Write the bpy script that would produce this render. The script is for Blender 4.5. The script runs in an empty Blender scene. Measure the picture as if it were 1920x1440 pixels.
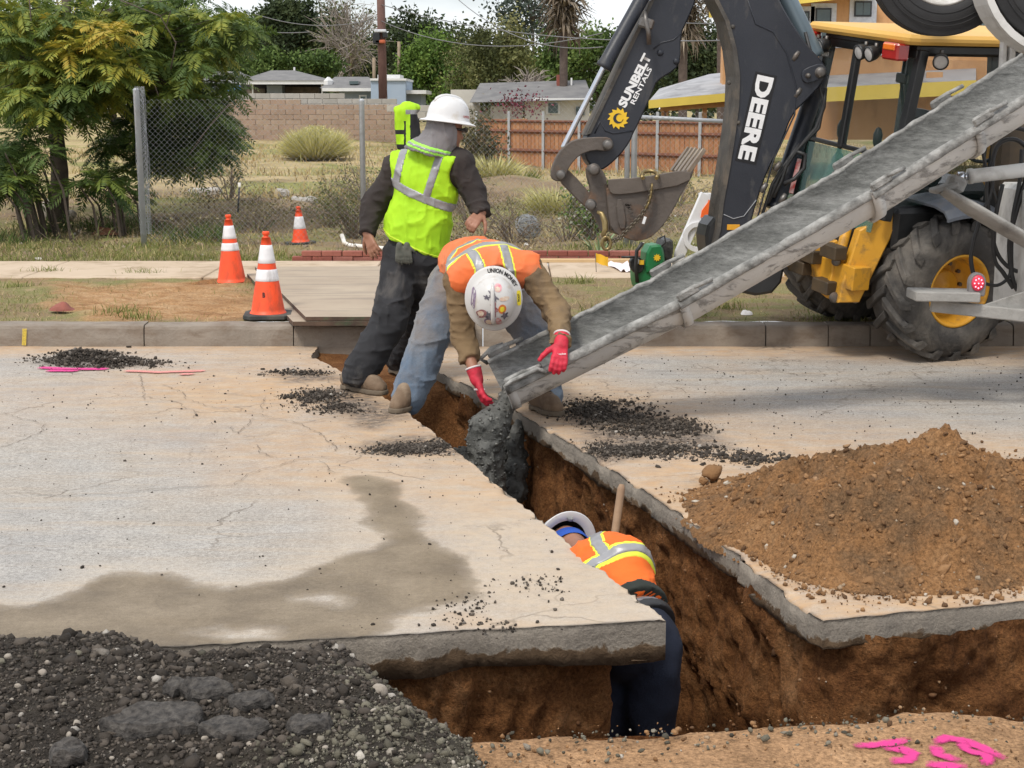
import bpy, bmesh, math, random
import numpy as np
from mathutils import Vector, Matrix, noise as mnoise
R = math.radians
random.seed(7)
rng = np.random.default_rng(11)
scn = bpy.context.scene
COL = scn.collection
# ------------------------------------------------------------------ camera
CAM_H, FPX, PITCH = 1.7, 2884.0, R(10.22)
cam = bpy.data.cameras.new('camera')
cam.sensor_width = 36.0
cam.lens = 36.0 * FPX / 1920.0
cam.clip_start, cam.clip_end = 0.05, 3000
cam_ob = bpy.data.objects.new('camera', cam)
cam_ob.location = (0, 0, CAM_H)
cam_ob.rotation_euler = (R(90) - PITCH, 0, 0)
COL.objects.link(cam_ob)
scn.camera = cam_ob
# ------------------------------------------------------------------ light
SUN_EL, SUN_AZ = R(56), R(212)          # azimuth from +Y towards +X
world = bpy.data.worlds.new('World')
scn.world = world
world.use_nodes = True
wn = world.node_tree
wn.nodes.clear()
w_out = wn.nodes.new('ShaderNodeOutputWorld')
w_bg = wn.nodes.new('ShaderNodeBackground')
w_sky = wn.nodes.new('ShaderNodeTexSky')
w_sky.sky_type = 'NISHITA'
w_sky.sun_disc = False
w_sky.sun_elevation = SUN_EL
w_sky.sun_rotation = SUN_AZ
w_sky.air_density, w_sky.dust_density = 1.0, 1.5
w_tc = wn.nodes.new('ShaderNodeTexCoord')
w_map = wn.nodes.new('ShaderNodeMapping')
w_map.inputs['Scale'].default_value = (1.0, 1.0, 2.6)
w_noise = wn.nodes.new('ShaderNodeTexNoise')
w_noise.inputs['Scale'].default_value = 2.6
w_noise.inputs['Detail'].default_value = 7
w_noise.inputs['Roughness'].default_value = 0.55
w_ramp = wn.nodes.new('ShaderNodeValToRGB')
w_ramp.color_ramp.elements[0].position = 0.36
w_ramp.color_ramp.elements[0].color = (0.35, 0.35, 0.35, 1)
w_ramp.color_ramp.elements[1].position = 0.58
w_ramp.color_ramp.elements[1].color = (1, 1, 1, 1)
w_mix = wn.nodes.new('ShaderNodeMix')
w_mix.data_type = 'RGBA'
w_mix.inputs[7].default_value = (10.8, 11.0, 11.4, 1)      # cloud white
wn.links.new(w_tc.outputs['Generated'], w_map.inputs[0])
wn.links.new(w_map.outputs[0], w_noise.inputs[0])
wn.links.new(w_noise.outputs['Fac'], w_ramp.inputs[0])
wn.links.new(w_ramp.outputs[0], w_mix.inputs[0])
wn.links.new(w_sky.outputs[0], w_mix.inputs[6])
wn.links.new(w_mix.outputs[2], w_bg.inputs[0])
w_bg.inputs['Strength'].default_value = 0.088
wn.links.new(w_bg.outputs[0], w_out.inputs[0])
sun = bpy.data.lights.new('sun', 'SUN')
sun.energy = 1.9
sun.angle = R(12)
sun.color = (1.0, 0.95, 0.87)
sun_ob = bpy.data.objects.new('sun', sun)
sd = Vector((math.cos(SUN_EL) * math.sin(SUN_AZ), math.cos(SUN_EL) * math.cos(SUN_AZ), math.sin(SUN_EL)))
sun_ob.rotation_euler = (-sd).to_track_quat('-Z', 'Y').to_euler()
sun_ob.location = (5, -5, 20)
COL.objects.link(sun_ob)
scn.view_settings.view_transform = 'Standard'
scn.view_settings.look = 'None'
scn.view_settings.exposure = 0.42
scn.view_settings.gamma = 1.0
scn.render.engine = 'CYCLES'
scn.cycles.max_bounces = 8
scn.cycles.transparent_max_bounces = 16
scn.cycles.use_denoising = True

# ------------------------------------------------------------------ measuring helpers
CP, SP = math.cos(PITCH), math.sin(PITCH)
def ray(px, py):
 x, u = px - 960.0, 720.0 - py
 return Vector((x, FPX * CP + u * SP, -FPX * SP + u * CP))
def P(px, py, Y):                       # point of the place at distance Y
 d = ray(px, py)
 return Vector((0, 0, CAM_H)) + d * (Y / d.y)
def G(px, py, z=0.0):                   # point of the place on the level z
 d = ray(px, py)
 return Vector((0, 0, CAM_H)) + d * ((z - CAM_H) / d.z)

# ------------------------------------------------------------------ numpy noise
def _hash(ix, iy, iz, seed):
 n = (ix.astype(np.uint32) * np.uint32(374761393) + iy.astype(np.uint32) * np.uint32(668265263)
         + iz.astype(np.uint32) * np.uint32(2246822519) + np.uint32((seed * 3266489917 + 977) & 0xffffffff))
 n = (n ^ (n >> np.uint32(13))) * np.uint32(1274126177)
 n = (n ^ (n >> np.uint32(16))) * np.uint32(2654435761)
 n = n ^ (n >> np.uint32(15))
 return n.astype(np.float64) / 4294967295.0
def vnoise(p, seed=0):                  # value noise in -1..1
 p = np.asarray(p, dtype=np.float64)
 i = np.floor(p).astype(np.int64)
 f = p - i
 f = f * f * f * (f * (f * 6 - 15) + 10)
 i = (i + 100000).astype(np.int64)
 r = 0
 for dx in (0, 1):
  wx = f[..., 0] if dx else 1 - f[..., 0]
  for dy in (0, 1):
   wy = f[..., 1] if dy else 1 - f[..., 1]
   for dz in (0, 1):
    wz = f[..., 2] if dz else 1 - f[..., 2]
    r = r + wx * wy * wz * _hash(i[..., 0] + dx, i[..., 1] + dy, i[..., 2] + dz, seed)
 return r * 2 - 1
def fbm(p, scale=1.0, octv=4, gain=0.5, seed=0):
 p = np.asarray(p, dtype=np.float64) * scale
 a, s, r = 1.0, 0.0, 0
 for o in range(octv):
  r = r + a * vnoise(p, seed + o * 17)
  s += a
  a *= gain
  p = p * 2.03 + 13.7
 return r / s
def sstep(a, b, x):
 t = np.clip((x - a) / (b - a), 0, 1)
 return t * t * (3 - 2 * t)

# ------------------------------------------------------------------ node helpers
class NT:
 def __init__(s, name):
  s.m = bpy.data.materials.new(name)
  s.m.use_nodes = True
  s.t = s.m.node_tree
  s.t.nodes.clear()
  s.out = s.n('ShaderNodeOutputMaterial')
  s.b = s.n('ShaderNodeBsdfPrincipled')
  s.t.links.new(s.b.outputs[0], s.out.inputs[0])
  s._obj = None
 def n(s, t, **k):
  nd = s.t.nodes.new(t)
  for a, v in k.items(): setattr(nd, a, v)
  return nd
 def put(s, sock, v):
  if hasattr(v, 'is_output'): s.t.links.new(v, sock)
  elif v is not None:
   if isinstance(v, (tuple, list)) and len(v) == 3 and sock.type == 'RGBA': v = (*v, 1)
   sock.default_value = v
 def obj(s):
  if s._obj is None: s._obj = s.n('ShaderNodeTexCoord').outputs['Object']
  return s._obj
 def mapping(s, scale=(1, 1, 1), rot=(0, 0, 0), vec=None):
  nd = s.n('ShaderNodeMapping')
  s.put(nd.inputs[0], vec or s.obj())
  nd.inputs['Scale'].default_value = scale
  nd.inputs['Rotation'].default_value = rot
  return nd.outputs[0]
 def noise(s, scale, detail=5, rough=0.55, dist=0.0, vec=None):
  nd = s.n('ShaderNodeTexNoise')
  s.put(nd.inputs['Vector'], vec or s.obj())
  nd.inputs['Scale'].default_value = scale
  nd.inputs['Detail'].default_value = detail
  nd.inputs['Roughness'].default_value = rough
  nd.inputs['Distortion'].default_value = dist
  return nd.outputs['Fac']
 def voro(s, scale, feature='F1', vec=None, rnd=1.0, out='Distance'):
  nd = s.n('ShaderNodeTexVoronoi', feature=feature)
  s.put(nd.inputs['Vector'], vec or s.obj())
  nd.inputs['Scale'].default_value = scale
  nd.inputs['Randomness'].default_value = rnd
  return nd.outputs[out]
 def ramp(s, fac, stops):
  nd = s.n('ShaderNodeValToRGB')
  s.put(nd.inputs[0], fac)
  e = nd.color_ramp.elements
  while len(e) < len(stops): e.new(0.5)
  for i, (p, c) in enumerate(stops):
   e[i].position = p
   e[i].color = (c, c, c, 1) if isinstance(c, (int, float)) else (*c, 1)
  return nd.outputs[0]
 def mix(s, fac, a, b, blend='MIX'):
  nd = s.n('ShaderNodeMix', data_type='RGBA', blend_type=blend)
  s.put(nd.inputs[0], fac); s.put(nd.inputs[6], a); s.put(nd.inputs[7], b)
  return nd.outputs[2]
 def math(s, op, a, b=None, clamp=False):
  nd = s.n('ShaderNodeMath', operation=op, use_clamp=clamp)
  s.put(nd.inputs[0], a)
  if b is not None: s.put(nd.inputs[1], b)
  return nd.outputs[0]
 def attr(s, name, out='Fac'):
  nd = s.n('ShaderNodeAttribute', attribute_name=name)
  return nd.outputs[out]
 def bump(s, h, strength=0.5, dist=0.01, normal=None):
  nd = s.n('ShaderNodeBump')
  nd.inputs['Strength'].default_value = strength
  nd.inputs['Distance'].default_value = dist
  s.put(nd.inputs['Height'], h)
  if normal is not None: s.put(nd.inputs['Normal'], normal)
  return nd.outputs[0]
 def set(s, color=None, rough=None, normal=None, metallic=None, spec=None, trans=None, alpha=None, emit=None, estr=None, coat=None, ior=None, sheen=None):
  I = s.b.inputs
  for k, v in (('Base Color', color), ('Roughness', rough), ('Normal', normal), ('Metallic', metallic), ('Specular IOR Level', spec),
                     ('Transmission Weight', trans), ('Alpha', alpha), ('Emission Color', emit), ('Emission Strength', estr),
                     ('Coat Weight', coat), ('IOR', ior), ('Sheen Weight', sheen)):
   if v is not None: s.put(I[k], v)
  return s.m
MATS = {}
def mat(name, c, c2=None, scale=6.0, rough=0.7, bump=0.0, bscale=40.0, metallic=0.0, spec=None, dirt=None, dirt_amt=0.5, dirt_scale=4.0, coat=None, streak=None, rvar=0.0, sheen=None):
 """procedural paint/fabric/metal: two tones by noise, a dirt layer with its own shape, bump"""
 if name in MATS: return MATS[name]
 t = NT(name)
 n1 = t.noise(scale, 6)
 c2 = c2 or tuple(x * 0.8 for x in c)
 colr = t.ramp(n1, [(0.3, c), (0.7, c2)])
 rg = rough
 if dirt:
  v = t.mapping(scale=streak) if streak else None
  d = t.noise(dirt_scale, 8, 0.65, 0.3, vec=v)
  d = t.ramp(d, [(0.62 - dirt_amt * 0.35, 0.0), (0.70 - dirt_amt * 0.1, 1.0)])
  d = t.math('MULTIPLY', d, min(1.0, 0.55 + dirt_amt * 0.4))
  colr = t.mix(d, colr, dirt)
  rg = t.math('ADD', t.math('MULTIPLY', d, 0.9 - rough), rough, clamp=True)
 elif rvar:
  rg = t.math('ADD', t.math('MULTIPLY', n1, rvar), rough - rvar * 0.5, clamp=True)
 nrm = None
 if bump:
  nrm = t.bump(t.noise(bscale, 5, 0.6), min(1, bump), 0.01)
 t.set(colr, rg, nrm, metallic, spec, coat=coat, sheen=sheen)
 MATS[name] = t.m
 return t.m

# ------------------------------------------------------------------ mesh helpers
def np_mesh(name, V, F, smooth=False, attrs=None, fmat=None):
 V = np.asarray(V, dtype=np.float32); F = np.asarray(F, dtype=np.int32)
 me = bpy.data.meshes.new(name)
 k = F.shape[1]
 me.vertices.add(len(V)); me.vertices.foreach_set('co', V.ravel())
 me.loops.add(F.size); me.loops.foreach_set('vertex_index', F.ravel())
 me.polygons.add(len(F))
 me.polygons.foreach_set('loop_start', np.arange(0, F.size, k, dtype=np.int32))
 me.polygons.foreach_set('loop_total', np.full(len(F), k, dtype=np.int32))
 if smooth: me.polygons.foreach_set('use_smooth', np.ones(len(F), dtype=bool))
 if fmat is not None: me.polygons.foreach_set('material_index', np.asarray(fmat, dtype=np.int32))
 for an, av in (attrs or {}).items():
  a = me.attributes.new(an, 'FLOAT', 'POINT')
  a.data.foreach_set('value', np.asarray(av, dtype=np.float32))
 me.update(calc_edges=True)
 return me
def thing(name, loc=(0, 0, 0), label=None, cat=None, group=None, kind=None):
 o = bpy.data.objects.new(name, None)
 o.empty_display_size = 0.2
 o.location = loc
 COL.objects.link(o)
 tag(o, label, cat, group, kind)
 return o
def tag(o, label=None, cat=None, group=None, kind=None):
 for k, v in (('label', label), ('category', cat), ('group', group), ('kind', kind)):
  if v: o[k] = v
 return o
def obj(name, me, m=None, parent=None, label=None, cat=None, group=None, kind=None, local=False):
 """local=False: the mesh is in place coordinates, whatever the parent's location"""
 o = bpy.data.objects.new(name, me)
 COL.objects.link(o)
 if m is not None:
  for mm in (m if isinstance(m, (list, tuple)) else [m]): me.materials.append(mm)
 if parent is not None:
  o.parent = parent
  if not local and parent.type == 'EMPTY':       # mesh parts already sit in place coordinates
   o.matrix_parent_inverse = Matrix.Translation(-parent.location)
 return tag(o, label, cat, group, kind)
class MB:
 def __init__(s): s.v, s.f, s.mi, s.sm = [], [], [], []
 def add(s, vs, fs, mi=0, smooth=False):
  b = len(s.v)
  s.v += [tuple(x) for x in vs]
  for f in fs:
   s.f.append([b + i for i in f]); s.mi.append(mi); s.sm.append(smooth)
  return s
 def box(s, c, size, M=None, mi=0, bev=0.0):
  hx, hy, hz = size[0] / 2, size[1] / 2, size[2] / 2
  b = min(bev, hx * .9, hy * .9, hz * .9)
  c = Vector(c)
  if b <= 0:
   vs = [Vector((x, y, z)) for z in (-hz, hz) for y in (-hy, hy) for x in (-hx, hx)]
   fs = [(0, 2, 3, 1), (4, 5, 7, 6), (0, 1, 5, 4), (2, 6, 7, 3), (0, 4, 6, 2), (1, 3, 7, 5)]
  else:                                       # chamfered box
   vs, idx = [], {}
   for sx in (-1, 1):
    for sy in (-1, 1):
     for sz in (-1, 1):
      for a in range(3):
       p = [sx * hx, sy * hy, sz * hz]
       for k in range(3):
        if k != a: p[k] -= (sx, sy, sz)[k] * b
       idx[(sx, sy, sz, a)] = len(vs); vs.append(Vector(p))
   fs = []
   for a in range(3):
    o1, o2 = (a + 1) % 3, (a + 2) % 3
    for sg in (-1, 1):
     q = []
     for s1, s2 in ((-1, -1), (1, -1), (1, 1), (-1, 1)):
      k = [0, 0, 0]; k[a], k[o1], k[o2] = sg, s1, s2
      q.append(idx[(*k, a)])
     fs.append(q if sg > 0 else q[::-1])
    for s1 in (-1, 1):
     for s2 in (-1, 1):
      k1 = [0, 0, 0]; k1[a], k1[o1], k1[o2] = -1, s1, s2
      k2 = list(k1); k2[a] = 1
      q = [idx[(*k1, o1)], idx[(*k1, o2)], idx[(*k2, o2)], idx[(*k2, o1)]]
      fs.append(q if s1 * s2 < 0 else q[::-1])
   for sx in (-1, 1):
    for sy in (-1, 1):
     for sz in (-1, 1):
      q = [idx[(sx, sy, sz, a)] for a in range(3)]
      fs.append(q if sx * sy * sz > 0 else q[::-1])
  if M is not None: vs = [M @ v for v in vs]
  return s.add([c + v for v in vs], fs, mi)
 def tube(s, pts, r, n=8, mi=0, cap=True, smooth=True):
  pts = [Vector(p) for p in pts]
  m = len(pts)
  rs = list(r) if isinstance(r, (list, tuple)) else [r] * m
  tang = [(pts[min(i + 1, m - 1)] - pts[max(i - 1, 0)]).normalized() for i in range(m)]
  ref = Vector((0, 0, 1)) if abs(tang[0].z) < 0.9 else Vector((1, 0, 0))
  nrm = (ref - tang[0] * ref.dot(tang[0])).normalized()
  vs = []
  for i in range(m):
   nrm = (nrm - tang[i] * nrm.dot(tang[i]))
   nrm = nrm.normalized() if nrm.length > 1e-6 else tang[i].orthogonal().normalized()
   bi = tang[i].cross(nrm)
   for k in range(n):
    a = 2 * math.pi * k / n
    vs.append(pts[i] + (nrm * math.cos(a) + bi * math.sin(a)) * rs[i])
  fs = [(i * n + k, i * n + (k + 1) % n, (i + 1) * n + (k + 1) % n, (i + 1) * n + k) for i in range(m - 1) for k in range(n)]
  s.add(vs, fs, mi, smooth)
  if cap:
   b = len(s.v) - len(vs)
   s.f.append([b + k for k in range(n)][::-1]); s.mi.append(mi); s.sm.append(False)
   s.f.append([b + (m - 1) * n + k for k in range(n)]); s.mi.append(mi); s.sm.append(False)
  return s
 def lathe(s, prof, M=None, n=24, mi=0, smooth=True, a0=0.0, a1=2 * math.pi, cap=False):
  """prof: (r, h) pairs spun about local Z, M places it"""
  M = M or Matrix.Identity(4)
  full = abs(a1 - a0 - 2 * math.pi) < 1e-6
  na = n if full else n + 1
  vs = []
  for (r_, h_) in prof:
   for k in range(na):
    a = a0 + (a1 - a0) * k / n
    vs.append(M @ Vector((r_ * math.cos(a), r_ * math.sin(a), h_)))
  fs = []
  for i in range(len(prof) - 1):
   for k in range(n if full else na - 1):
    k2 = (k + 1) % na
    fs.append((i * na + k, i * na + k2, (i + 1) * na + k2, (i + 1) * na + k))
  s.add(vs, fs, mi, smooth)
  if cap and full:
   b = len(s.v) - len(vs)
   s.f.append([b + k for k in range(na)][::-1]); s.mi.append(mi); s.sm.append(False)
   s.f.append([b + (len(prof) - 1) * na + k for k in range(na)]); s.mi.append(mi); s.sm.append(False)
  return s
 def prism(s, poly, thick, M=None, mi=0, bev=0.0):
  """poly in local XY, extruded along local +-Z by thick/2; bev insets the two rims"""
  M = M or Matrix.Identity(4)
  n = len(poly)
  ar = sum(poly[i][0] * poly[(i + 1) % n][1] - poly[(i + 1) % n][0] * poly[i][1] for i in range(n))
  if ar < 0: poly = poly[::-1]
  rings = [(poly, -thick / 2), (poly, thick / 2)]
  if bev > 0:
   ins = []
   for i in range(n):
    p0, p1, p2 = (Vector(poly[(i + k) % n][:2]) for k in (-1, 0, 1))
    e1, e2 = (p1 - p0), (p2 - p1)
    e1 = e1.normalized() if e1.length else e2.normalized()
    e2 = e2.normalized() if e2.length else e1
    nn = Vector((-e1.y - e2.y, e1.x + e2.x))
    nn = nn.normalized() if nn.length > 1e-6 else Vector((-e1.y, e1.x))
    ins.append(tuple(p1 + nn * bev))
   rings = [(ins, -thick / 2), (poly, -thick / 2 + bev), (poly, thick / 2 - bev), (ins, thick / 2)]
  vs = [M @ Vector((p[0], p[1], z)) for pl, z in rings for p in pl]
  fs = []
  for r_ in range(len(rings) - 1):
   for i in range(n):
    j = (i + 1) % n
    fs.append((r_ * n + i, r_ * n + j, (r_ + 1) * n + j, (r_ + 1) * n + i))
  fs.append(list(range(n))[::-1])
  fs.append([(len(rings) - 1) * n + i for i in range(n)])
  return s.add(vs, fs, mi)
 def me(s, name):
  m = bpy.data.meshes.new(name)
  m.from_pydata(s.v, [], s.f)
  m.polygons.foreach_set('material_index', s.mi)
  m.polygons.foreach_set('use_smooth', s.sm)
  m.update()
  return m
 def build(s, name, m, parent=None, **k): return obj(name, s.me(name), m, parent, **k)
def frame(o, x, y):
 """matrix with origin o, local X along x, local Y near y"""
 x = Vector(x).normalized(); y = Vector(y)
 z = x.cross(y).normalized(); y = z.cross(x)
 m = Matrix((x, y, z)).transposed().to_4x4()
 m.translation = Vector(o)
 return m
def text_mesh(txt, size=1.0, offset=0.0, extrude=0.0, sx=1.0, align='CENTER'):
 cu = bpy.data.curves.new('lettering', 'FONT')
 cu.body = txt; cu.size = size; cu.offset = offset; cu.extrude = extrude
 cu.align_x = align; cu.align_y = 'CENTER'; cu.resolution_u = 3
 o = bpy.data.objects.new('lettering', cu)
 COL.objects.link(o)
 me = bpy.data.meshes.new_from_object(o.evaluated_get(bpy.context.evaluated_depsgraph_get()))
 bpy.data.objects.remove(o); bpy.data.curves.remove(cu)
 if sx != 1.0: me.transform(Matrix.Diagonal((sx, 1, 1, 1)))
 return me
# ------------------------------------------------------------------ signed-distance modelling (people, lumps)
def rcone(p, a, b, ra, rb):
 a = np.asarray(a); b = np.asarray(b); ab = b - a
 t = np.clip(((p - a) @ ab) / max(ab @ ab, 1e-9), 0, 1)
 return np.linalg.norm(p - a - t[:, None] * ab, axis=1) - (ra + (rb - ra) * t)
def ellip(p, c, r, M=None):
 q = p - np.asarray(c)
 if M is not None: q = q @ np.asarray(M)         # columns of M = ellipsoid axes
 r = np.asarray(r)
 k0 = np.linalg.norm(q / r, axis=1); k1 = np.linalg.norm(q / (r * r), axis=1)
 return k0 * (k0 - 1) / np.maximum(k1, 1e-6)
def smin(a, b, k):
 h = np.clip(0.5 + 0.5 * (b - a) / k, 0, 1)
 return b + (a - b) * h - k * h * (1 - h)
def surf_nets(F, org, h):
 ins = F < 0
 c = [(0, 0, 0), (1, 0, 0), (0, 1, 0), (1, 1, 0), (0, 0, 1), (1, 0, 1), (0, 1, 1), (1, 1, 1)]
 nx, ny, nz = (d - 1 for d in F.shape)
 cnt = np.zeros((nx, ny, nz), dtype=np.int8)
 for a, b, d in c: cnt += ins[a:a + nx, b:b + ny, d:d + nz]
 act = (cnt > 0) & (cnt < 8)
 I = np.argwhere(act)
 idm = np.full(act.shape, -1, dtype=np.int32)
 idm[act] = np.arange(len(I))
 acc = np.zeros((len(I), 3)); num = np.zeros(len(I))
 for i0 in range(8):
  for ax in range(3):
   o = c[i0]
   if o[ax]: continue
   q = list(o); q[ax] = 1
   f0 = F[I[:, 0] + o[0], I[:, 1] + o[1], I[:, 2] + o[2]]
   f1 = F[I[:, 0] + q[0], I[:, 1] + q[1], I[:, 2] + q[2]]
   s = (f0 < 0) != (f1 < 0)
   t = np.where(s, f0 / np.where(s, f0 - f1, 1), 0)
   pt = np.tile(np.array(o, dtype=float), (len(I), 1)); pt[:, ax] += t
   acc += np.where(s[:, None], pt, 0); num += s
 V = (I + acc / num[:, None]) * h + np.asarray(org)
 Q = []
 for ax in range(3):
  o1, o2 = (ax + 1) % 3, (ax + 2) % 3
  sl0 = [slice(1, -1)] * 3; sl0[ax] = slice(0, -1)
  sl1 = [slice(1, -1)] * 3; sl1[ax] = slice(1, None)
  A, B = ins[tuple(sl0)], ins[tuple(sl1)]
  E = np.argwhere(A != B)
  if not len(E): continue
  off = np.array([1, 1, 1]); off[ax] = 0
  g = E + off
  d1 = np.zeros(3, int); d1[o1] = 1
  d2 = np.zeros(3, int); d2[o2] = 1
  def ci(x): return idm[x[:, 0], x[:, 1], x[:, 2]]
  q = np.stack([ci(g - d1 - d2), ci(g - d2), ci(g), ci(g - d1)], 1)
  fl = A[tuple(E.T)]
  q[~fl] = q[~fl][:, ::-1]
  Q.append(q[(q >= 0).all(1)])
 return V, np.concatenate(Q)
def sdf_mesh(name, fn, lo, hi, h, smooth=True, lip=1.6):
 lo = np.asarray(lo, float); hi = np.asarray(hi, float)
 Bk = 8
 nb = np.ceil((hi - lo) / (h * Bk)).astype(int) + 1
 ctr = np.stack(np.meshgrid(*[np.arange(n) for n in nb], indexing='ij'), -1).reshape(-1, 3)
 d = fn(lo + (ctr * Bk + (Bk - 1) / 2) * h)
 F = np.full(tuple(nb * Bk), 1e3, dtype=np.float32)
 near = ctr[np.abs(d) < Bk * h * 0.87 * lip]
 for q in ctr[d <= -Bk * h * 0.87 * lip]: F[q[0]*Bk:(q[0]+1)*Bk, q[1]*Bk:(q[1]+1)*Bk, q[2]*Bk:(q[2]+1)*Bk] = -1e3
 loc = np.stack(np.meshgrid(*[np.arange(Bk)] * 3, indexing='ij'), -1).reshape(-1, 3)
 for s in range(0, len(near), 400):
  ch = near[s:s + 400]
  ii = (ch[:, None, :] * Bk + loc[None]).reshape(-1, 3)
  F[ii[:, 0], ii[:, 1], ii[:, 2]] = fn(lo + ii * h)
 V, Q = surf_nets(F, lo, h)
 return np_mesh(name, V, Q, smooth)
# ------------------------------------------------------------------ batched small geometry
def ico(sub=1):
 bm = bmesh.new(); bmesh.ops.create_icosphere(bm, subdivisions=sub, radius=1.0)
 v = np.array([x.co[:] for x in bm.verts]); f = np.array([[q.index for q in x.verts] for x in bm.faces])
 bm.free()
 return v, f
ICO1 = ico(1); ICO2 = ico(2)
OCT = (np.array([[1, 0, 0], [-1, 0, 0], [0, 1, 0], [0, -1, 0], [0, 0, 1], [0, 0, -1]], float), np.array([[0, 2, 4], [2, 1, 4], [1, 3, 4], [3, 0, 4], [2, 0, 5], [1, 2, 5], [3, 1, 5], [0, 3, 5]]))
def rand_rot(n, g=None):
 q = (g or rng).normal(size=(n, 4)); q /= np.linalg.norm(q, axis=1)[:, None]
 w, x, y, z = q.T
 return np.stack([np.stack([1-2*(y*y+z*z), 2*(x*y-z*w), 2*(x*z+y*w)], -1), np.stack([2*(x*y+z*w), 1-2*(x*x+z*z), 2*(y*z-x*w)], -1),
                     np.stack([2*(x*z-y*w), 2*(y*z+x*w), 1-2*(x*x+y*y)], -1)], 1)
def rocks(pts, size, flat=0.7, base=ICO1, jag=0.3):
 """one array of vertices/faces with a lump at every point; returns V, F, per-vertex random tone"""
 size = np.asarray(size, float).ravel() * np.ones(len(pts)); pts = np.asarray(pts, float)
 if base is ICO1 and len(pts) > 500:               # the smallest crumbs get eight faces only
  k = size < np.quantile(size, .72)
  return join_np([rocks(pts[k], size[k], flat, OCT, jag), rocks(pts[~k], size[~k], flat, (ICO1[0], ICO1[1]), jag)])
 n = len(pts); bv, bf = base
 V = np.repeat(bv[None], n, 0) * (1 + jag * rng.uniform(-1, 1, (n, len(bv), 1)))
 V = V * rng.uniform(0.6, 1.15, (n, 1, 3)) * np.array([1, 1, flat])
 V = np.einsum('nij,nkj->nki', rand_rot(n), V)
 V[:, :, 2] *= flat ** 0.5
 V = V * np.asarray(size).reshape(-1, 1, 1) + np.asarray(pts)[:, None, :]
 F = bf[None] + (np.arange(n) * len(bv))[:, None, None]
 tone = np.repeat(rng.uniform(0, 1, n), len(bv))
 return V.reshape(-1, 3), F.reshape(-1, 3), tone
def blades(base, length, width, lean=0.5, droop=0.5, direction=None):
 """grass blades: 5 verts, 3 triangles each"""
 n = len(base); base = np.asarray(base, float)
 L = np.asarray(length) * np.ones(n); W = np.asarray(width) * np.ones(n)
 a = rng.uniform(0, 2 * np.pi, n)
 h = np.stack([np.cos(a), np.sin(a), np.zeros(n)], -1) if direction is None else direction
 ln = rng.uniform(0.15, 1, n) * lean
 up = np.array([0, 0, 1.0])
 d0 = up * np.cos(ln)[:, None] + h * np.sin(ln)[:, None]
 l2 = ln + droop * rng.uniform(0.4, 1.2, n)
 d1 = up * np.cos(l2)[:, None] + h * np.sin(l2)[:, None]
 b = rng.uniform(0, np.pi, n)
 s = np.stack([np.cos(b), np.sin(b), np.zeros(n)], -1) * (W / 2)[:, None]
 m = base + d0 * (L * .55)[:, None]; t = m + d1 * (L * .45)[:, None]
 V = np.stack([base - s, base + s, m + s * .8, m - s * .8, t], 1)
 F = np.array([[0, 1, 2], [0, 2, 3], [3, 2, 4]])[None] + (np.arange(n) * 5)[:, None, None]
 return V.reshape(-1, 3), F.reshape(-1, 3), np.repeat(rng.uniform(0, 1, n), 5)
def leaves(pts, length, width, up_bias=0.3, tone=None):
 n = len(pts); pts = np.asarray(pts, float)
 M = rand_rot(n)
 d = M[:, :, 0].copy(); d[:, 2] -= up_bias * rng.uniform(0, 1, n)
 d /= np.linalg.norm(d, axis=1)[:, None]
 s = np.cross(d, M[:, :, 1]); s /= np.maximum(np.linalg.norm(s, axis=1), 1e-6)[:, None]
 nn = np.cross(d, s)
 L = np.asarray(length) * rng.uniform(0.6, 1.2, n); W = np.asarray(width) * rng.uniform(0.7, 1.2, n)
 V = np.stack([pts, pts + d * (L * .45)[:, None] + s * (W / 2)[:, None] + nn * (W * .15)[:, None], pts + d * L[:, None],
                  pts + d * (L * .45)[:, None] - s * (W / 2)[:, None] + nn * (W * .15)[:, None]], 1)
 F = np.array([[0, 1, 2], [0, 2, 3]])[None] + (np.arange(n) * 4)[:, None, None]
 tn = rng.uniform(0, 1, n) if tone is None else np.clip(tone + rng.normal(0, .12, n), 0, 1)
 return V.reshape(-1, 3), F.reshape(-1, 3), np.repeat(tn, 4)
def join_np(parts):
 V, F, T, o = [], [], [], 0
 for v, f, t in parts:
  V.append(v); F.append(f + o); T.append(t); o += len(v)
 return np.concatenate(V), np.concatenate(F), np.concatenate(T)
def tone_mat(name, stops, rough=0.8, bump=0.0, bscale=80, trans=0.0, nscale=3.0, namt=0.35, spec=0.3):
 """colour picked per piece from the 'tone' attribute, with a little noise"""
 if name in MATS: return MATS[name]
 t = NT(name)
 v = t.math('ADD', t.attr('tone'), t.math('MULTIPLY', t.math('SUBTRACT', t.noise(nscale, 4), 0.5), namt), clamp=True)
 c = t.ramp(v, stops)
 nrm = t.bump(t.noise(bscale, 5), bump, 0.01) if bump else None
 t.set(c, rough, nrm, spec=spec)
 if trans:
  tr = t.n('ShaderNodeBsdfTranslucent'); t.put(tr.inputs[0], c)
  mx = t.n('ShaderNodeMixShader'); mx.inputs[0].default_value = trans
  t.t.links.new(t.b.outputs[0], mx.inputs[1]); t.t.links.new(tr.outputs[0], mx.inputs[2])
  t.t.links.new(mx.outputs[0], t.out.inputs[0])
 MATS[name] = t.m
 return t.m
def inpoly(x, y, poly):
 x = np.asarray(x); y = np.asarray(y); r = np.zeros(x.shape, bool)
 n = len(poly)
 for i in range(n):
  x0, y0 = poly[i][:2]; x1, y1 = poly[(i + 1) % n][:2]
  c = ((y0 > y) != (y1 > y)) & (x < (x1 - x0) * (y - y0) / ((y1 - y0) if y1 != y0 else 1e-9) + x0)
  r ^= c
 return r
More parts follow.
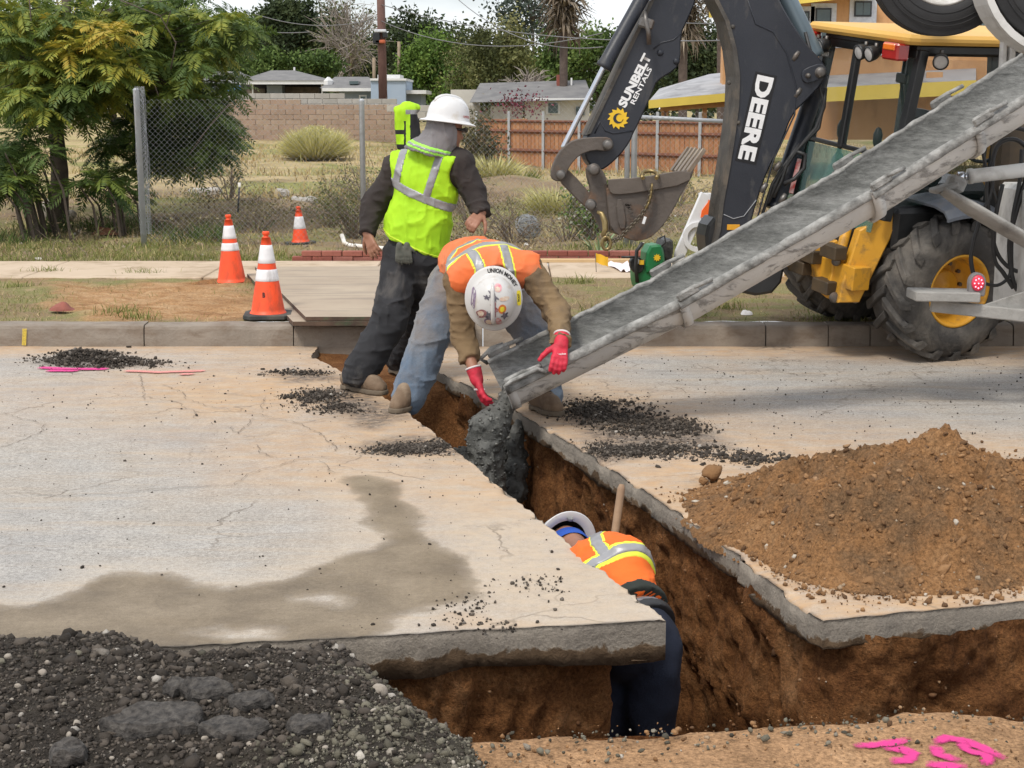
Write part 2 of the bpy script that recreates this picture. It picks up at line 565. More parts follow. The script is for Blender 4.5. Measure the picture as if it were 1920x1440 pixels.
def polydist(x, y, poly, closed=True):
 d = np.full(np.shape(x), 1e9)
 n = len(poly)
 for i in range(n if closed else n - 1):
  a = np.array(poly[i][:2], float); b = np.array(poly[(i + 1) % n][:2], float); ab = b - a
  t = np.clip(((x - a[0]) * ab[0] + (y - a[1]) * ab[1]) / max(ab @ ab, 1e-9), 0, 1)
  d = np.minimum(d, np.hypot(x - a[0] - t * ab[0], y - a[1] - t * ab[1]))
 return d
def grid_faces(nu, nv):
 a = np.arange(nu * nv).reshape(nv, nu)
 return np.stack([a[:-1, :-1], a[:-1, 1:], a[1:, 1:], a[1:, :-1]], -1).reshape(-1, 4)
# ================================================================== the setting: road, trench, kerb, verge, sidewalk, lot
KERB_Y = G(960, 650).y                      # 10.9 m
KERB_H = 0.155
def g2(px, py, z=0.0):
 p = G(px, py, z); return (p.x, p.y)
A1, A2, A3, A4 = g2(1250, 1163), g2(770, 775), g2(655, 702), g2(585, 668)
B1, B2, B3, B4, B5 = g2(1537, 1165), g2(1113, 858), g2(963, 768), g2(835, 702), g2(745, 668)
B15 = g2(1340, 1008)
F1, F0 = g2(640, 1197), g2(-700, 1262)
E1 = g2(2600, 1070)
LEDGE = sorted([A1, A2, A3, A4], key=lambda p: p[1])
REDGE = sorted([B1, B15, B2, B3, B4, B5], key=lambda p: p[1])
def ledge(Y): return np.interp(Y, [p[1] for p in LEDGE], [p[0] for p in LEDGE])
def redge(Y): return np.interp(Y, [p[1] for p in REDGE], [p[0] for p in REDGE])
def frontL(x): return A1[1] + (x - A1[0]) * (F1[1] - A1[1]) / (F1[0] - A1[0])
def frontR(x): return B1[1] + (x - B1[0]) * (E1[1] - B1[1]) / (E1[0] - B1[0])
TRENCH_Z = -1.05

# ---- materials of the setting
def m_road():
 t = NT('road_concrete')
 n_big = t.noise(0.9, 6, 0.6, 0.4)
 n_mid = t.noise(7.0, 6, 0.65)
 n_fine = t.math('ADD', t.math('MULTIPLY', t.noise(190.0, 3, 0.8), .55), t.math('MULTIPLY', t.noise(48.0, 5, 0.8), .45))
 base = t.ramp(n_big, [(0.32, (0.315, 0.303, 0.288)), (0.5, (0.365, 0.343, 0.313)), (0.7, (0.35, 0.31, 0.262))])
 base = t.mix(0.55, base, t.ramp(n_mid, [(0.3, 0.35), (0.7, 0.62)]), 'SOFT_LIGHT')
 base = t.mix(0.85, base, t.ramp(n_fine, [(0.34, 0.12), (0.66, 0.85)]), 'OVERLAY')
 light = t.math('MULTIPLY', t.attr('light'), t.ramp(t.noise(16, 6, 0.7), [(0.3, 0.35), (0.65, 1.0)]))
 base = t.mix(light, base, (0.50, 0.42, 0.325))
 dust = t.math('MULTIPLY', t.attr('dust'), t.ramp(t.noise(5.0, 8, 0.7, 0.5, t.mapping((1, 2.2, 1))), [(0.28, 0.25), (0.62, 1.0)]), clamp=True)
 base = t.mix(dust, base, t.ramp(n_mid, [(0.3, (0.43, 0.265, 0.14)), (0.7, (0.52, 0.365, 0.225))]))
 # streaks of tyre dust along the street
 st = t.noise(2.2, 7, 0.7, 0.2, t.mapping((0.35, 3.2, 1)))
 base = t.mix(t.ramp(st, [(0.5, 0.0), (0.74, 0.5)]), base, (0.46, 0.345, 0.23))
 st2 = t.noise(3.0, 7, 0.7, 0.6, t.mapping((0.3, 2.4, 1), rot=(0, 0, 0.12)))
 base = t.mix(t.math('MULTIPLY', t.ramp(st2, [(0.52, 0.0), (0.7, 0.6)]), t.attr('worn')), base, (0.19, 0.165, 0.14))
 wet = t.attr('wet')
 wn_ = t.math('ADD', wet, t.math('MULTIPLY', t.math('SUBTRACT', t.noise(14, 8, 0.75), 0.5), 0.9))
 wet = t.ramp(wn_, [(0.30, 0.0), (0.52, 0.7), (0.8, 1.0)])
 wetc = t.mix(0.6, t.ramp(t.noise(3.5, 7, 0.65), [(0.28, (0.12, 0.09, 0.057)), (0.5, (0.19, 0.146, 0.094)), (0.72, (0.26, 0.205, 0.138))]), t.ramp(n_fine, [(0.3, 0.2), (0.7, 0.75)]), 'OVERLAY')
 base = t.mix(t.math('MULTIPLY', wet, 0.92), base, wetc)
 tar = t.math('MULTIPLY', t.attr('tar'), t.ramp(t.noise(22, 8, 0.78), [(0.34, 0.0), (0.56, 1.0)]), clamp=True)
 base = t.mix(t.math('MULTIPLY', tar, 0.85), base, (0.06, 0.05, 0.045))
 # hairline cracks
 wv = t.n('ShaderNodeVectorMath', operation='ADD')
 nv = t.n('ShaderNodeTexNoise'); nv.inputs['Scale'].default_value = 2.2; nv.inputs['Detail'].default_value = 7
 t.put(nv.inputs['Vector'], t.obj())
 sc = t.n('ShaderNodeVectorMath', operation='SCALE'); sc.inputs['Scale'].default_value = 0.55
 t.put(sc.inputs[0], nv.outputs['Color']); t.put(wv.inputs[0], t.obj()); t.put(wv.inputs[1], sc.outputs[0])
 ed = t.voro(0.95, 'DISTANCE_TO_EDGE', wv.outputs[0])
 ed2 = t.voro(2.6, 'DISTANCE_TO_EDGE', wv.outputs[0])
 cr = t.ramp(ed, [(0.002, 1.0), (0.008, 0.0)])
 cr2 = t.math('MULTIPLY', t.ramp(ed2, [(0.003, 1.0), (0.014, 0.0)]), t.ramp(n_big, [(0.48, 0.0), (0.6, 1.0)]))
 cr2 = t.math('MULTIPLY', cr2, t.attr('worn'))
 crk = t.math('MULTIPLY', t.math('MAXIMUM', t.math('MULTIPLY', cr, t.ramp(t.noise(1.3, 4), [(0.45, 0.0), (0.6, 0.8)])), cr2), 0.75)
 base = t.mix(crk, base, (0.12, 0.095, 0.07))
 rg = t.math('SUBTRACT', 0.88, t.math('MULTIPLY', wet, 0.22))
 hgt = t.math('SUBTRACT', t.math('ADD', t.math('MULTIPLY', n_fine, 0.6), t.math('MULTIPLY', n_mid, 0.5)), t.math('MULTIPLY', crk, 1.5))
 t.set(base, rg, t.bump(hgt, 0.45, 0.006), spec=0.3)
 return t.m
def m_slab_side():
 t = NT('slab_cut_side')
 z = t.n('ShaderNodeSeparateXYZ'); t.put(z.inputs[0], t.obj())
 n = t.noise(9, 7, 0.65, 0.4)
 conc = t.mix(0.5, t.ramp(t.noise(5, 6), [(0.3, (0.22, 0.192, 0.16)), (0.7, (0.30, 0.262, 0.215))]), t.ramp(t.noise(120, 4, 0.8), [(0.3, 0.25), (0.7, 0.7)]), 'OVERLAY')
 soil = t.ramp(t.noise(14, 7, 0.7), [(0.3, (0.075, 0.047, 0.027)), (0.7, (0.15, 0.1, 0.06))])
 lim = t.math('ADD', t.math('MULTIPLY', z.outputs[2], -8.5), t.math('MULTIPLY', t.math('SUBTRACT', n, 0.5), 1.5))
 f = t.ramp(lim, [(0.62, 0.0), (0.72, 1.0)])
 t.set(t.mix(f, conc, soil), 0.9, t.bump(t.math('ADD', t.noise(35, 7, 0.7), t.math('MULTIPLY', f, 0.4)), 0.8, 0.02), spec=0.2)
 return t.m
def m_soil(name, stops, bs=0.7, sc=5.0):
 t = NT(name)
 n = t.noise(sc, 10, 0.74, 0.3)
 c = t.ramp(n, stops)
 c = t.mix(0.8, c, t.ramp(t.noise(70, 6, 0.8), [(0.33, 0.12), (0.67, 0.82)]), 'OVERLAY')
 t.set(c, 0.95, t.bump(t.math('ADD', t.noise(28, 8, 0.72), t.math('MULTIPLY', t.noise(140, 4, 0.7), 0.4)), bs, 0.03), spec=0.15)
 return t.m
ROAD, SIDE = m_road(), m_slab_side()
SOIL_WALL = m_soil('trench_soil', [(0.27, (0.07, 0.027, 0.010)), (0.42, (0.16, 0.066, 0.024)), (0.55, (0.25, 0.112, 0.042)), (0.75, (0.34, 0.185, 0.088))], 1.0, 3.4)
SOIL_PILE = m_soil('spoil_soil', [(0.28, (0.115, 0.078, 0.047)), (0.42, (0.225, 0.132, 0.068)), (0.55, (0.32, 0.165, 0.07)), (0.75, (0.39, 0.235, 0.12))], 0.9, 2.6)

WET = [g2(*p) for p in [(652, 893), (700, 890), (738, 912), (762, 960), (842, 1032), (882, 1092), (872, 1118), (800, 1140), (720, 1165), (690, 1200), (640, 1260), (-400, 1330), (-400, 1140),
      (0, 1134), (100, 1122), (170, 1100), (205, 1083), (300, 1082), (350, 1095), (420, 1102), (520, 1088), (600, 1062), (660, 1038), (705, 1015), (712, 990), (690, 955), (660, 915)]]
WETX = [[g2(*p) for p in q] for q in ([(340, 1190), (420, 1184), (500, 1182), (520, 1195), (430, 1203)], [(560, 1125), (620, 1113), (665, 1122), (640, 1133)], [(610, 1080), (640, 1072), (660, 1080)])]
TARL = [[g2(*p) for p in q] for q in ([(560, 735), (640, 730), (720, 760), (760, 780), (700, 800), (640, 775)], [(690, 838), (760, 825), (850, 820), (905, 845), (860, 858), (700, 855)],
                                      [(520, 700), (590, 695), (640, 712), (560, 716)], [(70, 680), (180, 660), (300, 685), (150, 692)])]
TARR = [[g2(*p) for p in q] for q in ([(1045, 760), (1110, 748), (1200, 768), (1300, 800), (1360, 840), (1250, 850), (1130, 860), (1060, 800)],)]
def masks(x, y, right=False):
 p3 = np.stack([x, y, np.zeros_like(x)], -1)
 jig = fbm(p3, 2.2, 4, seed=3) * 0.09 + fbm(p3, 9, 3, seed=8) * 0.03
 edge = [REDGE, LEDGE][0 if right else 1]
 d = polydist(x, y, edge, False)
 d2 = polydist(x, y, [A1, F1, F0] if not right else [B1, E1], False)
 nz = fbm(p3, 0.8, 5, seed=21)
 dust = sstep(1.7, 0.1, d + nz * 0.8) * 0.85
 dust = np.maximum(dust, sstep(0.85, 0.1, KERB_Y - y + nz * 0.5) * 0.9)
 dust = np.maximum(dust, sstep(0.25, 0.5, nz) * 0.3)
 q = np.array(g2(640, 720))
 if right:
  dust = np.maximum(dust, sstep(2.5, 0.5, np.hypot(x - 1.4, (y - 6.2) * 1.0) + nz * 0.5 - 0.3))
  worn = sstep(8.0, 8.8, y + nz) * 0.9
 else:
  dust = np.maximum(dust, sstep(2.3, 0.3, np.hypot((x - q[0]) * .75, y - q[1]) + nz * 0.7))
  worn = 0.12 + 0.2 * sstep(0, .5, nz)
 tar = np.zeros_like(x); wet = np.zeros_like(x); light = np.zeros_like(x)
 for pl in (TARR if right else TARL):
  s = np.where(inpoly(x, y, pl), -1, 1) * polydist(x, y, pl)
  tar = np.maximum(tar, sstep(0.12, -0.12, s + jig * 1.6))
 if not right:
  s = np.where(inpoly(x, y, WET), -1, 1) * polydist(x, y, WET)
  for h in WETX:
   s = np.maximum(s, -(np.where(inpoly(x, y, h), -1, 1) * polydist(x, y, h)) * 1.0)
  wet = sstep(0.12, -0.12, s + jig * 1.3)
  light = sstep(0.32, 0.02, np.abs(s + jig)) * (s > -0.05) * 0.5
  light = np.maximum(light, sstep(0.9, 0.2, d + nz * 0.4) * sstep(7.6, 6.4, y) * 0.9)
  dust = dust * (1 - 0.75 * sstep(6.9, 5.9, y))
  dust = np.maximum(dust, 0.55 * sstep(0.2, 0.45, fbm(p3, 1.7, 4, seed=60)) * sstep(1.6, .4, d) * sstep(7.5, 6.5, y))
 return dict(dust=dust, tar=tar, wet=wet, light=light, worn=worn)
def nonuni(a, d0, b, d1, grow=1.25):
 """0..a step d0, then growing to b"""
 r = list(np.arange(0, a, d0)); s = d0
 while r[-1] < b:
  s = min(s * grow, d1); r.append(r[-1] + s)
 return np.array(r)
def skirt(V, ring, depth, jag, nor, seed):
 """cut side of a slab under a row of rim vertices: chamfer, rough face, broken underside"""
 rim = V[ring]; n = len(rim)
 lev = [0.0, -0.012, -0.05, -0.09, -1.0]
 out, prev = [], None
 rows = []
 for li, z in enumerate(lev):
  q = rim.copy()
  dep = depth + fbm(rim, 3.0, 4, seed=31) * 0.035; fade = np.minimum(1, np.arange(n) / 4.0)
  zz = np.full(n, z) if z > -1 else -dep
  q[:, 2] = zz
  push = (0.006 if li == 1 else (0.008 + fbm(q, 12, 4, seed=seed + li) * jag if li > 1 else 0)) * fade
  q[:, :2] += nor * np.reshape(push, (-1, 1))
  rows.append(q)
 q = rows[-1].copy(); q[:, :2] -= nor * 0.12; q[:, 2] += .01
 rows.append(q)
 return rows
def add_skirt(V, F, fm, ring, depth, jag, nor, seed, flip):
 rows = skirt(V, ring, depth, jag, nor, seed)
 n = len(ring); b = len(V)
 V = np.concatenate([V] + rows[1:])
 idx = [np.asarray(ring)] + [b + i * n + np.arange(n) for i in range(len(rows) - 1)]
 q = []
 for i in range(len(idx) - 1):
  f = np.stack([idx[i][:-1], idx[i + 1][:-1], idx[i + 1][1:], idx[i][1:]], -1)
  q.append(f[:, ::-1] if flip else f)
 q = np.concatenate(q)
 return V, np.concatenate([F, q]), np.concatenate([fm, np.ones(len(q), int)])
# ---- road left of the trench
def build_road(right):
 dist = nonuni(4.2, 0.022, 30, 1.5)
 y0 = (B1 if right else A1)[1]
 rows = np.concatenate([np.arange(y0, 8.2, 0.022), np.arange(8.2, KERB_Y + 0.03, 0.04)])
 rows[-1] = KERB_Y + 0.02
 D, Yr = np.meshgrid(dist, rows)
 ed = redge if right else ledge
 fr = frontR if right else frontL
 sg = 1 if right else -1
 X = ed(Yr) + sg * D
 yf = np.maximum(fr(X), 2.0)
 y_edge = fr(ed(Yr))
 Y = yf + (Yr - y0) / (rows[-1] - y0) * (rows[-1] - yf)
 Y[:, 0] = np.maximum(Y[:, 0], y0) if right else Y[:, 0]
 X = ed(Y) + sg * D
 z0 = np.zeros_like(X)
 # broken edge
 near = np.exp(-D / 0.03)
 X = X + sg * near * (np.abs(fbm(np.stack([X, Y, z0], -1), 7, 5, .65, seed=5)) * 0.035)
 fnear = np.exp(-(Y - yf) / 0.04)
 Y = Y + fnear * np.abs(fbm(np.stack([X, Y, z0], -1), 6, 5, .65, seed=15)) * 0.035
 Z = fbm(np.stack([X, Y, z0], -1), 1.3, 3, seed=2) * 0.006
 Z -= near * np.maximum(0, fbm(np.stack([X, Y, z0], -1), 11, 3, seed=25)) * 0.04
 V = np.stack([X, Y, Z], -1).reshape(-1, 3)
 nu, nv = len(dist), len(rows)
 F = grid_faces(nu, nv)
 if not right: F = F[:, ::-1]
 fm = np.zeros(len(F), int)
 idx = np.arange(nu * nv).reshape(nv, nu)
 at = masks(V[:, 0], V[:, 1], right)
 # sides
 tdir = np.array([(A2[0] - A1[0]), (A2[1] - A1[1])]); tdir /= np.hypot(*tdir)
 nor = np.array([tdir[1], -tdir[0]]) * (-sg)         # towards the trench
 if nor[0] * (-sg) < 0: nor = -nor
 V, F, fm = add_skirt(V, F, fm, idx[:, 0], .105 if right else .135, 0.022, nor, 31, not right)
 V, F, fm = add_skirt(V, F, fm, idx[0, :], .105 if right else .135, 0.024, np.array([0.03, -1.0]), 37, right)
 n = len(V)
 at = {k: np.concatenate([v, np.zeros(n - len(v))]) for k, v in at.items()}
 me = np_mesh('road', V, F, True, at, fm)
 return obj('road', me, [ROAD, SIDE], label=('cracked concrete road right of the trench, under the soil heap' if right else 'pale concrete road left of the trench, with a dark wet stain'), cat='road', kind='structure')
road_l = build_road(False)
road_r = build_road(True)
# ---- near side of the cross trench
NEAR = [g2(*p) for p in [(-900, 1330), (300, 1300), (640, 1268), (700, 1275), (790, 1335), (862, 1372), (960, 1366), (1130, 1358), (1300, 1352), (1450, 1341), (1560, 1338), (1700, 1319), (1820, 1322), (1925, 1332), (2700, 1330)]]
def near_edge(x):
 return np.interp(x, [p[0] for p in NEAR], [p[1] for p in NEAR])
NEAR_MAT = m_soil('near_dirt', [(0.3, (0.20, 0.115, 0.058)), (0.45, (0.34, 0.20, 0.105)), (0.58, (0.43, 0.255, 0.135)), (0.75, (0.52, 0.36, 0.225))], 0.6, 2.2)
xs = np.concatenate([np.linspace(-9, -1.9, 40), np.arange(-1.9, 1.9, 0.016), np.linspace(1.9, 9, 40)])
ds = np.concatenate([np.arange(0, 1.5, 0.016), np.linspace(1.5, 5.5, 20)])
X, D = np.meshgrid(xs, ds)
ye = near_edge(X)
p3 = np.stack([X, ye, X * 0], -1)
ye = ye + fbm(p3, 7, 5, seed=77) * 0.035
Y = ye - D
p3 = np.stack([X, Y, X * 0], -1)
Z = fbm(p3, 2.5, 6, 0.6, seed=70) * 0.03 + fbm(p3, 16, 4, 0.6, seed=71) * 0.008 - np.exp(-D / 0.04) * 0.05
V = np.stack([X, Y, Z], -1).reshape(-1, 3)
F = grid_faces(len(xs), len(ds))[:, ::-1]
ground_n = obj('ground', np_mesh('ground', V, F, True), NEAR_MAT, label='dusty brown earth in front of the cross trench', cat='ground', kind='structure')
# ---- trench soil: walls and floor
def soil_wall(name, poly, res, seed, amp=0.05, flip=False, top=-0.06, under=0.0):
 """poly ordered so that the open trench lies on its right-hand side"""
 pts = np.array(poly, float)
 seg = np.hypot(*np.diff(pts, axis=0).T); cum = np.concatenate([[0], np.cumsum(seg)])
 s = np.arange(0, cum[-1], res)
 x = np.interp(s, cum, pts[:, 0]); y = np.interp(s, cum, pts[:, 1])
 k = max(3, int(0.16 / res)) | 1
 ker = np.hanning(k + 2)[1:-1]; ker /= ker.sum()
 pad = k // 2
 sm = lambda a: np.convolve(np.pad(a, pad, mode='edge'), ker, 'valid')
 x, y = sm(x), sm(y)
 tx, ty = np.gradient(x), np.gradient(y); l = np.hypot(tx, ty) + 1e-9
 nx, ny = ty / l, -tx / l
 zz = np.concatenate([np.arange(top, -0.75, -res), np.linspace(-0.75, TRENCH_Z - 0.05, 8)])
 S, Zg = np.meshgrid(np.arange(len(s)), zz)
 P3 = np.stack([x[S], y[S], Zg], -1)
 st = P3 * np.array([1, 1, 0.35])
 d = fbm(P3, 2.2, 5, 0.55, seed=seed) * amp * 1.6 + (np.abs(fbm(st, 7, 4, 0.6, seed=seed + 3)) - .25) * amp * 1.1 + fbm(P3, 30, 3, 0.6, seed=seed + 5) * amp * 0.22
 gv = np.sin(S * res * 62 + Zg * 5 + fbm(P3, 1.6, 3, seed=seed + 21) * 9)      # bucket tooth marks
 d = d - np.maximum(0, gv) ** 4 * .016 * sstep(-.05, .3, fbm(P3 * np.array([1, 1, .5]), 1.5, 2, seed=seed + 23))
 d = d + (1 - sstep(0, 0.12, top - Zg)) * under          # ledge at the top
 d = d + sstep(-0.5, -1.05, Zg) * 0.06
 V = np.stack([P3[..., 0] + nx[S] * d, P3[..., 1] + ny[S] * d, Zg + fbm(P3, 6, 3, seed=seed + 9) * 0.012], -1).reshape(-1, 3)
 F = grid_faces(len(s), len(zz))
 if flip: F = F[:, ::-1]
 kk = rng.integers(0, len(V), int(len(V) * .02)); Vs, Fs, Ts = rocks(V[kk], np.clip(rng.lognormal(-5.3, .6, len(kk)), .002, .022), .8, jag=.35)
 obj('embedded_stones', np_mesh('embedded_stones', Vs, Fs, False, dict(tone=Ts)), tone_mat('wall_stones', [(0, (.06, .028, .012)), (.6, (.19, .09, .04)), (.93, (.28, .18, .1)), (1, (.4, .33, .26))], .95), trench, kind='stuff')
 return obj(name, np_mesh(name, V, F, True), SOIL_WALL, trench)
trench = thing('trench', (0.3, 6.5, TRENCH_Z), 'deep brown soil trench cut across the road with a branch towards the right', 'trench', kind='structure')
off = lambda p, dx, dy: (p[0] + dx, p[1] + dy)
SL = [off(A4, -.04, .3), off(A3, -.05, 0), off(A2, -.05, .02), off(A1, -.165, .16), off(A1, -.21, .09), off(F1, .25, .10), off(F1, .02, .20), off(F1, -.12, .16), off(F0, 0, .14)]
SR = [off(E1, 0, .04), off(B1, .35, .05), off(B1, .06, .05), off(B1, .035, .12), off(B15, .05, 0), off(B2, .05, 0), off(B3, .05, 0), off(B4, .05, 0), off(B5, .05, .3)]
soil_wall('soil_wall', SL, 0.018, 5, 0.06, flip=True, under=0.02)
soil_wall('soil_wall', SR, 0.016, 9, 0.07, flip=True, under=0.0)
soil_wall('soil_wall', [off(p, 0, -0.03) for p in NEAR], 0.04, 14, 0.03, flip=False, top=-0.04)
fx, fy = np.meshgrid(np.linspace(-4, 6, 120), np.linspace(3.7, 11.2, 90))
p3 = np.stack([fx, fy, fx * 0], -1)
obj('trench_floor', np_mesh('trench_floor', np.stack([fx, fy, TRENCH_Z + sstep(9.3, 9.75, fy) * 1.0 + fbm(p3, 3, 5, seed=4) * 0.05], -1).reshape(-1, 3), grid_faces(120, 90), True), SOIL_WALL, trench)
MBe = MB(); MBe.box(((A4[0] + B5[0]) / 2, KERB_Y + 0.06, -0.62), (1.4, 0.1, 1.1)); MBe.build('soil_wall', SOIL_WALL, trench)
# ---- kerb of cast segments
KERB = mat('kerb_concrete', (0.21, 0.178, 0.145), (0.28, 0.235, 0.19), 3.5, 0.9, 0.5, 60, dirt=(0.17, 0.125, 0.09), dirt_amt=0.45, dirt_scale=5, streak=(1, 1, 2.5))
kerb = thing('kerb', (0, KERB_Y, 0), 'weathered concrete kerb of cast segments along the far side of the road', 'kerb', kind='structure')
def kerb_seg(x0, x1, dz=0.0, dy=0.0, seed=0):
 prof = [(0.0, -0.14), (0.012, 0.06), (0.022, KERB_H - 0.03), (0.032, KERB_H - 0.009), (0.05, KERB_H), (0.185, KERB_H + 0.004), (0.19, -0.14)]
 n = max(8, int((x1 - x0) / 0.03))
 xs_ = np.linspace(x0 + 0.004, x1 - 0.004, n)
 V = np.array([[x, KERB_Y + dy + p[0], p[1] + dz] for x in xs_ for p in prof])
 V[:, 1] += fbm(V, 9, 4, seed=seed) * 0.008 * (V[:, 2] > 0.02)
 V[:, 2] += fbm(V, 5, 4, seed=seed + 4) * 0.008 * (V[:, 2] > 0.1)
 k = len(prof)
 F = [(i * k + j, (i + 1) * k + j, (i + 1) * k + j + 1, i * k + j + 1) for i in range(n - 1) for j in range(k - 1)]
 m = MB(); m.add(V, F, 0, False)
 m.f.append(list(range(k))); m.mi.append(0); m.sm.append(False)
 m.f.append([(n - 1) * k + j for j in range(k)][::-1]); m.mi.append(0); m.sm.append(False)
 return m.build('kerb_segment', KERB, kerb)
kx = [G(p, 650).x for p in (-1500, -900, -300, 270, 550, 905, 1130, 1436, 1553, 1632, 1900, 2300, 2700)]
for i in range(len(kx) - 1): kerb_seg(kx[i], kx[i + 1], random.uniform(-.004, .004), random.uniform(-.006, .006), i * 5)
# ---- verge (parkway) between kerb and sidewalk
VZ = 0.15
SW0, SW1 = G(960, 522, .16).y, G(960, 491, .16).y
def m_verge():
 t = NT('verge_earth')
 n = t.noise(2.4, 8, 0.68, 0.4)
 grassy = t.ramp(n, [(0.3, (0.16, 0.115, 0.065)), (0.45, (0.27, 0.2, 0.115)), (0.58, (0.22, 0.21, 0.085)), (0.72, (0.36, 0.27, 0.16))])
 bare = t.ramp(t.noise(3.2, 8, 0.7, 0.5, t.mapping((1, 2.5, 1))), [(0.3, (0.24, 0.125, 0.06)), (0.48, (0.37, 0.215, 0.105)), (0.65, (0.48, 0.32, 0.18))])
 c = t.mix(t.attr('bare'), grassy, bare)
 c = t.mix(0.6, c, t.ramp(t.noise(60, 6, 0.75), [(0.3, 0.2), (0.7, 0.75)]), 'OVERLAY')
 t.set(c, 0.95, t.bump(t.math('ADD', t.noise(20, 8, 0.7), t.math('MULTIPLY', t.noise(90, 4), 0.4)), 0.8, 0.03), spec=0.15)
 return t.m
vx = np.concatenate([np.linspace(-30, -4.5, 50), np.arange(-4.5, 4.6, 0.03), np.linspace(4.6, 30, 50)])
vy = np.arange(KERB_Y + 0.186, SW0 + 0.02, 0.03)
X, Y = np.meshgrid(vx, vy)
p3 = np.stack([X, Y, X * 0], -1)
BARE = [g2(*p, .15) for p in [(95, 560), (180, 545), (300, 528), (470, 522), (480, 560), (480, 600), (300, 603), (180, 600)]]
def bare_mask(x, y):
 s = np.where(inpoly(x, y, BARE), -1, 1) * polydist(x, y, BARE)
 pp = np.stack([x, y, x * 0], -1)
 return np.maximum(sstep(0.2, -0.2, s + fbm(pp, 2.0, 4, seed=44) * 0.35), 0.8 * sstep(0.25, 0.5, fbm(pp, .9, 4, seed=48)))
bm_ = bare_mask(X, Y)
Z = VZ + fbm(p3, 1.2, 4, seed=40) * 0.02 + fbm(p3 * np.array([1, 2.4, 1]), 4, 4, seed=41) * (0.012 + 0.03 * bm_) + np.exp(-(Y - vy[0]) / .05) * 0.0
rim = np.minimum(np.exp(-(SW0 - Y) / 0.12), 1)
Z += rim * 0.01
V = np.stack([X, Y, Z], -1).reshape(-1, 3)
obj('verge', np_mesh('verge', V, grid_faces(len(vx), len(vy)), True, dict(bare=bm_.ravel())), m_verge(), label='dirt and grass verge between kerb and sidewalk', cat='verge', kind='structure')
# ---- sidewalk slabs
SWM = mat('sidewalk_concrete', (0.47, 0.365, 0.255), (0.54, 0.43, 0.32), 2.0, 0.9, 0.35, 90, dirt=(0.28, 0.2, 0.12), dirt_amt=0.4, dirt_scale=2.5)
swk = thing('sidewalk', (0, SW0, .16), 'tan concrete sidewalk behind the verge', 'sidewalk', kind='structure')
sx = [-16, -13, -10, -7.6] + [G(p, 505, .16).x for p in (-240, 90, 410, 705, 1030, 1360, 1700)] + [5.6, 7, 9, 12, 16]
for i in range(len(sx) - 1):
 m = MB(); m.box(((sx[i] + sx[i + 1]) / 2, (SW0 + SW1) / 2, .11 + random.uniform(-.003, .003)), (sx[i + 1] - sx[i] - .012, SW1 - SW0, .12), bev=.008)
 m.build('sidewalk_slab', SWM, swk)
# ---- the vacant lot and everything beyond
def m_lot():
 t = NT('lot_ground')
 p = t.n('ShaderNodeSeparateXYZ'); t.put(p.inputs[0], t.obj())
 n = t.noise(0.75, 9, 0.66, 0.5)
 n2 = t.noise(0.16, 5, 0.6, 0.3, t.mapping((0.6, 1, 1)))
 near = t.ramp(n, [(0.3, (0.13, 0.09, 0.055)), (0.47, (0.24, 0.175, 0.115)), (0.6, (0.30, 0.225, 0.14)), (0.75, (0.38, 0.29, 0.18))])
 straw = t.ramp(n, [(0.3, (0.24, 0.18, 0.095)), (0.5, (0.41, 0.325, 0.175)), (0.65, (0.5, 0.385, 0.225)), (0.8, (0.46, 0.31, 0.18))])
 far = t.ramp(t.math('ADD', p.outputs[1], t.math('MULTIPLY', t.math('SUBTRACT', n2, 0.5), 16.0)), [(0.0, 0.0), (1.0, 1.0)])
 yy = t.math('DIVIDE', t.math('SUBTRACT', t.math('ADD', p.outputs[1], t.math('MULTIPLY', t.math('SUBTRACT', n2, 0.5), 14.0)), 26.0), 6.0, clamp=True)
 c = t.mix(yy, near, straw)
 green = t.ramp(t.noise(0.33, 6, 0.6, 0.4), [(0.48, 0.0), (0.6, 0.8)])
 c = t.mix(green, c, t.ramp(n, [(0.3, (0.13, 0.15, 0.04)), (0.7, (0.3, 0.31, 0.1))]))
 c = t.mix(0.55, c, t.ramp(t.noise(25, 6, 0.75), [(0.3, 0.2), (0.7, 0.75)]), 'OVERLAY')
 t.set(c, 0.95, t.bump(t.noise(14, 8, 0.7), 0.8, 0.05), spec=0.1)
 return t.m
def lot_z(x, y):
 p = np.stack([x, y, x * 0], -1)
 z = 0.145 + fbm(p, 0.35, 4, seed=90) * 0.16 * sstep(16, 20, y) + fbm(p, 2.0, 4, seed=91) * 0.04 * sstep(15.6, 16.5, y)
 bk = P(945, 335, 27)
 z = z + 0.35 * np.exp(-(((x - bk.x) / 1.6) ** 2 + ((y - 27.5) / 1.1) ** 2))      # bank of earth
 bk2 = P(420, 300, 25)
 z = z + 0.15 * np.exp(-(((x - bk2.x) / 2.5) ** 2 + ((y - 24) / 1.5) ** 2))
 return z + 0.25 * sstep(58, 66, y)
ly = np.concatenate([np.arange(SW1, 22, 0.09), np.arange(22, 34, 0.22), np.arange(34, 72, 0.8), [80, 95, 120, 160, 240, 400, 900]])
lx = np.concatenate([[-600, -250, -120, -70, -45, -32], np.arange(-24, 24.1, 0.16), [32, 45, 70, 120, 250, 600]])
X, Y = np.meshgrid(lx, ly)
V = np.stack([X, Y, lot_z(X, Y)], -1).reshape(-1, 3)
obj('lot_ground', np_mesh('lot_ground', V, grid_faces(len(lx), len(ly)), True), m_lot(), label='vacant lot of dry straw, weeds and bare earth', cat='ground', kind='structure')
# verge also fills outside; road beyond the camera's back
mbk = MB(); mbk.box((0, -8, -0.07), (60, 8, 0.12)); mbk.build('ground', NEAR_MAT, label='earth behind the camera', cat='ground', kind='structure')
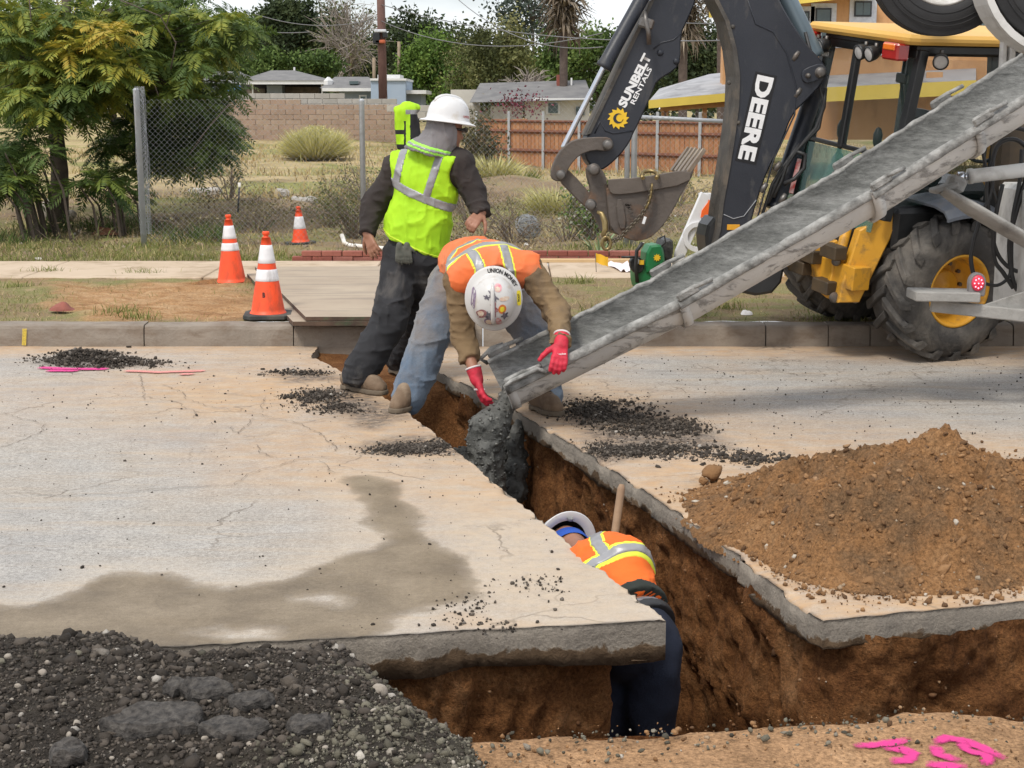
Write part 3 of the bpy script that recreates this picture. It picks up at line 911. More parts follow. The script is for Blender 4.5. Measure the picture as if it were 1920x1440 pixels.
# ================================================================== heaps, crumbs, marks and small things near the trench
ASPH = tone_mat('asphalt_crumbs', [(0.0, (0.028, 0.023, 0.018)), (0.55, (0.065, 0.053, 0.043)), (0.85, (0.115, 0.095, 0.076)), (0.985, (0.15, 0.13, 0.11)), (1.0, (0.36, 0.33, 0.29))], 0.9, 0.6, 120)
GRAV = tone_mat('gravel', [(0.0, (0.045, 0.04, 0.03)), (0.4, (0.105, 0.095, 0.07)), (0.8, (0.175, 0.16, 0.12)), (0.96, (0.24, 0.21, 0.17)), (1.0, (0.45, 0.41, 0.35))], 0.9, 0.5, 150)
CLOD = tone_mat('soil_clods', [(0.0, (0.10, 0.055, 0.028)), (0.5, (0.22, 0.118, 0.052)), (0.9, (0.32, 0.18, 0.085)), (0.975, (0.32, 0.26, 0.19)), (1.0, (0.46, 0.41, 0.34))], 0.95, 0.6, 90)
def heap(name, x0, x1, y0, y1, res, hfun, m, parent=None, **k):
 xs_ = np.arange(x0, x1, res); ys_ = np.arange(y0, y1, res)
 X, Y = np.meshgrid(xs_, ys_)
 Z = hfun(X, Y)
 keep = Z > -0.02
 V = np.stack([X, Y, np.maximum(Z, -0.03)], -1).reshape(-1, 3)
 F = grid_faces(len(xs_), len(ys_))
 kf = keep.ravel()[F].any(1)
 F = F[kf]
 u, inv = np.unique(F, return_inverse=True)
 return obj(name, np_mesh(name, V[u], inv.reshape(F.shape), True), m, parent, **k)
def gauss(x, y, cx, cy, sx, sy, a, rot=0.0):
 dx, dy = x - cx, y - cy
 u = dx * math.cos(rot) + dy * math.sin(rot); v = -dx * math.sin(rot) + dy * math.cos(rot)
 return a * np.exp(-0.5 * ((u / sx) ** 2 + (v / sy) ** 2))
# ---- spoil heap
SPO = [g2(*p) for p in [(1280, 930), (1325, 985), (1400, 1045), (1480, 1085), (1600, 1108), (1760, 1112), (1960, 1100), (2300, 1080), (2500, 960), (2300, 880), (1900, 860), (1600, 868), (1440, 885), (1340, 900)]]
pk = G(1655, 990)
def spoil_h(x, y):
 p3 = np.stack([x, y, x * 0], -1)
 s = np.where(inpoly(x, y, SPO), 1, -1) * polydist(x, y, SPO) + fbm(p3, 2.5, 4, seed=101) * 0.09
 h = gauss(x, y, pk.x, pk.y + .05, .38, .42, .165) + gauss(x, y, pk.x - .38, pk.y - .15, .34, .32, .10) + gauss(x, y, pk.x + .42, pk.y - .15, .36, .4, .11)
 h += gauss(x, y, pk.x + .05, pk.y - .52, .55, .25, .10) + gauss(x, y, pk.x + .9, pk.y - .1, .5, .5, .10) + gauss(x, y, pk.x - .06, pk.y - .08, .07, .10, .06) + gauss(x, y, pk.x + .26, pk.y - .02, .10, .07, .05)
 lump = fbm(p3, 3.5, 5, 0.6, seed=103) * 0.10 + fbm(p3, 14, 4, 0.6, seed=104) * 0.055 + fbm(p3, 38, 3, .65, seed=108) * .022 + (np.abs(fbm(p3, 7, 3, seed=105)) - .2) * 0.09
 return (h + lump * sstep(0.0, 0.15, h)) * sstep(-0.02, 0.22, s) + sstep(0, .08, s) * 0.012 - 0.012 * (s < 0.0) - 0.03 * (s < -0.03)
spoil = thing('soil_heap', (pk.x, pk.y, 0), 'heap of loose orange brown soil on the road right of the trench', 'soil heap')
heap('soil', 0.4, 3.6, 5.1, 7.7, 0.013, spoil_h, SOIL_PILE, spoil)
n = 9000
px_ = rng.uniform(0.45, 2.7, n); py_ = rng.uniform(5.15, 7.3, n)
hz = spoil_h(px_, py_); ok = hz > 0.0
px_, py_, hz = px_[ok], py_[ok], hz[ok]
sz = np.clip(rng.lognormal(-5.35, 0.7, len(px_)), 0.002, 0.016)
V, F, T = rocks(np.stack([px_, py_, hz + sz * .1], -1), sz, 0.75, jag=.4)
obj('clods', np_mesh('clods', V, F, False, dict(tone=T)), CLOD, spoil, kind='stuff')
n = 80; qx = rng.uniform(0.6, 2.4, n); qy = rng.uniform(5.2, 7.0, n); hz = spoil_h(qx, qy); ok = hz > .004; qx, qy, hz = qx[ok], qy[ok], hz[ok]; sz = np.clip(rng.lognormal(-3.9, .4, len(qx)), .012, .05)
V, F, T = rocks(np.stack([qx, qy, hz - sz * .55], -1), sz, .9, ico(3), .03); V = V + (fbm(V, 24, 4, .7, seed=106) * .034)[:, None] * np.array([1, .6, .8]); obj('lumps', np_mesh('lumps', V, F, True, dict(tone=T * .8)), CLOD, spoil, kind='stuff')
n = 2600; a_ = rng.integers(0, len(SPO) - 4, n); e0 = np.array(SPO)[a_] + (np.array(SPO)[a_ + 1] - np.array(SPO)[a_]) * rng.uniform(0, 1, (n, 1)); e0 = e0 + rng.normal(0, .10, (n, 2)); k = (e0[:, 0] > redge(e0[:, 1]) + .03) & (e0[:, 1] > frontR(e0[:, 0]) + .03); e0 = e0[k]
V, F, T = rocks(np.concatenate([e0, np.full((len(e0), 1), .004)], 1), np.clip(rng.lognormal(-5.4, .6, len(e0)), .002, .018), .75, jag=.4); obj('scattered_clods', np_mesh('scattered_clods', V, F, False, dict(tone=T)), CLOD, spoil, kind='stuff')
cl = G(1335, 905); V, F, T = rocks(np.array([[cl.x, cl.y, .05], [cl.x + .08, cl.y - .06, .02], [cl.x - .05, cl.y - .05, .02]]), np.array([.058, .03, .025]), 0.85, ico(3), .03); V = V + (fbm(V, 16, 4, .65, seed=107) * .035)[:, None] * np.array([1, .5, .8])
obj('soil_clod', np_mesh('soil_clod', V, F, True, dict(tone=T * 0 + .45)), CLOD, label='large orange clod of earth lying left of the soil heap', cat='clod')
# ---- broken asphalt heap, bottom left
AH = [g2(*p) for p in [(-500, 1222), (0, 1222), (70, 1212), (150, 1206), (250, 1212), (330, 1224), (470, 1232), (560, 1222), (640, 1208), (672, 1240), (720, 1282), (800, 1345), (868, 1385), (905, 1440), (915, 1600), (-500, 1600)]]
def asph_h(x, y):
 p3 = np.stack([x, y, x * 0], -1)
 s = np.where(inpoly(x, y, AH), 1, -1) * polydist(x, y, AH) + fbm(p3, 4, 4, seed=111) * 0.03
 h = 0.105 * (1 - np.exp(-np.maximum(s, 0) / 0.16)) + fbm(p3, 2.2, 4, seed=112) * 0.045 + fbm(p3, 9, 4, 0.6, seed=113) * 0.022 + fbm(p3, 34, 3, .6, seed=114) * 0.008
 return np.where(s > 0, np.maximum(h, 0.004) * sstep(0, .05, s), -0.05)
def m_aheap():
 t = NT('asphalt_heap')
 c = t.ramp(t.noise(9, 8, .7), [(0.3, (0.03, 0.026, 0.022)), (0.6, (0.075, 0.063, 0.05)), (0.75, (0.13, 0.10, 0.072))])
 p = t.n('ShaderNodeSeparateXYZ'); t.put(p.inputs[0], t.obj())
 r = t.math('ADD', t.math('ADD', t.math('MULTIPLY', p.outputs[0], 1.1), t.math('MULTIPLY', p.outputs[1], -0.55)), t.math('MULTIPLY', t.noise(4, 5), 0.9))
 c = t.mix(t.ramp(t.math('ADD', r, 2.35), [(0.35, 0.0), (0.6, 1.0)]), c, t.ramp(t.noise(22, 7, .7), [(0.3, (0.07, 0.062, 0.046)), (0.65, (0.16, 0.145, 0.11))]))
 t.set(c, 0.95, t.bump(t.noise(120, 6, .75), 1.0, 0.02), spec=0.2)
 return t.m
aheap = thing('asphalt_heap', (-0.9, 4.3, 0), 'dark heap of broken asphalt and gravel in the near left corner', 'asphalt heap')
heap('rubble_bed', -2.6, 0.0, 2.9, 5.1, 0.011, asph_h, m_aheap(), aheap)
n = 72000
px_ = -2.4 + 2.4 * rng.uniform(0, 1, n) ** .75; py_ = rng.uniform(3.55, 5.0, n)
hz = asph_h(px_, py_); ok = hz > 0.0
px_, py_, hz = px_[ok], py_[ok], hz[ok]
sz = np.clip(rng.lognormal(-6.0, 0.75, len(px_)), 0.0018, 0.024)
gr = sstep(-.15, .25, px_ * 1.0 - py_ * 0.5 + 2.55 + fbm(np.stack([px_, py_, px_ * 0], -1), 3, 3, seed=120) * 0.25)
isg = rng.uniform(0, 1, len(px_)) < np.maximum(gr * .8, 0.02)
pts = np.stack([px_, py_, hz + sz * 0.25], -1)
V, F, T = rocks(pts[~isg], sz[~isg], 0.75, jag=.5)
obj('asphalt_crumbs', np_mesh('asphalt_crumbs', V, F, False, dict(tone=T ** 1.3)), ASPH, aheap, kind='stuff')
V, F, T = rocks(pts[isg], sz[isg] * 0.85, 0.8, jag=.38)
obj('gravel', np_mesh('gravel', V, F, False, dict(tone=T)), GRAV, aheap, kind='stuff')
PEB = mat('pale_pebble', (0.36, 0.32, 0.265), (0.25, 0.21, 0.17), 30, 0.85, 0.3, 90)
pebpx = [(390, 1335), (188, 1376), (208, 1392), (81, 1277), (35, 1302), (75, 1298), (145, 1368), (130, 1393), (298, 1244), (263, 1282), (520, 1347), (280, 1374), (353, 1412), (22, 1326), (711, 1283), (640, 1325), (540, 1285),
         (700, 1345), (753, 1407), (610, 1410), (412, 1429), (210, 1428), (90, 1260), (220, 1236), (15, 1240), (385, 1400), (560, 1420), (470, 1415)]
for i, (a, b) in enumerate(pebpx):
 q = G(a, b, .09); h = float(asph_h(np.array([q.x]), np.array([q.y]))[0])
 V, F, T = rocks(np.array([[q.x, q.y, max(h, 0) + .006]]), np.array([[.026 if (a, b) == (711, 1283) else random.uniform(.005, .015)]]), 0.75, ICO2, 0.12)
 obj('pebble', np_mesh('pebble', V, F, True), PEB, aheap)
CHK = mat('asphalt_chunk', (0.018, 0.016, 0.015), (0.11, 0.098, 0.086), 55, 0.95, 1.0, 110)
def chunk(px, py, sx, sy, th, rot, tilt, seed, label):
 q = G(px, py, .1)
 h = float(asph_h(np.array([q.x]), np.array([q.y]))[0])
 n_ = 9; r_ = random.Random(seed)
 poly = [(sx * math.cos(2 * math.pi * i / n_) * r_.uniform(.7, 1.15), sy * math.sin(2 * math.pi * i / n_) * r_.uniform(.75, 1.12)) for i in range(n_)]
 bm = bmesh.new()
 m = MB(); m.prism(poly, th, bev=th * .2)
 me = m.me('tmp'); bm.from_mesh(me)
 bmesh.ops.triangulate(bm, faces=bm.faces[:])
 bmesh.ops.subdivide_edges(bm, edges=bm.edges[:], cuts=2, use_grid_fill=True)
 for v in bm.verts:
  k = mnoise.noise(v.co * 28 + Vector((seed, 0, 0))); k2 = mnoise.noise(v.co * 70)
  v.co += Vector((mnoise.noise(v.co * 20), mnoise.noise(v.co * 20 + Vector((5, 5, 5))), k)) * 0.013 + Vector((mnoise.noise(v.co * 55), 0, k2)) * .007
 bm.to_mesh(me); bm.free()
 me.transform(Matrix.Translation((q.x, q.y, h + th * .35)) @ Matrix.Rotation(rot, 4, 'Z') @ Matrix.Rotation(tilt, 4, 'X'))
 return obj('asphalt_chunk', me, CHK, label=label, cat='asphalt chunk', group='chunks of broken asphalt')
chunk(300, 1372, .135, .085, .05, .15, .12, 3, 'largest flat slab of broken asphalt lying on the dark heap')
chunk(390, 1318, .085, .045, .06, -.3, .35, 5, 'rounded asphalt lump just behind the largest flat slab')
chunk(475, 1335, .075, .04, .045, .2, .1, 8, 'low asphalt lump at the right end of the row of chunks')
chunk(335, 1308, .045, .035, .045, .6, .1, 9, 'small asphalt lump left of the rounded one')
chunk(440, 1385, .10, .05, .035, .1, .05, 12, 'thin crumbling asphalt flake right of the largest flat slab')
chunk(580, 1375, .06, .04, .04, .4, .1, 15, 'grey asphalt flake nearest the trench on the dark heap')
chunk(130, 1425, .06, .045, .05, .9, .1, 18, 'brownish asphalt lump at the bottom edge of the heap')
# ---- crumbs of black asphalt left on the road
def crumbs(name, label, lobes, n, smin_, smax_, hgt, parent=None, seed=0):
 pts, hs = [], []
 for (cx, cy, rx, ry, w) in lobes:
  c = G(cx, cy); e = G(cx + rx, cy); f_ = G(cx, cy - ry)
  sx_, sy_ = abs(e.x - c.x) / 1.7, abs(f_.y - c.y) / 1.7
  k = int(n * w)
  u, v = rng.normal(size=k), rng.normal(size=k)
  pts.append(np.stack([c.x + u * sx_, c.y + v * sy_, np.exp(-.5 * (u * u + v * v)) * hgt], -1))
 pts = np.concatenate(pts)
 cut = (pts[:, 0] < ledge(pts[:, 1]) - .01) | (pts[:, 0] > redge(pts[:, 1]) + .01)
 pts = pts[cut & (pts[:, 1] < KERB_Y - .03)]
 dens = fbm(pts * np.array([1, 1, 0]), 6, 3, seed=seed)
 pts = pts[rng.uniform(-.55, .25, len(pts)) < dens]
 sz = np.clip(rng.lognormal(math.log(smin_) + .4, 0.62, len(pts)), smin_, smax_)
 pts[:, 2] = pts[:, 2] * rng.uniform(.2, 1, len(pts)) + sz * .3
 V, F, T = rocks(pts, sz, 0.75, jag=.35)
 return obj(name, np_mesh(name, V, F, False, dict(tone=T ** 1.3)), ASPH, label=label, cat='asphalt crumbs', kind='stuff')
crumbs('asphalt_crumbs', 'low pile of black asphalt crumbs by the pink paint near the kerb', [(150, 672, 60, 10, .55), (200, 683, 90, 8, .45)], 6500, .003, .02, .06, seed=1)
crumbs('asphalt_crumbs', 'black asphalt crumbs in the rear of the left road near the boots', [(590, 745, 55, 14, .6), (640, 765, 60, 9, .3), (560, 700, 60, 5, .2)], 3600, .0025, .014, .012, seed=2)
crumbs('asphalt_crumbs', 'strip of black crumbs on the left trench edge before the boots', [(770, 842, 80, 10, .7), (850, 835, 55, 9, .3)], 4200, .0025, .011, .012, seed=3)
crumbs('asphalt_crumbs', 'black asphalt crumbs right of the trench below the chute', [(1130, 770, 75, 18, .45), (1230, 800, 80, 16, .35), (1180, 845, 130, 13, .5)], 11000, .0025, .017, .014, seed=4)
crumbs('asphalt_crumbs', 'thin black crumbs beside the left side of the soil heap', [(1300, 850, 90, 14, .6), (1420, 862, 60, 10, .4)], 1200, .004, .015, .005, seed=5)
crumbs('asphalt_crumbs', 'few dark crumbs on the near corner of the left road slab', [(995, 1098, 60, 18, .3), (880, 1140, 60, 25, .25), (830, 1175, 120, 12, .45)], 520, .0025, .009, .003, seed=6)
pp = rng.uniform([-3.5, 5.2, 0.002], [0.2, 10.6, .004], (900, 3)); pp2 = rng.uniform([0.3, 7.2, 0.002], [3.6, 10.6, .004], (900, 3))
pp = np.concatenate([pp, pp2]); pp = pp[(pp[:, 0] < ledge(pp[:, 1]) - .02) | (pp[:, 0] > redge(pp[:, 1]) + .02)]
V, F, T = rocks(pp, np.clip(rng.lognormal(-5.8, .5, len(pp)), .002, .012), .8)
obj('road_grit', np_mesh('road_grit', V, F, False, dict(tone=T * .8)), ASPH, label='loose dark grit strewn over the whole road', cat='grit', kind='stuff')
pp = rng.uniform([-0.6, 3.4, 0.0], [1.7, 4.5, .01], (1500, 3)); pp = pp[pp[:, 1] < near_edge(pp[:, 0]) - .02]
V, F, T = rocks(pp, np.clip(rng.lognormal(-5.6, .5, len(pp)), .002, .012), .8)
obj('ground_grit', np_mesh('ground_grit', V, F, False, dict(tone=T)), CLOD, label='small stones and clods on the earth in front of the trench', cat='grit', kind='stuff')
# stones along the near lip
xs_ = rng.uniform(-.35, 1.6, 260); yl = near_edge(xs_) - .06 - np.abs(rng.normal(0, .10, 260))
V, F, T = rocks(np.stack([xs_, yl, rng.uniform(0, .015, 260)], -1), np.clip(rng.lognormal(-5.2, .45, 260), .003, .014), .8)
obj('lip_stones', np_mesh('lip_stones', V, F, False, dict(tone=T)), GRAV, label='grey stones along the near lip of the trench', cat='stones', kind='stuff')
# ---- main cracks in the left road as fine open joints
CRK = mat('crack_dark', (0.10, 0.08, 0.06), (0.16, 0.12, 0.09), 30, 0.95)
def crack(pts, w, seed):
 q = [Vector((*g2(*p), 0.0)) for p in pts]
 fine = []
 r_ = random.Random(seed)
 for a, b in zip(q[:-1], q[1:]):
  k = max(2, int((b - a).length / 0.03))
  for i in range(k):
   t_ = i / k; d_ = (b - a).normalized(); nn = Vector((-d_.y, d_.x, 0))
   fine.append(a + (b - a) * t_ + nn * r_.uniform(-.012, .012))
 fine.append(q[-1])
 m = MB(); n_ = len(fine); vs = []
 for i, p in enumerate(fine):
  d_ = (fine[min(i + 1, n_ - 1)] - fine[max(i - 1, 0)]).normalized(); nn = Vector((-d_.y, d_.x, 0))
  ww = w * r_.uniform(.4, 1.2) * (0.25 if i in (0, n_ - 1) else 1)
  vs += [p + nn * ww + Vector((0, 0, .0075)), p - nn * ww + Vector((0, 0, .0075))]
 m.add(vs, [(2 * i, 2 * i + 1, 2 * i + 3, 2 * i + 2) for i in range(n_ - 1)])
 return m.build('crack', CRK, road_l)
for i, c in enumerate([[(0, 842), (40, 828), (78, 812), (86, 797), (0, 775)], [(438, 912), (470, 888), (520, 875), (565, 862), (620, 858)], [(438, 912), (350, 915), (240, 925), (120, 932), (0, 925)],
                       [(482, 835), (490, 850), (520, 862)], [(600, 865), (618, 875), (612, 885), (640, 890)], [(300, 722), (345, 738), (350, 750), (400, 765), (470, 775), (560, 795), (600, 815), (625, 835), (630, 848)],
                       [(262, 700), (268, 730), (272, 752)], [(350, 738), (440, 740), (495, 748), (490, 770)], [(430, 800), (445, 815), (475, 785)]]): crack(c, .0019, i)
# ---- paint marks
def m_paint(name, c, rough=.7, lo=.4, hi=.62):
 t = NT(name)
 e = t.attr('edge')
 a = t.ramp(t.math('ADD', t.math('MULTIPLY', e, 0.62), t.math('MULTIPLY', t.noise(55, 8, .85), 0.95)), [(lo + .2, 0.0), (hi + .32, .95)])
 t.set(t.mix(t.noise(30, 4), c, tuple(x * .8 for x in c)), rough, alpha=a)
 return t.m
def paint(name, strokes, w, z, m, parent=None, **k):
 V, F, E = [], [], []
 for st in strokes:
  q = [Vector((*g2(*p), 0.0)) for p in st]
  fine = []
  for a, b in zip(q[:-1], q[1:]):
   kk = max(3, int((b - a).length / .02))
   fine += [a + (b - a) * (i / kk) for i in range(kk)]
  fine.append(q[-1])
  b0 = len(V)
  for i, p in enumerate(fine):
   d_ = (fine[min(i + 1, len(fine) - 1)] - fine[max(i - 1, 0)]).normalized(); nn = Vector((-d_.y, d_.x, 0))
   endf = min(1, min(i, len(fine) - 1 - i) / 2.0)
   for j, e_ in enumerate((0, .7, 1, .7, 0)):
    pt = p + nn * w * (j - 2)
    pt.z = z(pt.x, pt.y) if callable(z) else z
    V.append(pt); E.append(e_ * (0.35 + .65 * endf))
  for i in range(len(fine) - 1):
   for j in range(4): F.append((b0 + i * 5 + j, b0 + i * 5 + j + 1, b0 + (i + 1) * 5 + j + 1, b0 + (i + 1) * 5 + j))
 return obj(name, np_mesh(name, np.array([v[:] for v in V]), np.array(F), True, dict(edge=E)), m, parent, **k)
PINK = m_paint('pink_marking_paint', (0.72, 0.04, 0.26))
def gz(x, y):
 p3 = np.array([[x, y, 0.0]])
 return float((fbm(p3, 2.5, 6, 0.6, seed=70) * 0.03 + fbm(p3, 16, 4, 0.6, seed=71) * 0.008)[0]) + 0.006
paint('pink_mark', [[(1600, 1400), (1650, 1396), (1708, 1389)], [(1656, 1408), (1690, 1404), (1712, 1414), (1702, 1425), (1668, 1425)], [(1752, 1400), (1775, 1388), (1800, 1394), (1842, 1408), (1885, 1428)],
     [(1752, 1400), (1760, 1418), (1800, 1432)], [(1800, 1394), (1812, 1412), (1850, 1422), (1850, 1440)], [(1735, 1432), (1770, 1437), (1815, 1442)]], .013, gz, PINK,
      label='pink sprayed utility marks on the earth in the near right corner', cat='paint mark', kind='structure')
paint('pink_mark', [[(72, 691), (130, 694), (205, 694)], [(85, 697), (150, 697)]], .028, .009, PINK, label='pink sprayed stripe beside the black crumbs near the kerb', cat='paint mark', kind='structure')
paint('pink_mark', [[(230, 697), (300, 700), (390, 697)], [(330, 704), (370, 703)]], .03, .009, m_paint('faded_pink_paint', (0.72, 0.28, 0.25), .8, .55, .9), label='faded pink dusting right of the pink stripe', cat='paint mark', kind='structure')
# yellow mark on the kerb face
ky = MB(); kp = P(45, 630, KERB_Y)
ky.add([(kp.x - .018, KERB_Y - .004, .01), (kp.x + .012, KERB_Y - .004, .01), (kp.x + .02, KERB_Y + .010, .13), (kp.x - .012, KERB_Y + .010, .13)], [(0, 1, 2, 3)])
me = ky.me('yellow_mark'); a_ = me.attributes.new('edge', 'FLOAT', 'POINT'); a_.data.foreach_set('value', [.6] * 4)
obj('yellow_mark', me, m_paint('yellow_marking_paint', (0.75, 0.55, 0.06)), kerb)
# ---- traffic cones
ORG = mat('cone_orange', (0.95, 0.095, 0.02), (0.85, 0.075, 0.018), 9, 0.5, 0.12, 25, dirt=(0.36, 0.075, 0.035), dirt_amt=0.4, dirt_scale=9, streak=(1, 1, .5))
CWHT = mat('cone_reflective_white', (0.80, 0.79, 0.80), (0.70, 0.69, 0.70), 14, 0.45, 0.1, 60, dirt=(0.40, 0.37, 0.36), dirt_amt=0.25, dirt_scale=10, streak=(1.5, 1.5, .3))
RUB = mat('black_rubber', (0.03, 0.033, 0.032), (0.055, 0.06, 0.055), 10, 0.8, 0.3, 50, dirt=(0.14, 0.12, 0.095), dirt_amt=0.3)
def make_cone(H, bands, loc, rot, label, tilt=(0, 0), base=True, wb=0.126):
 t = thing('traffic_cone', loc, label, 'traffic cone', 'orange traffic cones')
 t.rotation_euler = (tilt[0], tilt[1], rot)
 zb = .035
 rad = lambda z: wb + (.024 - wb) * (z - zb) / (H - zb)
 m = MB(); m.lathe([(wb + .012, zb - .008), (wb + .006, zb + .008), (rad(zb + .01), zb + .014)] + [(rad(z), z) for z in np.linspace(zb + .03, H - .045, 10)] +
                      [(rad(H - .045) + .001, H - .045), (.019, H - .04), (.019, H - .028), (.026, H - .022), (.026, H - .004), (.022, H), (.014, H), (.013, H - .05)], n=28)
 m.build('cone_body', ORG, t, local=True)
 for (z0, z1) in bands:
  z0, z1 = H * z0, H * z1
  b = MB(); b.lathe([(rad(z0) + .001, z0)] + [(rad(z) + .003, z) for z in np.linspace(z0 + .002, z1 - .002, 5)] + [(rad(z1) + .001, z1)], n=28)
  b.build('reflective_band', CWHT, t, local=True)
 if base:
  c_ = wb + .05; k_ = .05
  poly = [(c_ - k_, -c_), (c_, -c_ + k_), (c_, c_ - k_), (c_ - k_, c_), (-c_ + k_, c_), (-c_, c_ - k_), (-c_, -c_ + k_), (-c_ + k_, -c_)]
  b = MB(); b.prism(poly, .034, Matrix.Translation((0, 0, .017)), bev=.006); b.build('cone_base', RUB, t, local=True)
 return t
q = G(503, 596, .16); c3 = make_cone(.635, [(.735, .86), (.43, .58 + .08 - .08)][0:0] + [(.635, .845), (.43, .565)], (q.x, q.y, .165), .1, 'nearest traffic cone, on a dark base at the kerb, lettered B')
bme = text_mesh('B', .05, .0022, .0, .9); bme.transform(Matrix.Translation((-.028, -.1215, .175)) @ Matrix.Rotation(R(81), 4, 'X'))
for v in bme.vertices:
 a_ = math.atan2(v.co.y, v.co.x); rr = .126 + (.024 - .126) * (v.co.z - .035) / .6 + .002
 v.co.x, v.co.y = rr * math.cos(a_), rr * math.sin(a_)
bm_o = obj('lettering', bme, mat('black_ink', (0.015, 0.014, 0.014), None, 20, .7), c3, local=True)
q = G(435, 527, .16); make_cone(.625, [(.66, .845), (.49, .60)], (q.x, q.y, .13), .4, 'middle traffic cone, its foot sunk in loose dirt by the sidewalk', (0, R(-1.5)), base=False)
q = G(564, 459, .16); make_cone(.43, [(.42, .74)], (q.x, q.y, .165), .7, 'small far traffic cone behind the chain link fence', (0, R(-3)), wb=.095)
dq = G(440, 524, .16); heap('dirt_ridge', dq.x - .5, dq.x + .35, dq.y - .35, dq.y + .12, .02, lambda x, y: .13 + gauss(x, y, dq.x, dq.y - .12, .22, .07, .07) + fbm(np.stack([x, y, x * 0], -1), 9, 4, seed=130) * .03 - .02 * (np.abs(x - dq.x) > .4), SOIL_PILE, label='low ridge of loose dirt around the middle cone', cat='dirt')
# ---- plywood sheets over the verge
PLY = mat('dusty_plywood', (0.34, 0.27, 0.2), (0.41, 0.335, 0.25), 2.2, 0.9, 0.25, 60, dirt=(0.2, 0.17, 0.14), dirt_amt=0.35, dirt_scale=3, streak=(.4, 3, 1))
PLYE = mat('plywood_edge', (0.12, 0.075, 0.05), (0.06, 0.04, 0.03), 8, 0.9, 0.3, 40, dirt=(0.06, 0.17, 0.07), dirt_amt=0.08, dirt_scale=2.5)
def sheet(pts, z, th, label):
 q = [G(*p, z) for p in pts]
 m = MB(); n_ = len(q)
 m.add([(p.x, p.y, z) for p in q] + [(p.x, p.y, z - th) for p in q], [list(range(n_))] , 0)
 m.add([(p.x, p.y, z) for p in q] + [(p.x, p.y, z - th) for p in q], [(i, n_ + i, n_ + (i + 1) % n_, (i + 1) % n_) for i in range(n_)], 1)
 m.add([(p.x, p.y, z - th) for p in q], [list(range(n_))[::-1]], 1)
 o = m.me('plywood_sheet'); bm = bmesh.new(); bm.from_mesh(o); bmesh.ops.recalc_face_normals(bm, faces=bm.faces[:]); bm.to_mesh(o); bm.free()
 return obj('plywood_sheet', o, [PLY, PLYE], label=label, cat='board', group='plywood sheets on the verge')
sheet([(549, 603), (760, 603), (760, 515), (463, 513)], .198, .03, 'lower dusty sheet, its green edge showing beside the nearest cone')
sheet([(573, 594), (885, 594), (838, 499), (478, 500)], .232, .028, 'upper dusty sheet lying on the other between cone and workers')
# ---- brick edging, timber strip, loose bits along the lot's front
BRK = [mat('red_brick_' + w, c, c2, 14, .9, .5, 60) for w, c, c2 in (('a', (.27, .085, .06), (.2, .06, .045)), ('b', (.33, .12, .085), (.24, .08, .06)), ('c', (.22, .075, .06), (.3, .12, .09)))]
edg = thing('brick_edging', G(850, 490, .16), 'low edging of red bricks along the back of the sidewalk', 'brick edging')
bx0 = G(548, 490, .16).x
bm0 = MB(); bm0.box((0, 0, 0), (.2, .1, .052), bev=.005); brick_me = [bm0.me('brick') for _ in BRK]
for k_, m_ in enumerate(BRK): brick_me[k_].materials.append(m_)
for c_ in range(2):
 for i in range(18):
  if c_ == 1 and i in (9,): continue
  o = bpy.data.objects.new('brick', brick_me[random.randrange(3)]); COL.objects.link(o); o.parent = edg
  o.matrix_parent_inverse = Matrix.Translation(-edg.location)
  o.location = (bx0 + .1 + i * .207 + c_ * .1 + random.uniform(-.004, .004), SW1 + .07 + random.uniform(-.008, .008) + (0.0 if c_ else -.005), .185 + c_ * .055)
  o.rotation_euler = (0, 0, random.uniform(-.03, .03))
WOODP = mat('pale_timber', (0.50, 0.34, 0.17), (0.6, 0.43, 0.24), 3, .8, .2, 40)
m = MB(); a_, b_ = G(1010, 510, .17), G(1200, 512, .17); m.box(((a_.x + b_.x) / 2, SW1 - .12, .185), (b_.x - a_.x, .09, .035), bev=.004)
m.build('timber_strip', WOODP, label='long thin timber lying on the sidewalk right of the workers', cat='timber')
PVC = mat('white_pvc', (0.78, 0.75, 0.70), (0.68, 0.64, 0.58), 6, .5, dirt=(.4, .33, .25), dirt_amt=.3)
m = MB(); m.tube([P(641, 441, 17.3), P(646, 456, 17.2), P(655, 460, 17.15), P(720, 466, 17.0), P(785, 476, 16.9)], .026, 8); m.build('plastic_pipe', PVC, label='bent white plastic pipe lying at the foot of the fence', cat='pipe')
pl = thing('marker_flag', G(1118, 505, .16), 'small yellow marker flag on a wire by the sidewalk', 'flag')
m = MB(); f0 = G(1118, 512, .16); m.tube([f0, f0 + Vector((-.01, 0, .19))], .003, 5); m.build('wire', mat('dark_wire', (.08, .08, .08), None, 9, .5), pl)
m = MB(); b_ = f0 + Vector((-.01, 0, .19)); vs = []
for i in range(6):
 for j in range(4): vs.append(b_ + Vector((i * .024, .012 * math.sin(i * 1.3), -.03 * j - .008 * i - .004 * math.sin(i * 2 + j))))
m.add(vs, [(i * 4 + j, i * 4 + j + 1, (i + 1) * 4 + j + 1, (i + 1) * 4 + j) for i in range(5) for j in range(3)], 0, True)
m.build('flag_cloth', mat('yellow_plastic', (.85, .5, .03), (.75, .42, .02), 9, .6), pl)
m = MB(); pa, pb = G(1135, 497, .16), G(1188, 513, .16); vs = []
for i in range(9):
 for j in range(6):
  x = pa.x + (pb.x - pa.x) * i / 8 + .05 * (5 - j) / 5 * 0; y = pb.y + (pa.y - pb.y) * j / 5
  vs.append((x + .10 * (1 - j / 5) * (1 - i / 8), y, .178 + .012 * math.sin(i * 1.1 + j) + .008 * (i % 3)))
m.add(vs, [(i * 6 + j, (i + 1) * 6 + j, (i + 1) * 6 + j + 1, i * 6 + j + 1) for i in range(8) for j in range(5)], 0, True)
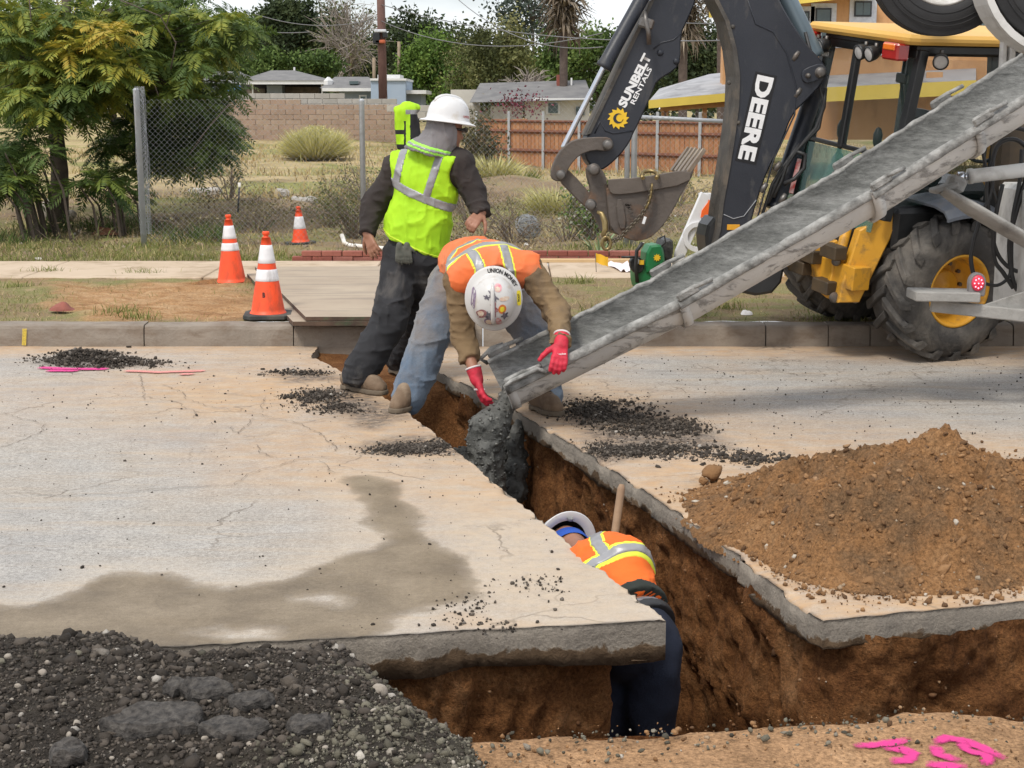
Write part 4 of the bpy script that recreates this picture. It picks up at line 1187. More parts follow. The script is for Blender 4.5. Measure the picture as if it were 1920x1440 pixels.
m.build('paper_notice', mat('paper_pinkish', (.78, .70, .70), (.72, .62, .63), 12, .8), label='crumpled white notice lying on the sidewalk by the yellow flag', cat='paper')
# rag on the verge, brown leaves by the boulder, white scrap
def rag(px, py, z, w, d, h, m, name, label, cat, seed):
 q = G(px, py, z); xs_ = np.linspace(-1, 1, 22); X, Y = np.meshgrid(xs_, xs_)
 p3 = np.stack([X * w * 8, Y * d * 8, X * 0 + seed], -1)
 Z = z + np.maximum(0, 1 - (X ** 2 + Y ** 2)) ** .6 * h * (0.6 + fbm(p3, 1.3, 4, seed=seed)) + .004
 r_ = np.hypot(X, Y); sc_ = np.where(r_ > 1, 1 / r_, 1) * (1 + .25 * fbm(p3, .8, 2, seed=seed + 2))
 V = np.stack([q.x + X * w * sc_, q.y + Y * d * sc_, Z], -1).reshape(-1, 3)
 return obj(name, np_mesh(name, V, grid_faces(22, 22), True), m, label=label, cat=cat)
rag(118, 582, .155, .10, .09, .07, mat('red_brown_cloth', (.30, .10, .07), (.2, .065, .05), 9, .9), 'rag', 'dull red rag lying on the verge by the kerb', 'rag', 3)
rag(200, 440, .16, .17, .12, .09, mat('brown_leaf', (.16, .065, .03), (.09, .04, .02), 14, .9), 'dead_leaves', 'brown dead leaves left of the fence post', 'leaves', 9)
rag(1400, 590, .155, .055, .06, .05, mat('white_scrap', (.75, .73, .72), (.66, .64, .63), 14, .8), 'paper_scrap', 'white crumpled scrap on the grass below the backhoe', 'paper', 14)
ROCKM = mat('pale_boulder', (.36, .32, .27), (.25, .22, .18), 5, .95, .8, 30)
for (a, b, s_, lab) in ((98, 408, .21, 'pale boulder under the left tree'), (128, 412, .10, 'smaller stone touching the pale boulder')):
 q = G(a, b, .16); V, F, T = rocks(np.array([[q.x, q.y + .1, .16 + s_ * .5]]), np.array([s_]), .85, ico(3), .06)
 V = V + (fbm(V, 4, 4, seed=7) * s_ * .35)[:, None] * 1.0
 obj('boulder', np_mesh('boulder', V, F, False), ROCKM, label=lab, cat='boulder', group='boulders under the tree')
# sprinkler standpipe in the lot
sp = thing('sprinkler_riser', G(445, 393, .16), 'thin black sprinkler riser with pale head behind the middle cone', 'sprinkler')
b_ = P(446, 398, 18.5); t_ = P(449, 352, 18.5); m = MB(); m.tube([b_, t_], .011, 8); m.build('riser_pipe', mat('black_pipe', (.03, .03, .035), None, 9, .5), sp)
m = MB(); m.tube([t_, t_ + Vector((0, 0, .015)), t_ + Vector((0, 0, .02)), t_ + Vector((0, 0, .06))], [.012, .02, .016, .02], 8); m.build('sprinkler_head', PVC, sp)
# rubble of concrete in the lot
CONC = mat('old_concrete', (.33, .31, .28), (.42, .39, .35), 5, .95, .5, 50)
for i, (a, b, w, h_, lab) in enumerate(((385, 362, .55, .12, 'long concrete kerb fragment in the lot behind the middle cone'), (570, 385, .4, .16, 'grey concrete fragment in the lot above the small far cone'), (530, 365, .25, .12, 'small concrete fragment beside bare twigs in the lot'))):
 q = G(a, b, .18); m = MB(); m.box((q.x, q.y, .16 + h_ * .4), (w, .3, h_), Matrix.Rotation(.15 * (i - 1), 3, 'Z') @ Matrix.Rotation(.06, 3, 'X'), bev=.03)
 me = m.me('concrete_fragment'); bm = bmesh.new(); bm.from_mesh(me); bmesh.ops.triangulate(bm, faces=bm.faces[:]); bmesh.ops.subdivide_edges(bm, edges=bm.edges[:], cuts=3, use_grid_fill=True)
 for v in bm.verts: v.co += Vector((mnoise.noise(v.co * 9), mnoise.noise(v.co * 9 + Vector((3, 0, 0))), mnoise.noise(v.co * 9 + Vector((0, 7, 0))))) * .03
 bm.to_mesh(me); bm.free(); obj('concrete_fragment', me, CONC, label=lab, cat='rubble', group='concrete fragments in the lot')
# ================================================================== people
SKIN = mat('skin', (0.33, 0.16, 0.10), (0.27, 0.125, 0.075), 18, .55, .15, 120)
def npv(p): return np.array(p[:], float)
def hand_prims(w, d, n, curl, thumb_side, sc=1.0, spread=0.0, thumb_curl=.35):
 """palm and five fingers; w wrist, d finger direction, n palm facing, thumb_side +-1"""
 w, d, n = Vector(w), Vector(d).normalized(), Vector(n)
 n = (n - d * n.dot(d)).normalized(); s = d.cross(n) * thumb_side
 pr = [(w, w + d * .02 * sc, .027 * sc, .026 * sc)]
 for o in (.026, .009, -.009, -.026): pr.append((w + d * .025 * sc + s * o * .7 * sc, w + d * .088 * sc + s * o * sc, .0165 * sc, .0135 * sc))
 for o, L, c_ in ((.031, .072, .9), (.0105, .082, 1.0), (-.0105, .077, 1.05), (-.030, .060, 1.1)):
  p = w + d * .09 * sc + s * o * sc; a = curl * .45 * c_
  for k, (f_, r0, r1) in enumerate(((.42, .0112, .0102), (.32, .0102, .0094), (.26, .0094, .0080))):
   dd = (d * math.cos(a) + n * math.sin(a) + s * (o * spread * 8)).normalized()
   q = p + dd * L * f_ * sc; pr.append((p, q, r0 * sc, r1 * sc)); p = q; a += curl * c_ * .75
 p = w + d * .028 * sc + s * .03 * sc; a = 0.0
 dd = (d * .62 + s * .72 + n * .25).normalized()
 for L, r0, r1 in ((.042, .0145, .012), (.034, .012, .0108), (.027, .0108, .0088)):
  q = p + dd * L * sc; pr.append((p, q, r0 * sc, r1 * sc)); p = q
  dd = (dd + n * thumb_curl + d * .25).normalized()
 return pr
def union(p, prims, k=.012):
 r = None
 for a, b, ra, rb in prims:
  x = rcone(p, npv(a), npv(b), ra, rb)
  r = x if r is None else smin(r, x, k)
 return r
class Fig:
 def __init__(s, name, J, loc, label, face, up=None):
  s.J = {k: Vector(v) for k, v in J.items()}
  s.root = thing(name, loc, label, 'person')
  J = s.J
  s.u = (J['neck'] - J['pelvis']).normalized()
  r = J['shR'] - J['shL']; s.r = (r - s.u * r.dot(s.u)).normalized()
  s.f = s.u.cross(s.r) * 1.0                     # s.f: out of the chest or the back, see front()
  s.hu = Vector(up).normalized(); fc = Vector(face); s.hf = (fc - s.hu * fc.dot(s.hu)).normalized(); s.hr = s.hu.cross(s.hf)
  s.M = np.stack([npv(s.r), npv(s.f), npv(s.u)], 1)
  s.Mh = np.stack([npv(s.hr), npv(s.hf), npv(s.hu)], 1)
  s.len = (J['neck'] - J['pelvis']).length
 def at(s, t, r=0, f=0): return s.J['pelvis'] + s.u * s.len * t + s.r * r + s.f * f
 def torso(s, p, e=0.0, arms=.0):
  J = s.J
  d = ellip(p, npv(s.at(.70)), (.185 + e, .118 + e, .20 + e), s.M)
  d = smin(d, ellip(p, npv(s.at(.30)), (.160 + e, .108 + e, .20 + e), s.M), .06)
  d = smin(d, ellip(p, npv(s.at(-.02)), (.168 + e, .118 + e, .13 + e), s.M), .05)
  for k in ('shL', 'shR'):
   d = smin(d, rcone(p, npv(s.at(.94)), npv(J[k]), .06 + e, .062 + e), .05)
   d = smin(d, rcone(p, npv(s.at(.72)), npv(J[k]), .09 + e, .058 + e), .05)
  return d
 def arm(s, p, sd, r=(.056, .047, .046, .034), e=0.0):
  a, b, c = npv(s.J['sh' + sd]), npv(s.J['el' + sd]), npv(s.J['wr' + sd])
  return smin(rcone(p, a, b, r[0] + e, r[1] + e), rcone(p, b, c, r[2] + e, r[3] + e), .025)
 def leg(s, p, sd, r=(.088, .062, .060, .042), e=0.0):
  a, b, c = npv(s.J['hip' + sd]), npv(s.J['kn' + sd]), npv(s.J['an' + sd])
  return smin(rcone(p, a, b, r[0] + e, r[1] + e), rcone(p, b, c, r[2] + e, r[3] + e), .03)
 def head(s, p):
  h = s.J['head']; M = s.Mh
  d = ellip(p, npv(h + s.hu * .02), (.076, .095, .105), M)
  d = smin(d, ellip(p, npv(h - s.hu * .055 + s.hf * .022), (.055, .068, .065), M), .04)
  d = smin(d, rcone(p, npv(h + s.hf * .085 - s.hu * .0), npv(h + s.hf * .108 - s.hu * .035), .011, .015), .015)      # nose
  d = smin(d, rcone(p, npv(h + s.hf * .086 - s.hu * .062 - s.hr * .015), npv(h + s.hf * .086 - s.hu * .062 + s.hr * .015), .008, .008), .012)  # lips
  d = smin(d, rcone(p, npv(h + s.hf * .075 - s.hu * .095), npv(h + s.hf * .08 - s.hu * .095), .018, .018), .02)    # chin
  for q in (-1, 1):
   d = smin(d, ellip(p, npv(h + s.hr * .078 * q - s.hu * .01 - s.hf * .005), (.012, .02, .032), M), .008)
   d = np.maximum(d, -ellip(p, npv(h + s.hr * .032 * q + s.hu * .008 + s.hf * .098), (.017, .012, .010), M) * .6)
  return smin(d, rcone(p, npv(h - s.hu * .06 - s.hf * .02), npv(s.J['neck']), .056, .062), .04)
 def box(s, pts, pad):
  a = np.array([npv(q) for q in pts]); return a.min(0) - pad, a.max(0) + pad
 def body(s, hands):
  J = s.J
  hp = [hand_prims(*h) for h in hands]
  def fn(p):
   d = smin(s.torso(p, -.012), s.head(p), .03)
   for sd in 'LR': d = smin(smin(d, s.arm(p, sd, (.05, .042, .042, .027)), .03), s.leg(p, sd, (.062, .042, .04, .03)), .03)
   for h in hp:
    c = npv(h[0][0]); nr = np.linalg.norm(p - c, axis=1) < .32
    x = np.full(len(p), 1.0); 
    if nr.any(): x[nr] = union(p[nr], h, .006)
    x = np.where(nr, x, np.linalg.norm(p - c, axis=1) - .2)
    d = smin(d, x, .01)
   return d
  lo, hi = s.box(list(J.values()), .22)
  return obj('body', sdf_mesh('body', fn, lo, hi, .0078), SKIN, s.root)
 def cloth(s, name, fn, keys, pad, m, h=.009, wr=.006, wf=9.0, seed=0, stretch=(1, 1, 1), parent=None):
  def g(p): return fn(p) + (fbm(p * np.array(stretch), wf, 3, .55, seed=seed) * wr + np.abs(fbm(p * np.array(stretch), wf * .55, 2, seed=seed + 3)) * wr * 1.2 if wr else 0)
  lo, hi = s.box([s.J[k] for k in keys], pad)
  return obj(name, sdf_mesh(name, g, lo, hi, h), m, parent or s.root)
 def boots(s, sd, heel, toe, z, m, ms):
  heel, toe = Vector(heel), Vector(toe); an = s.J['an' + sd]
  d_ = (toe - heel); d_.z = 0; d_.normalize()
  hz, bz = Vector((heel.x, heel.y, z + .055)), Vector((toe.x, toe.y, z + .05)) - d_ * .09
  tz = Vector((toe.x, toe.y, z + .043)) - d_ * .04
  def foot(p, e=0):
   d = smin(rcone(p, npv(hz + d_ * .035), npv(bz), .040 + e, .050 + e), rcone(p, npv(bz), npv(tz), .050 + e, .042 + e), .02)
   return d
  def up(p):
   d = smin(foot(p), rcone(p, npv(hz + d_ * .045 + Vector((0, 0, .02))), npv(an), .050, .050), .035)
   d = smin(d, rcone(p, npv(bz + Vector((0, 0, .015))), npv(hz + d_ * .07 + Vector((0, 0, .06))), .04, .045), .03)
   d = d + fbm(p, 30, 2, seed=3) * .003
   return np.maximum(d, (z + .024) - p[:, 2])
  def sole(p):
   q = p.copy(); q[:, 2] = z + .048
   d = np.maximum(foot(q, .007), np.abs(p[:, 2] - (z + .015)) - .014)
   mid = ((p[:, :2] - npv(hz)[:2]) @ npv(d_)[:2])
   return np.where((mid > .06) & (mid < .11), np.maximum(d, z + .009 - p[:, 2]), d)
  lo, hi = s.box([heel, toe, an], .12); lo[2] = z - .02
  b = obj('boot', sdf_mesh('boot', up, lo, hi, .006), m, s.root)
  obj('sole', sdf_mesh('sole', sole, lo, [hi[0], hi[1], z + .06], .006), ms, b)
  lm = MB()                                          # laces
  side = Vector((-d_.y, d_.x, 0))
  for i in range(5):
   c = bz - d_ * (.005 + .024 * i) + Vector((0, 0, .060 + .015 * i)); lm.tube([c - side * .024 - Vector((0, 0, .008)), c + Vector((0, 0, .004)), c + side * .024 - Vector((0, 0, .008))], .0042, 5)
  lm.build('laces', mat('boot_laces', (.06, .045, .03), None, 30, .9), b)
  return b
HATP = [(0.0, .142), (.03, .1405), (.06, .132), (.085, .116), (.103, .092), (.114, .062), (.119, .03), (.121, .006), (.128, -.002), (.150, -.008), (.158, -.013), (.160, -.017), (.156, -.019), (.125, -.012), (.114, -.006)]
def hat_h(r_): 
 prof = [q for q in HATP[:11]]
 return float(np.interp(r_, [q[0] for q in prof], [q[1] for q in prof]))
def hard_hat(fig, c, up, face, m, sx=1.0):
 Mt = frame(c, Vector(face), Vector(up).cross(Vector(face)))      # local x = face, z = up
 S = Mt @ Matrix.Diagonal((1.12 * sx, .97 * sx, sx, 1))
 b = MB(); b.lathe(HATP, S, n=40); h = b.build('hard_hat', m, fig.root)
 rb = MB(); pts = [S @ Vector((x, 0, hat_h(abs(x)) + .002)) for x in np.linspace(-.10, .10, 15)]
 rb.tube(pts, [.004] + [.011] * 13 + [.004], 8); rb.build('hat_ridge', m, h)
 inn = MB(); inn.lathe([(.0, .120), (.06, .112), (.095, .085), (.110, .03), (.113, -.006)], S, n=32); inn.build('hat_lining', mat('hat_lining', (.03, .03, .03), None, 9, .9), h)
 return h, S
HATW = mat('hat_white', (.66, .66, .66), (.60, .598, .594), 8, .32, dirt=(.52, .47, .40), dirt_amt=.18, dirt_scale=12, coat=.2)
SOLE = mat('boot_sole', (.17, .135, .095), (.11, .085, .06), 12, .9, .4, 40)
BOOT = mat('boot_leather_tan', (.20, .135, .085), (.13, .085, .052), 9, .8, .35, 60, dirt=(.30, .23, .16), dirt_amt=.4, dirt_scale=8)
REFL = mat('reflective_silver', (.33, .33, .34), (.27, .27, .28), 20, .42, .15, 60, metallic=.25, dirt=(.22, .2, .18), dirt_amt=.15)
def fold(p, A, f, st=(1, 1, 1), seed=0):
 q = p * np.array(st); q = q + fbm(q, f * .4, 2, seed=seed + 9)[:, None] * .05
 return fbm(q, f * .5, 2, seed=seed) * A - (1 - np.abs(vnoise(q * f, seed + 1))) ** 4 * A - (1 - np.abs(vnoise(q * f * 2.1 + 7, seed + 2))) ** 4 * A * .5
def band_region(p, o, ax, hw):
 return np.abs((p - npv(o)) @ npv(ax)) - hw
# ---------------------------------------------------------------- worker in the lime vest
foot1 = G(688, 738)
J1 = dict(pelvis=P(779, 468, 9.4), neck=P(810, 290, 9.38), head=P(838, 243, 9.33), shL=P(745, 315, 9.46), shR=P(862, 308, 9.30), elL=P(700, 385, 9.52), wrL=P(688, 436, 9.42),
          elR=P(888, 362, 9.28), wrR=P(903, 398, 9.20), hipL=P(757, 482, 9.42), hipR=P(802, 484, 9.36), knL=P(732, 598, 9.3), anL=P(672, 702, 9.17), knR=P(784, 600, 9.65), anR=P(750, 668, 9.98))
w1 = Fig('person', J1, (foot1.x, foot1.y, 0), 'worker in lime vest and white hard hat stepping right, seen from behind', (.78, .55, -.2), (.12, .05, 1))
w1.body([(J1['wrL'], P(703, 478, 9.36) - J1['wrL'], (.5, .8, 0), .35, -1, 1.0, .5), (J1['wrR'], P(885, 418, 9.12) - J1['wrR'], (-.3, .4, -.7), .9, 1)])
SHIRT1 = mat('charcoal_sweatshirt', (.020, .016, .0155), (.044, .034, .030), 3.5, .95, .3, 200)
LIME = mat('lime_mesh_fabric', (.40, .70, .010), (.34, .62, .008), 5, .75, .2, 260)
JEAN1 = mat('black_jeans', (.014, .0145, .017), (.032, .032, .036), 4.5, .9, .3, 240, dirt=(.13, .12, .11), dirt_amt=.16, dirt_scale=5, streak=(1, 1, .45))
def w1_shirt(p):
 d = w1.torso(p, .006)
 for sd in 'LR':
  wr, el = npv(J1['wr' + sd]), npv(J1['el' + sd]); ax = (wr - el) / np.linalg.norm(wr - el)
  a = w1.arm(p, sd, (.080, .074, .070, .050))
  d = smin(d, np.maximum(a, (p - wr) @ ax - .012), .035)
 return np.maximum(d, -((p - npv(w1.at(-.22))) @ npv(w1.u)))
TK = ('pelvis', 'neck', 'shL', 'shR', 'elL', 'elR', 'wrL', 'wrR')
w1.cloth('sweatshirt', lambda p: w1_shirt(p) + fold(p, .011, 11, (1, 1, 1.4), 3), TK, .17, SHIRT1, .0075, 0)
def w1_vest0(p, e=0.0):
 d = w1.torso(p, .024 + e)
 d = smin(d, ellip(p, npv(w1.at(.22, -.01, 0)), (.205 + e, .15 + e, .26 + e), w1.M), .05)
 hem = P(772, 462, 9.3); hu = (w1.u * 1.0 + w1.r * .22).normalized()
 d = np.maximum(d, -((p - npv(hem)) @ npv(hu)))
 d = np.maximum(d, (p - npv(w1.at(1.02))) @ npv(w1.u))
 for sd, q in (('L', -1), ('R', 1)):
  c = w1.J['sh' + sd] + w1.r * q * .055 - w1.u * .05
  d = np.maximum(d, -ellip(p, npv(c), (.08, .3, .15), w1.M))
 return d
vest_w = lambda p: fold(p, .012, 8, (1.3, 1, .8), 13)
w1.cloth('vest', lambda p: w1_vest0(p) + vest_w(p), ('pelvis', 'neck', 'shL', 'shR'), .2, LIME, .0075, 0)
bu = (w1.u * 1.0 + w1.r * .20).normalized(); bo = P(786, 372, 9.2)
cam_side = lambda p, fig, q: -((p - npv(fig.at(.5))) @ npv(fig.f)) * q
def strip(fig, name, fn, keys, m, parent=None, h=.008): 
 lo, hi = fig.box([fig.J[k] for k in keys], .2); return obj(name, sdf_mesh(name, fn, lo, hi, h, lip=2.2), m, parent or fig.root)
strip(w1, 'reflective_stripe', lambda p: np.maximum(w1_vest0(p, .005) + vest_w(p), band_region(p, bo, bu, .027)), ('pelvis', 'neck', 'shL', 'shR'), REFL)
q1, q2 = P(826, 285, 9.2), P(798, 372, 9.2); vdir = (q2 - q1).normalized(); vn = vdir.cross(Vector((0, 1, 0))).normalized()
q3, q4 = P(752, 285, 9.2), P(738, 350, 9.2); vn2 = (q4 - q3).normalized().cross(Vector((0, 1, 0))).normalized()
for o_, n_ in ((q1, vn), (q3, vn2)):
 strip(w1, 'reflective_stripe', lambda p, o_=o_, n_=n_: np.maximum(np.maximum(w1_vest0(p, .0045) + vest_w(p), band_region(p, o_, n_, .024)), -((p - npv(bo)) @ npv(bu)) + .0), ('pelvis', 'neck', 'shL', 'shR'), REFL)
strip(w1, 'vest_piping', lambda p: np.maximum(w1_vest0(p, .004) + vest_w(p), band_region(p, P(772, 462, 9.3) + Vector((0, 0, .008)), (w1.u + w1.r * .22).normalized(), .007)), ('pelvis', 'neck', 'shL', 'shR'), mat('lime_piping', (.55, .75, .03), None, 8, .7))
def legs_fn(fig, r, hemL, hemR, waist):
 def fn(p):
  d = np.maximum(ellip(p, npv(fig.at(-.02)), (.180, .132, .14), fig.M), (p - npv(fig.at(waist))) @ npv(fig.u))
  for sd, hem in (('L', hemL), ('R', hemR)):
   an, kn = npv(fig.J['an' + sd]), npv(fig.J['kn' + sd]); ax = (an - kn) / np.linalg.norm(an - kn)
   a = fig.leg(p, sd, r)
   d = smin(d, np.maximum(a, (p - an) @ ax - hem), .03)
  return d
 return fn
LK = ('pelvis', 'hipL', 'hipR', 'knL', 'knR', 'anL', 'anR')
jn = legs_fn(w1, (.116, .100, .097, .090), .075, .05, .17); w1.cloth('jeans', lambda p: jn(p) + fold(p, .014, 8, (1, 1, 1.2), 23), LK, .2, JEAN1, .008, 0)
w1.boots('L', G(645, 728), G(722, 741), 0.0, BOOT, SOLE)
w1.boots('R', P(735, 690, 10.05), P(762, 696, 9.92), -.03, BOOT, SOLE)
hat1, S1 = hard_hat(w1, J1['head'] + w1.hu * .055, w1.hu, w1.hf, HATW)
NSH = mat('grey_neck_shade', (.215, .205, .21), (.17, .16, .165), 5, .85, .2, 220)
nb = P(806, 286, 9.24)
def shade(p, e=0):
 h = J1['head']
 d = smin(ellip(p, npv(h + w1.hu * .0 - w1.hf * .015), (.090 + e, .112 + e, .10 + e), w1.Mh), rcone(p, npv(h - w1.hu * .06 - w1.hf * .03), npv(nb + Vector((-.015, .05, -.01))), .082 + e, .105 + e), .06)
 d = smin(d, rcone(p, npv(nb + Vector((-.09, .07, .0))), npv(nb + Vector((.07, .07, .0))), .065 + e, .065 + e), .05)
 d = np.maximum(d, ((p - npv(h)) @ npv(w1.hf)) - .004 + ((p - npv(h)) @ npv(w1.hu)) * .25)
 d = np.maximum(d, -((p - npv(nb)) @ npv((w1.u + w1.r * .12).normalized())) - .012)
 return np.maximum(d, (p - npv(h)) @ npv(w1.hu) - .05)
sh_w = lambda p: fold(p, .009, 13, (1.5, 1.5, .45), 33)
w1.cloth('neck_shade', lambda p: shade(p) + sh_w(p), ('head', 'neck'), .27, NSH, .007, 0)
for k_, (o_, hw, mm) in enumerate(((.0, .022, mat('lime_trim', (.38, .85, .10), None, 8, .7)), (.0, .009, REFL))):
 strip(w1, 'neck_shade_trim', lambda p, hw=hw, k_=k_: np.maximum(shade(p, .003 + .003 * k_) + sh_w(p), band_region(p, nb + w1.u * .018, (w1.u + w1.r * .12).normalized(), hw)), ('head', 'neck'), mm)
gl = MB()                                                  # sunglasses
hh = J1['head']; gl.tube([hh + w1.hr * .08 * q + w1.hf * a + w1.hu * .008 for q, a in ((1, -.02), (1, .06), (.75, .092), (.35, .108), (0, .112), (-.35, .108), (-.75, .092), (-1, .06), (-1, -.02))], [.005, .008, .016, .02, .010, .02, .016, .008, .005], 8)
gl.build('sunglasses', mat('dark_glasses', (.015, .012, .012), None, 9, .15), w1.root)
# pair of gloves in the back pocket
pk_ = P(757, 470, 9.26)
pg = [q for o_ in (-.025, .02) for q in [(a + Vector((o_, -.012, 0)), b + Vector((o_, -.012, 0)), ra, rb) for a, b, ra, rb in hand_prims(pk_ + Vector((0, .0, .035)), (0.05, -.12, -1), (0, 1, -.1), .3, 1, .7, .2)]]
obj('pocket_gloves', sdf_mesh('pocket_gloves', lambda p: union(p, pg, .005), npv(pk_) - .2, npv(pk_) + .2, .006), mat('grey_gloves', (.07, .075, .062), (.12, .12, .10), 20, .9), w1.root)
# red letters on the hat's side
tm = text_mesh('UNITED', .017, .0005, 0, 1.0)
a0 = R(-62)
for v in tm.vertices:
 r_ = float(np.interp(.03 + v.co.y, [q[1] for q in HATP[:8]][::-1], [q[0] for q in HATP[:8]][::-1])) + .002
 a_ = a0 + v.co.x / r_; z_ = .03 + v.co.y
 v.co = S1 @ Vector((r_ * math.cos(a_), r_ * math.sin(a_), z_))
obj('hat_lettering', tm, mat('red_print', (.45, .07, .06), None, 9, .6), hat1)
# ---------------------------------------------------------------- bending worker in the orange vest
J2 = dict(pelvis=P(884, 494, 8.98), neck=P(925, 510, 8.40), head=P(926, 556, 8.22), shL=P(864, 524, 8.46), shR=P(990, 504, 8.46), elL=P(868, 632, 8.42), wrL=P(893, 708, 8.26),
          elR=P(1044, 584, 8.34), wrR=P(1052, 644, 8.02), hipL=P(846, 528, 8.98), hipR=P(935, 524, 8.98), knL=P(806, 632, 8.78), anL=P(768, 744, 8.66), knR=P(1002, 628, 8.86), anR=P(1022, 744, 8.72))
gm2 = G(880, 775)
w2 = Fig('person', J2, (gm2.x, gm2.y, 0), 'worker in orange vest bending over the trench, crown of stickered hat towards us', (.0, -.25, -1), (-.02, -1, -.12))
HANDS2 = [(J2['wrL'], P(912, 772, 8.20) - J2['wrL'], (1, .25, .1), .5, -1, 1.05, .2), (J2['wrR'], P(1046, 705, 7.88) - J2['wrR'], (-.1, 1, .1), .55, -1, 1.05, .2)]
w2.body([])
SHIRT2 = mat('khaki_shirt', (.215, .145, .075), (.155, .10, .05), 4, .95, .3, 220, dirt=(.10, .07, .045), dirt_amt=.3, dirt_scale=5)
ORNG = mat('orange_vest_faded', (.76, .155, .036), (.68, .18, .07), 5, .8, .2, 260, dirt=(.55, .22, .10), dirt_amt=.22, dirt_scale=5)
def w2_shirt(p):
 d = w2.torso(p, .006)
 for sd, cut in (('L', -.115), ('R', -.015)):
  wr, el = npv(J2['wr' + sd]), npv(J2['el' + sd]); ax = (wr - el) / np.linalg.norm(wr - el)
  a = w2.arm(p, sd, (.078, .066, .064, .048))
  d = smin(d, np.maximum(a, (p - wr) @ ax - cut), .035)
 return np.maximum(d, -((p - npv(w2.at(-.10))) @ npv(w2.u)))
def swr(p): return fbm(p * np.array((.6, 1, 2.2)), 9, 3, .6, seed=43) * .008 + fold(p, .010, 12, (.8, 1, 1.8), 45)
w2.cloth('shirt', lambda p: w2_shirt(p) + swr(p), TK, .18, SHIRT2, .008, 0)
def w2_vest0(p, e=0.0):
 d = w2.torso(p, .030 + e)
 up_ = Vector((0, 0, 1))
 d = smin(d, rcone(p, npv(w2.at(.45) + w2.r * -.10 - up_ * .10), npv(w2.at(.85) + w2.r * -.07 - up_ * .12), .05 + e, .05 + e), .05)
 d = smin(d, rcone(p, npv(w2.at(.45) + w2.r * .10 - up_ * .10), npv(w2.at(.85) + w2.r * .07 - up_ * .12), .05 + e, .05 + e), .05)
 d = np.maximum(d, -((p - npv(w2.at(-.04))) @ npv(w2.u)))
 d = np.maximum(d, (p - npv(w2.at(1.22))) @ npv(w2.u)); d = np.maximum(d, .105 - np.linalg.norm(p - npv(w2.at(1.18) - up_ * .05), axis=1))
 for sd, q in (('L', -1), ('R', 1)):
  c = w2.J['sh' + sd] + w2.r * q * .085 - w2.u * .02 - up_ * .06
  d = np.maximum(d, -ellip(p, npv(c), (.078, .17, .12), w2.M))
 return d
v2w = lambda p: fold(p, .010, 8, (1, 1, 1), 53)
w2.cloth('vest', lambda p: w2_vest0(p) + v2w(p), ('pelvis', 'neck', 'shL', 'shR'), .22, ORNG, .008, 0)
YEL = mat('lime_yellow_trim', (.72, .80, .05), (.62, .66, .06), 8, .7)
VK = ('pelvis', 'neck', 'shL', 'shR')
for (t_, tilt) in ((.80, .12), (.38, .10)):
 ax = (w2.u + w2.r * tilt).normalized(); o_ = w2.at(t_)
 strip(w2, 'vest_trim', lambda p: np.maximum(w2_vest0(p, .003) + v2w(p), band_region(p, o_, ax, .040)), VK, YEL)
 strip(w2, 'reflective_stripe', lambda p: np.maximum(w2_vest0(p, .007) + v2w(p), band_region(p, o_, ax, .027)), VK, REFL)
for q in (-1, 1):
 ax = (w2.r + w2.u * .12 * q).normalized(); o_ = w2.at(.8, .10 * q)
 lim = w2.at(.80)
 strip(w2, 'vest_trim', lambda p: np.maximum(np.maximum(w2_vest0(p, .002) + v2w(p), band_region(p, o_, ax, .034)), -((p - npv(lim)) @ npv(w2.u)) + .03), VK, YEL)
 strip(w2, 'reflective_stripe', lambda p: np.maximum(np.maximum(w2_vest0(p, .006) + v2w(p), band_region(p, o_, ax, .024)), -((p - npv(lim)) @ npv(w2.u)) + .03), VK, REFL)
def m_denim(name, c, c2, dirt):
 t = NT(name)
 b_ = t.ramp(t.noise(3.2, 6, .6), [(.3, c), (.7, c2)])
 b_ = t.mix(.5, b_, t.ramp(t.noise(240, 3, .8), [(.3, .25), (.7, .7)]), 'OVERLAY')
 p = t.n('ShaderNodeSeparateXYZ'); t.put(p.inputs[0], t.obj())
 up_ = t.ramp(t.math('ADD', p.outputs[2], t.math('MULTIPLY', t.math('SUBTRACT', t.noise(4, 7, .7), .5), 1.3)), [(.22, 0.0), (.85, .75)])
 b_ = t.mix(up_, b_, dirt)
 t.set(b_, .92, t.bump(t.noise(60, 5), .35, .01), sheen=.2)
 return t.m
JEAN2 = m_denim('washed_blue_jeans', (.075, .115, .175), (.15, .19, .24), (.225, .165, .105))
jn2 = legs_fn(w2, (.118, .102, .100, .090), .085, .085, .18); w2.cloth('jeans', lambda p: jn2(p) + fold(p, .014, 8, (1, 1, 1.2), 63), LK, .2, JEAN2, .008, 0)
w2.boots('L', P(770, 752, 8.68) * 1.0, G(738, 776), 0.0, BOOT, SOLE)
w2.boots('R', G(1000, 766), G(1050, 781), 0.0, BOOT, SOLE)
GLV = mat('red_glove', (.62, .022, .05), (.50, .015, .04), 14, .6, .3, 120, dirt=(.25, .03, .035), dirt_amt=.2, dirt_scale=14)
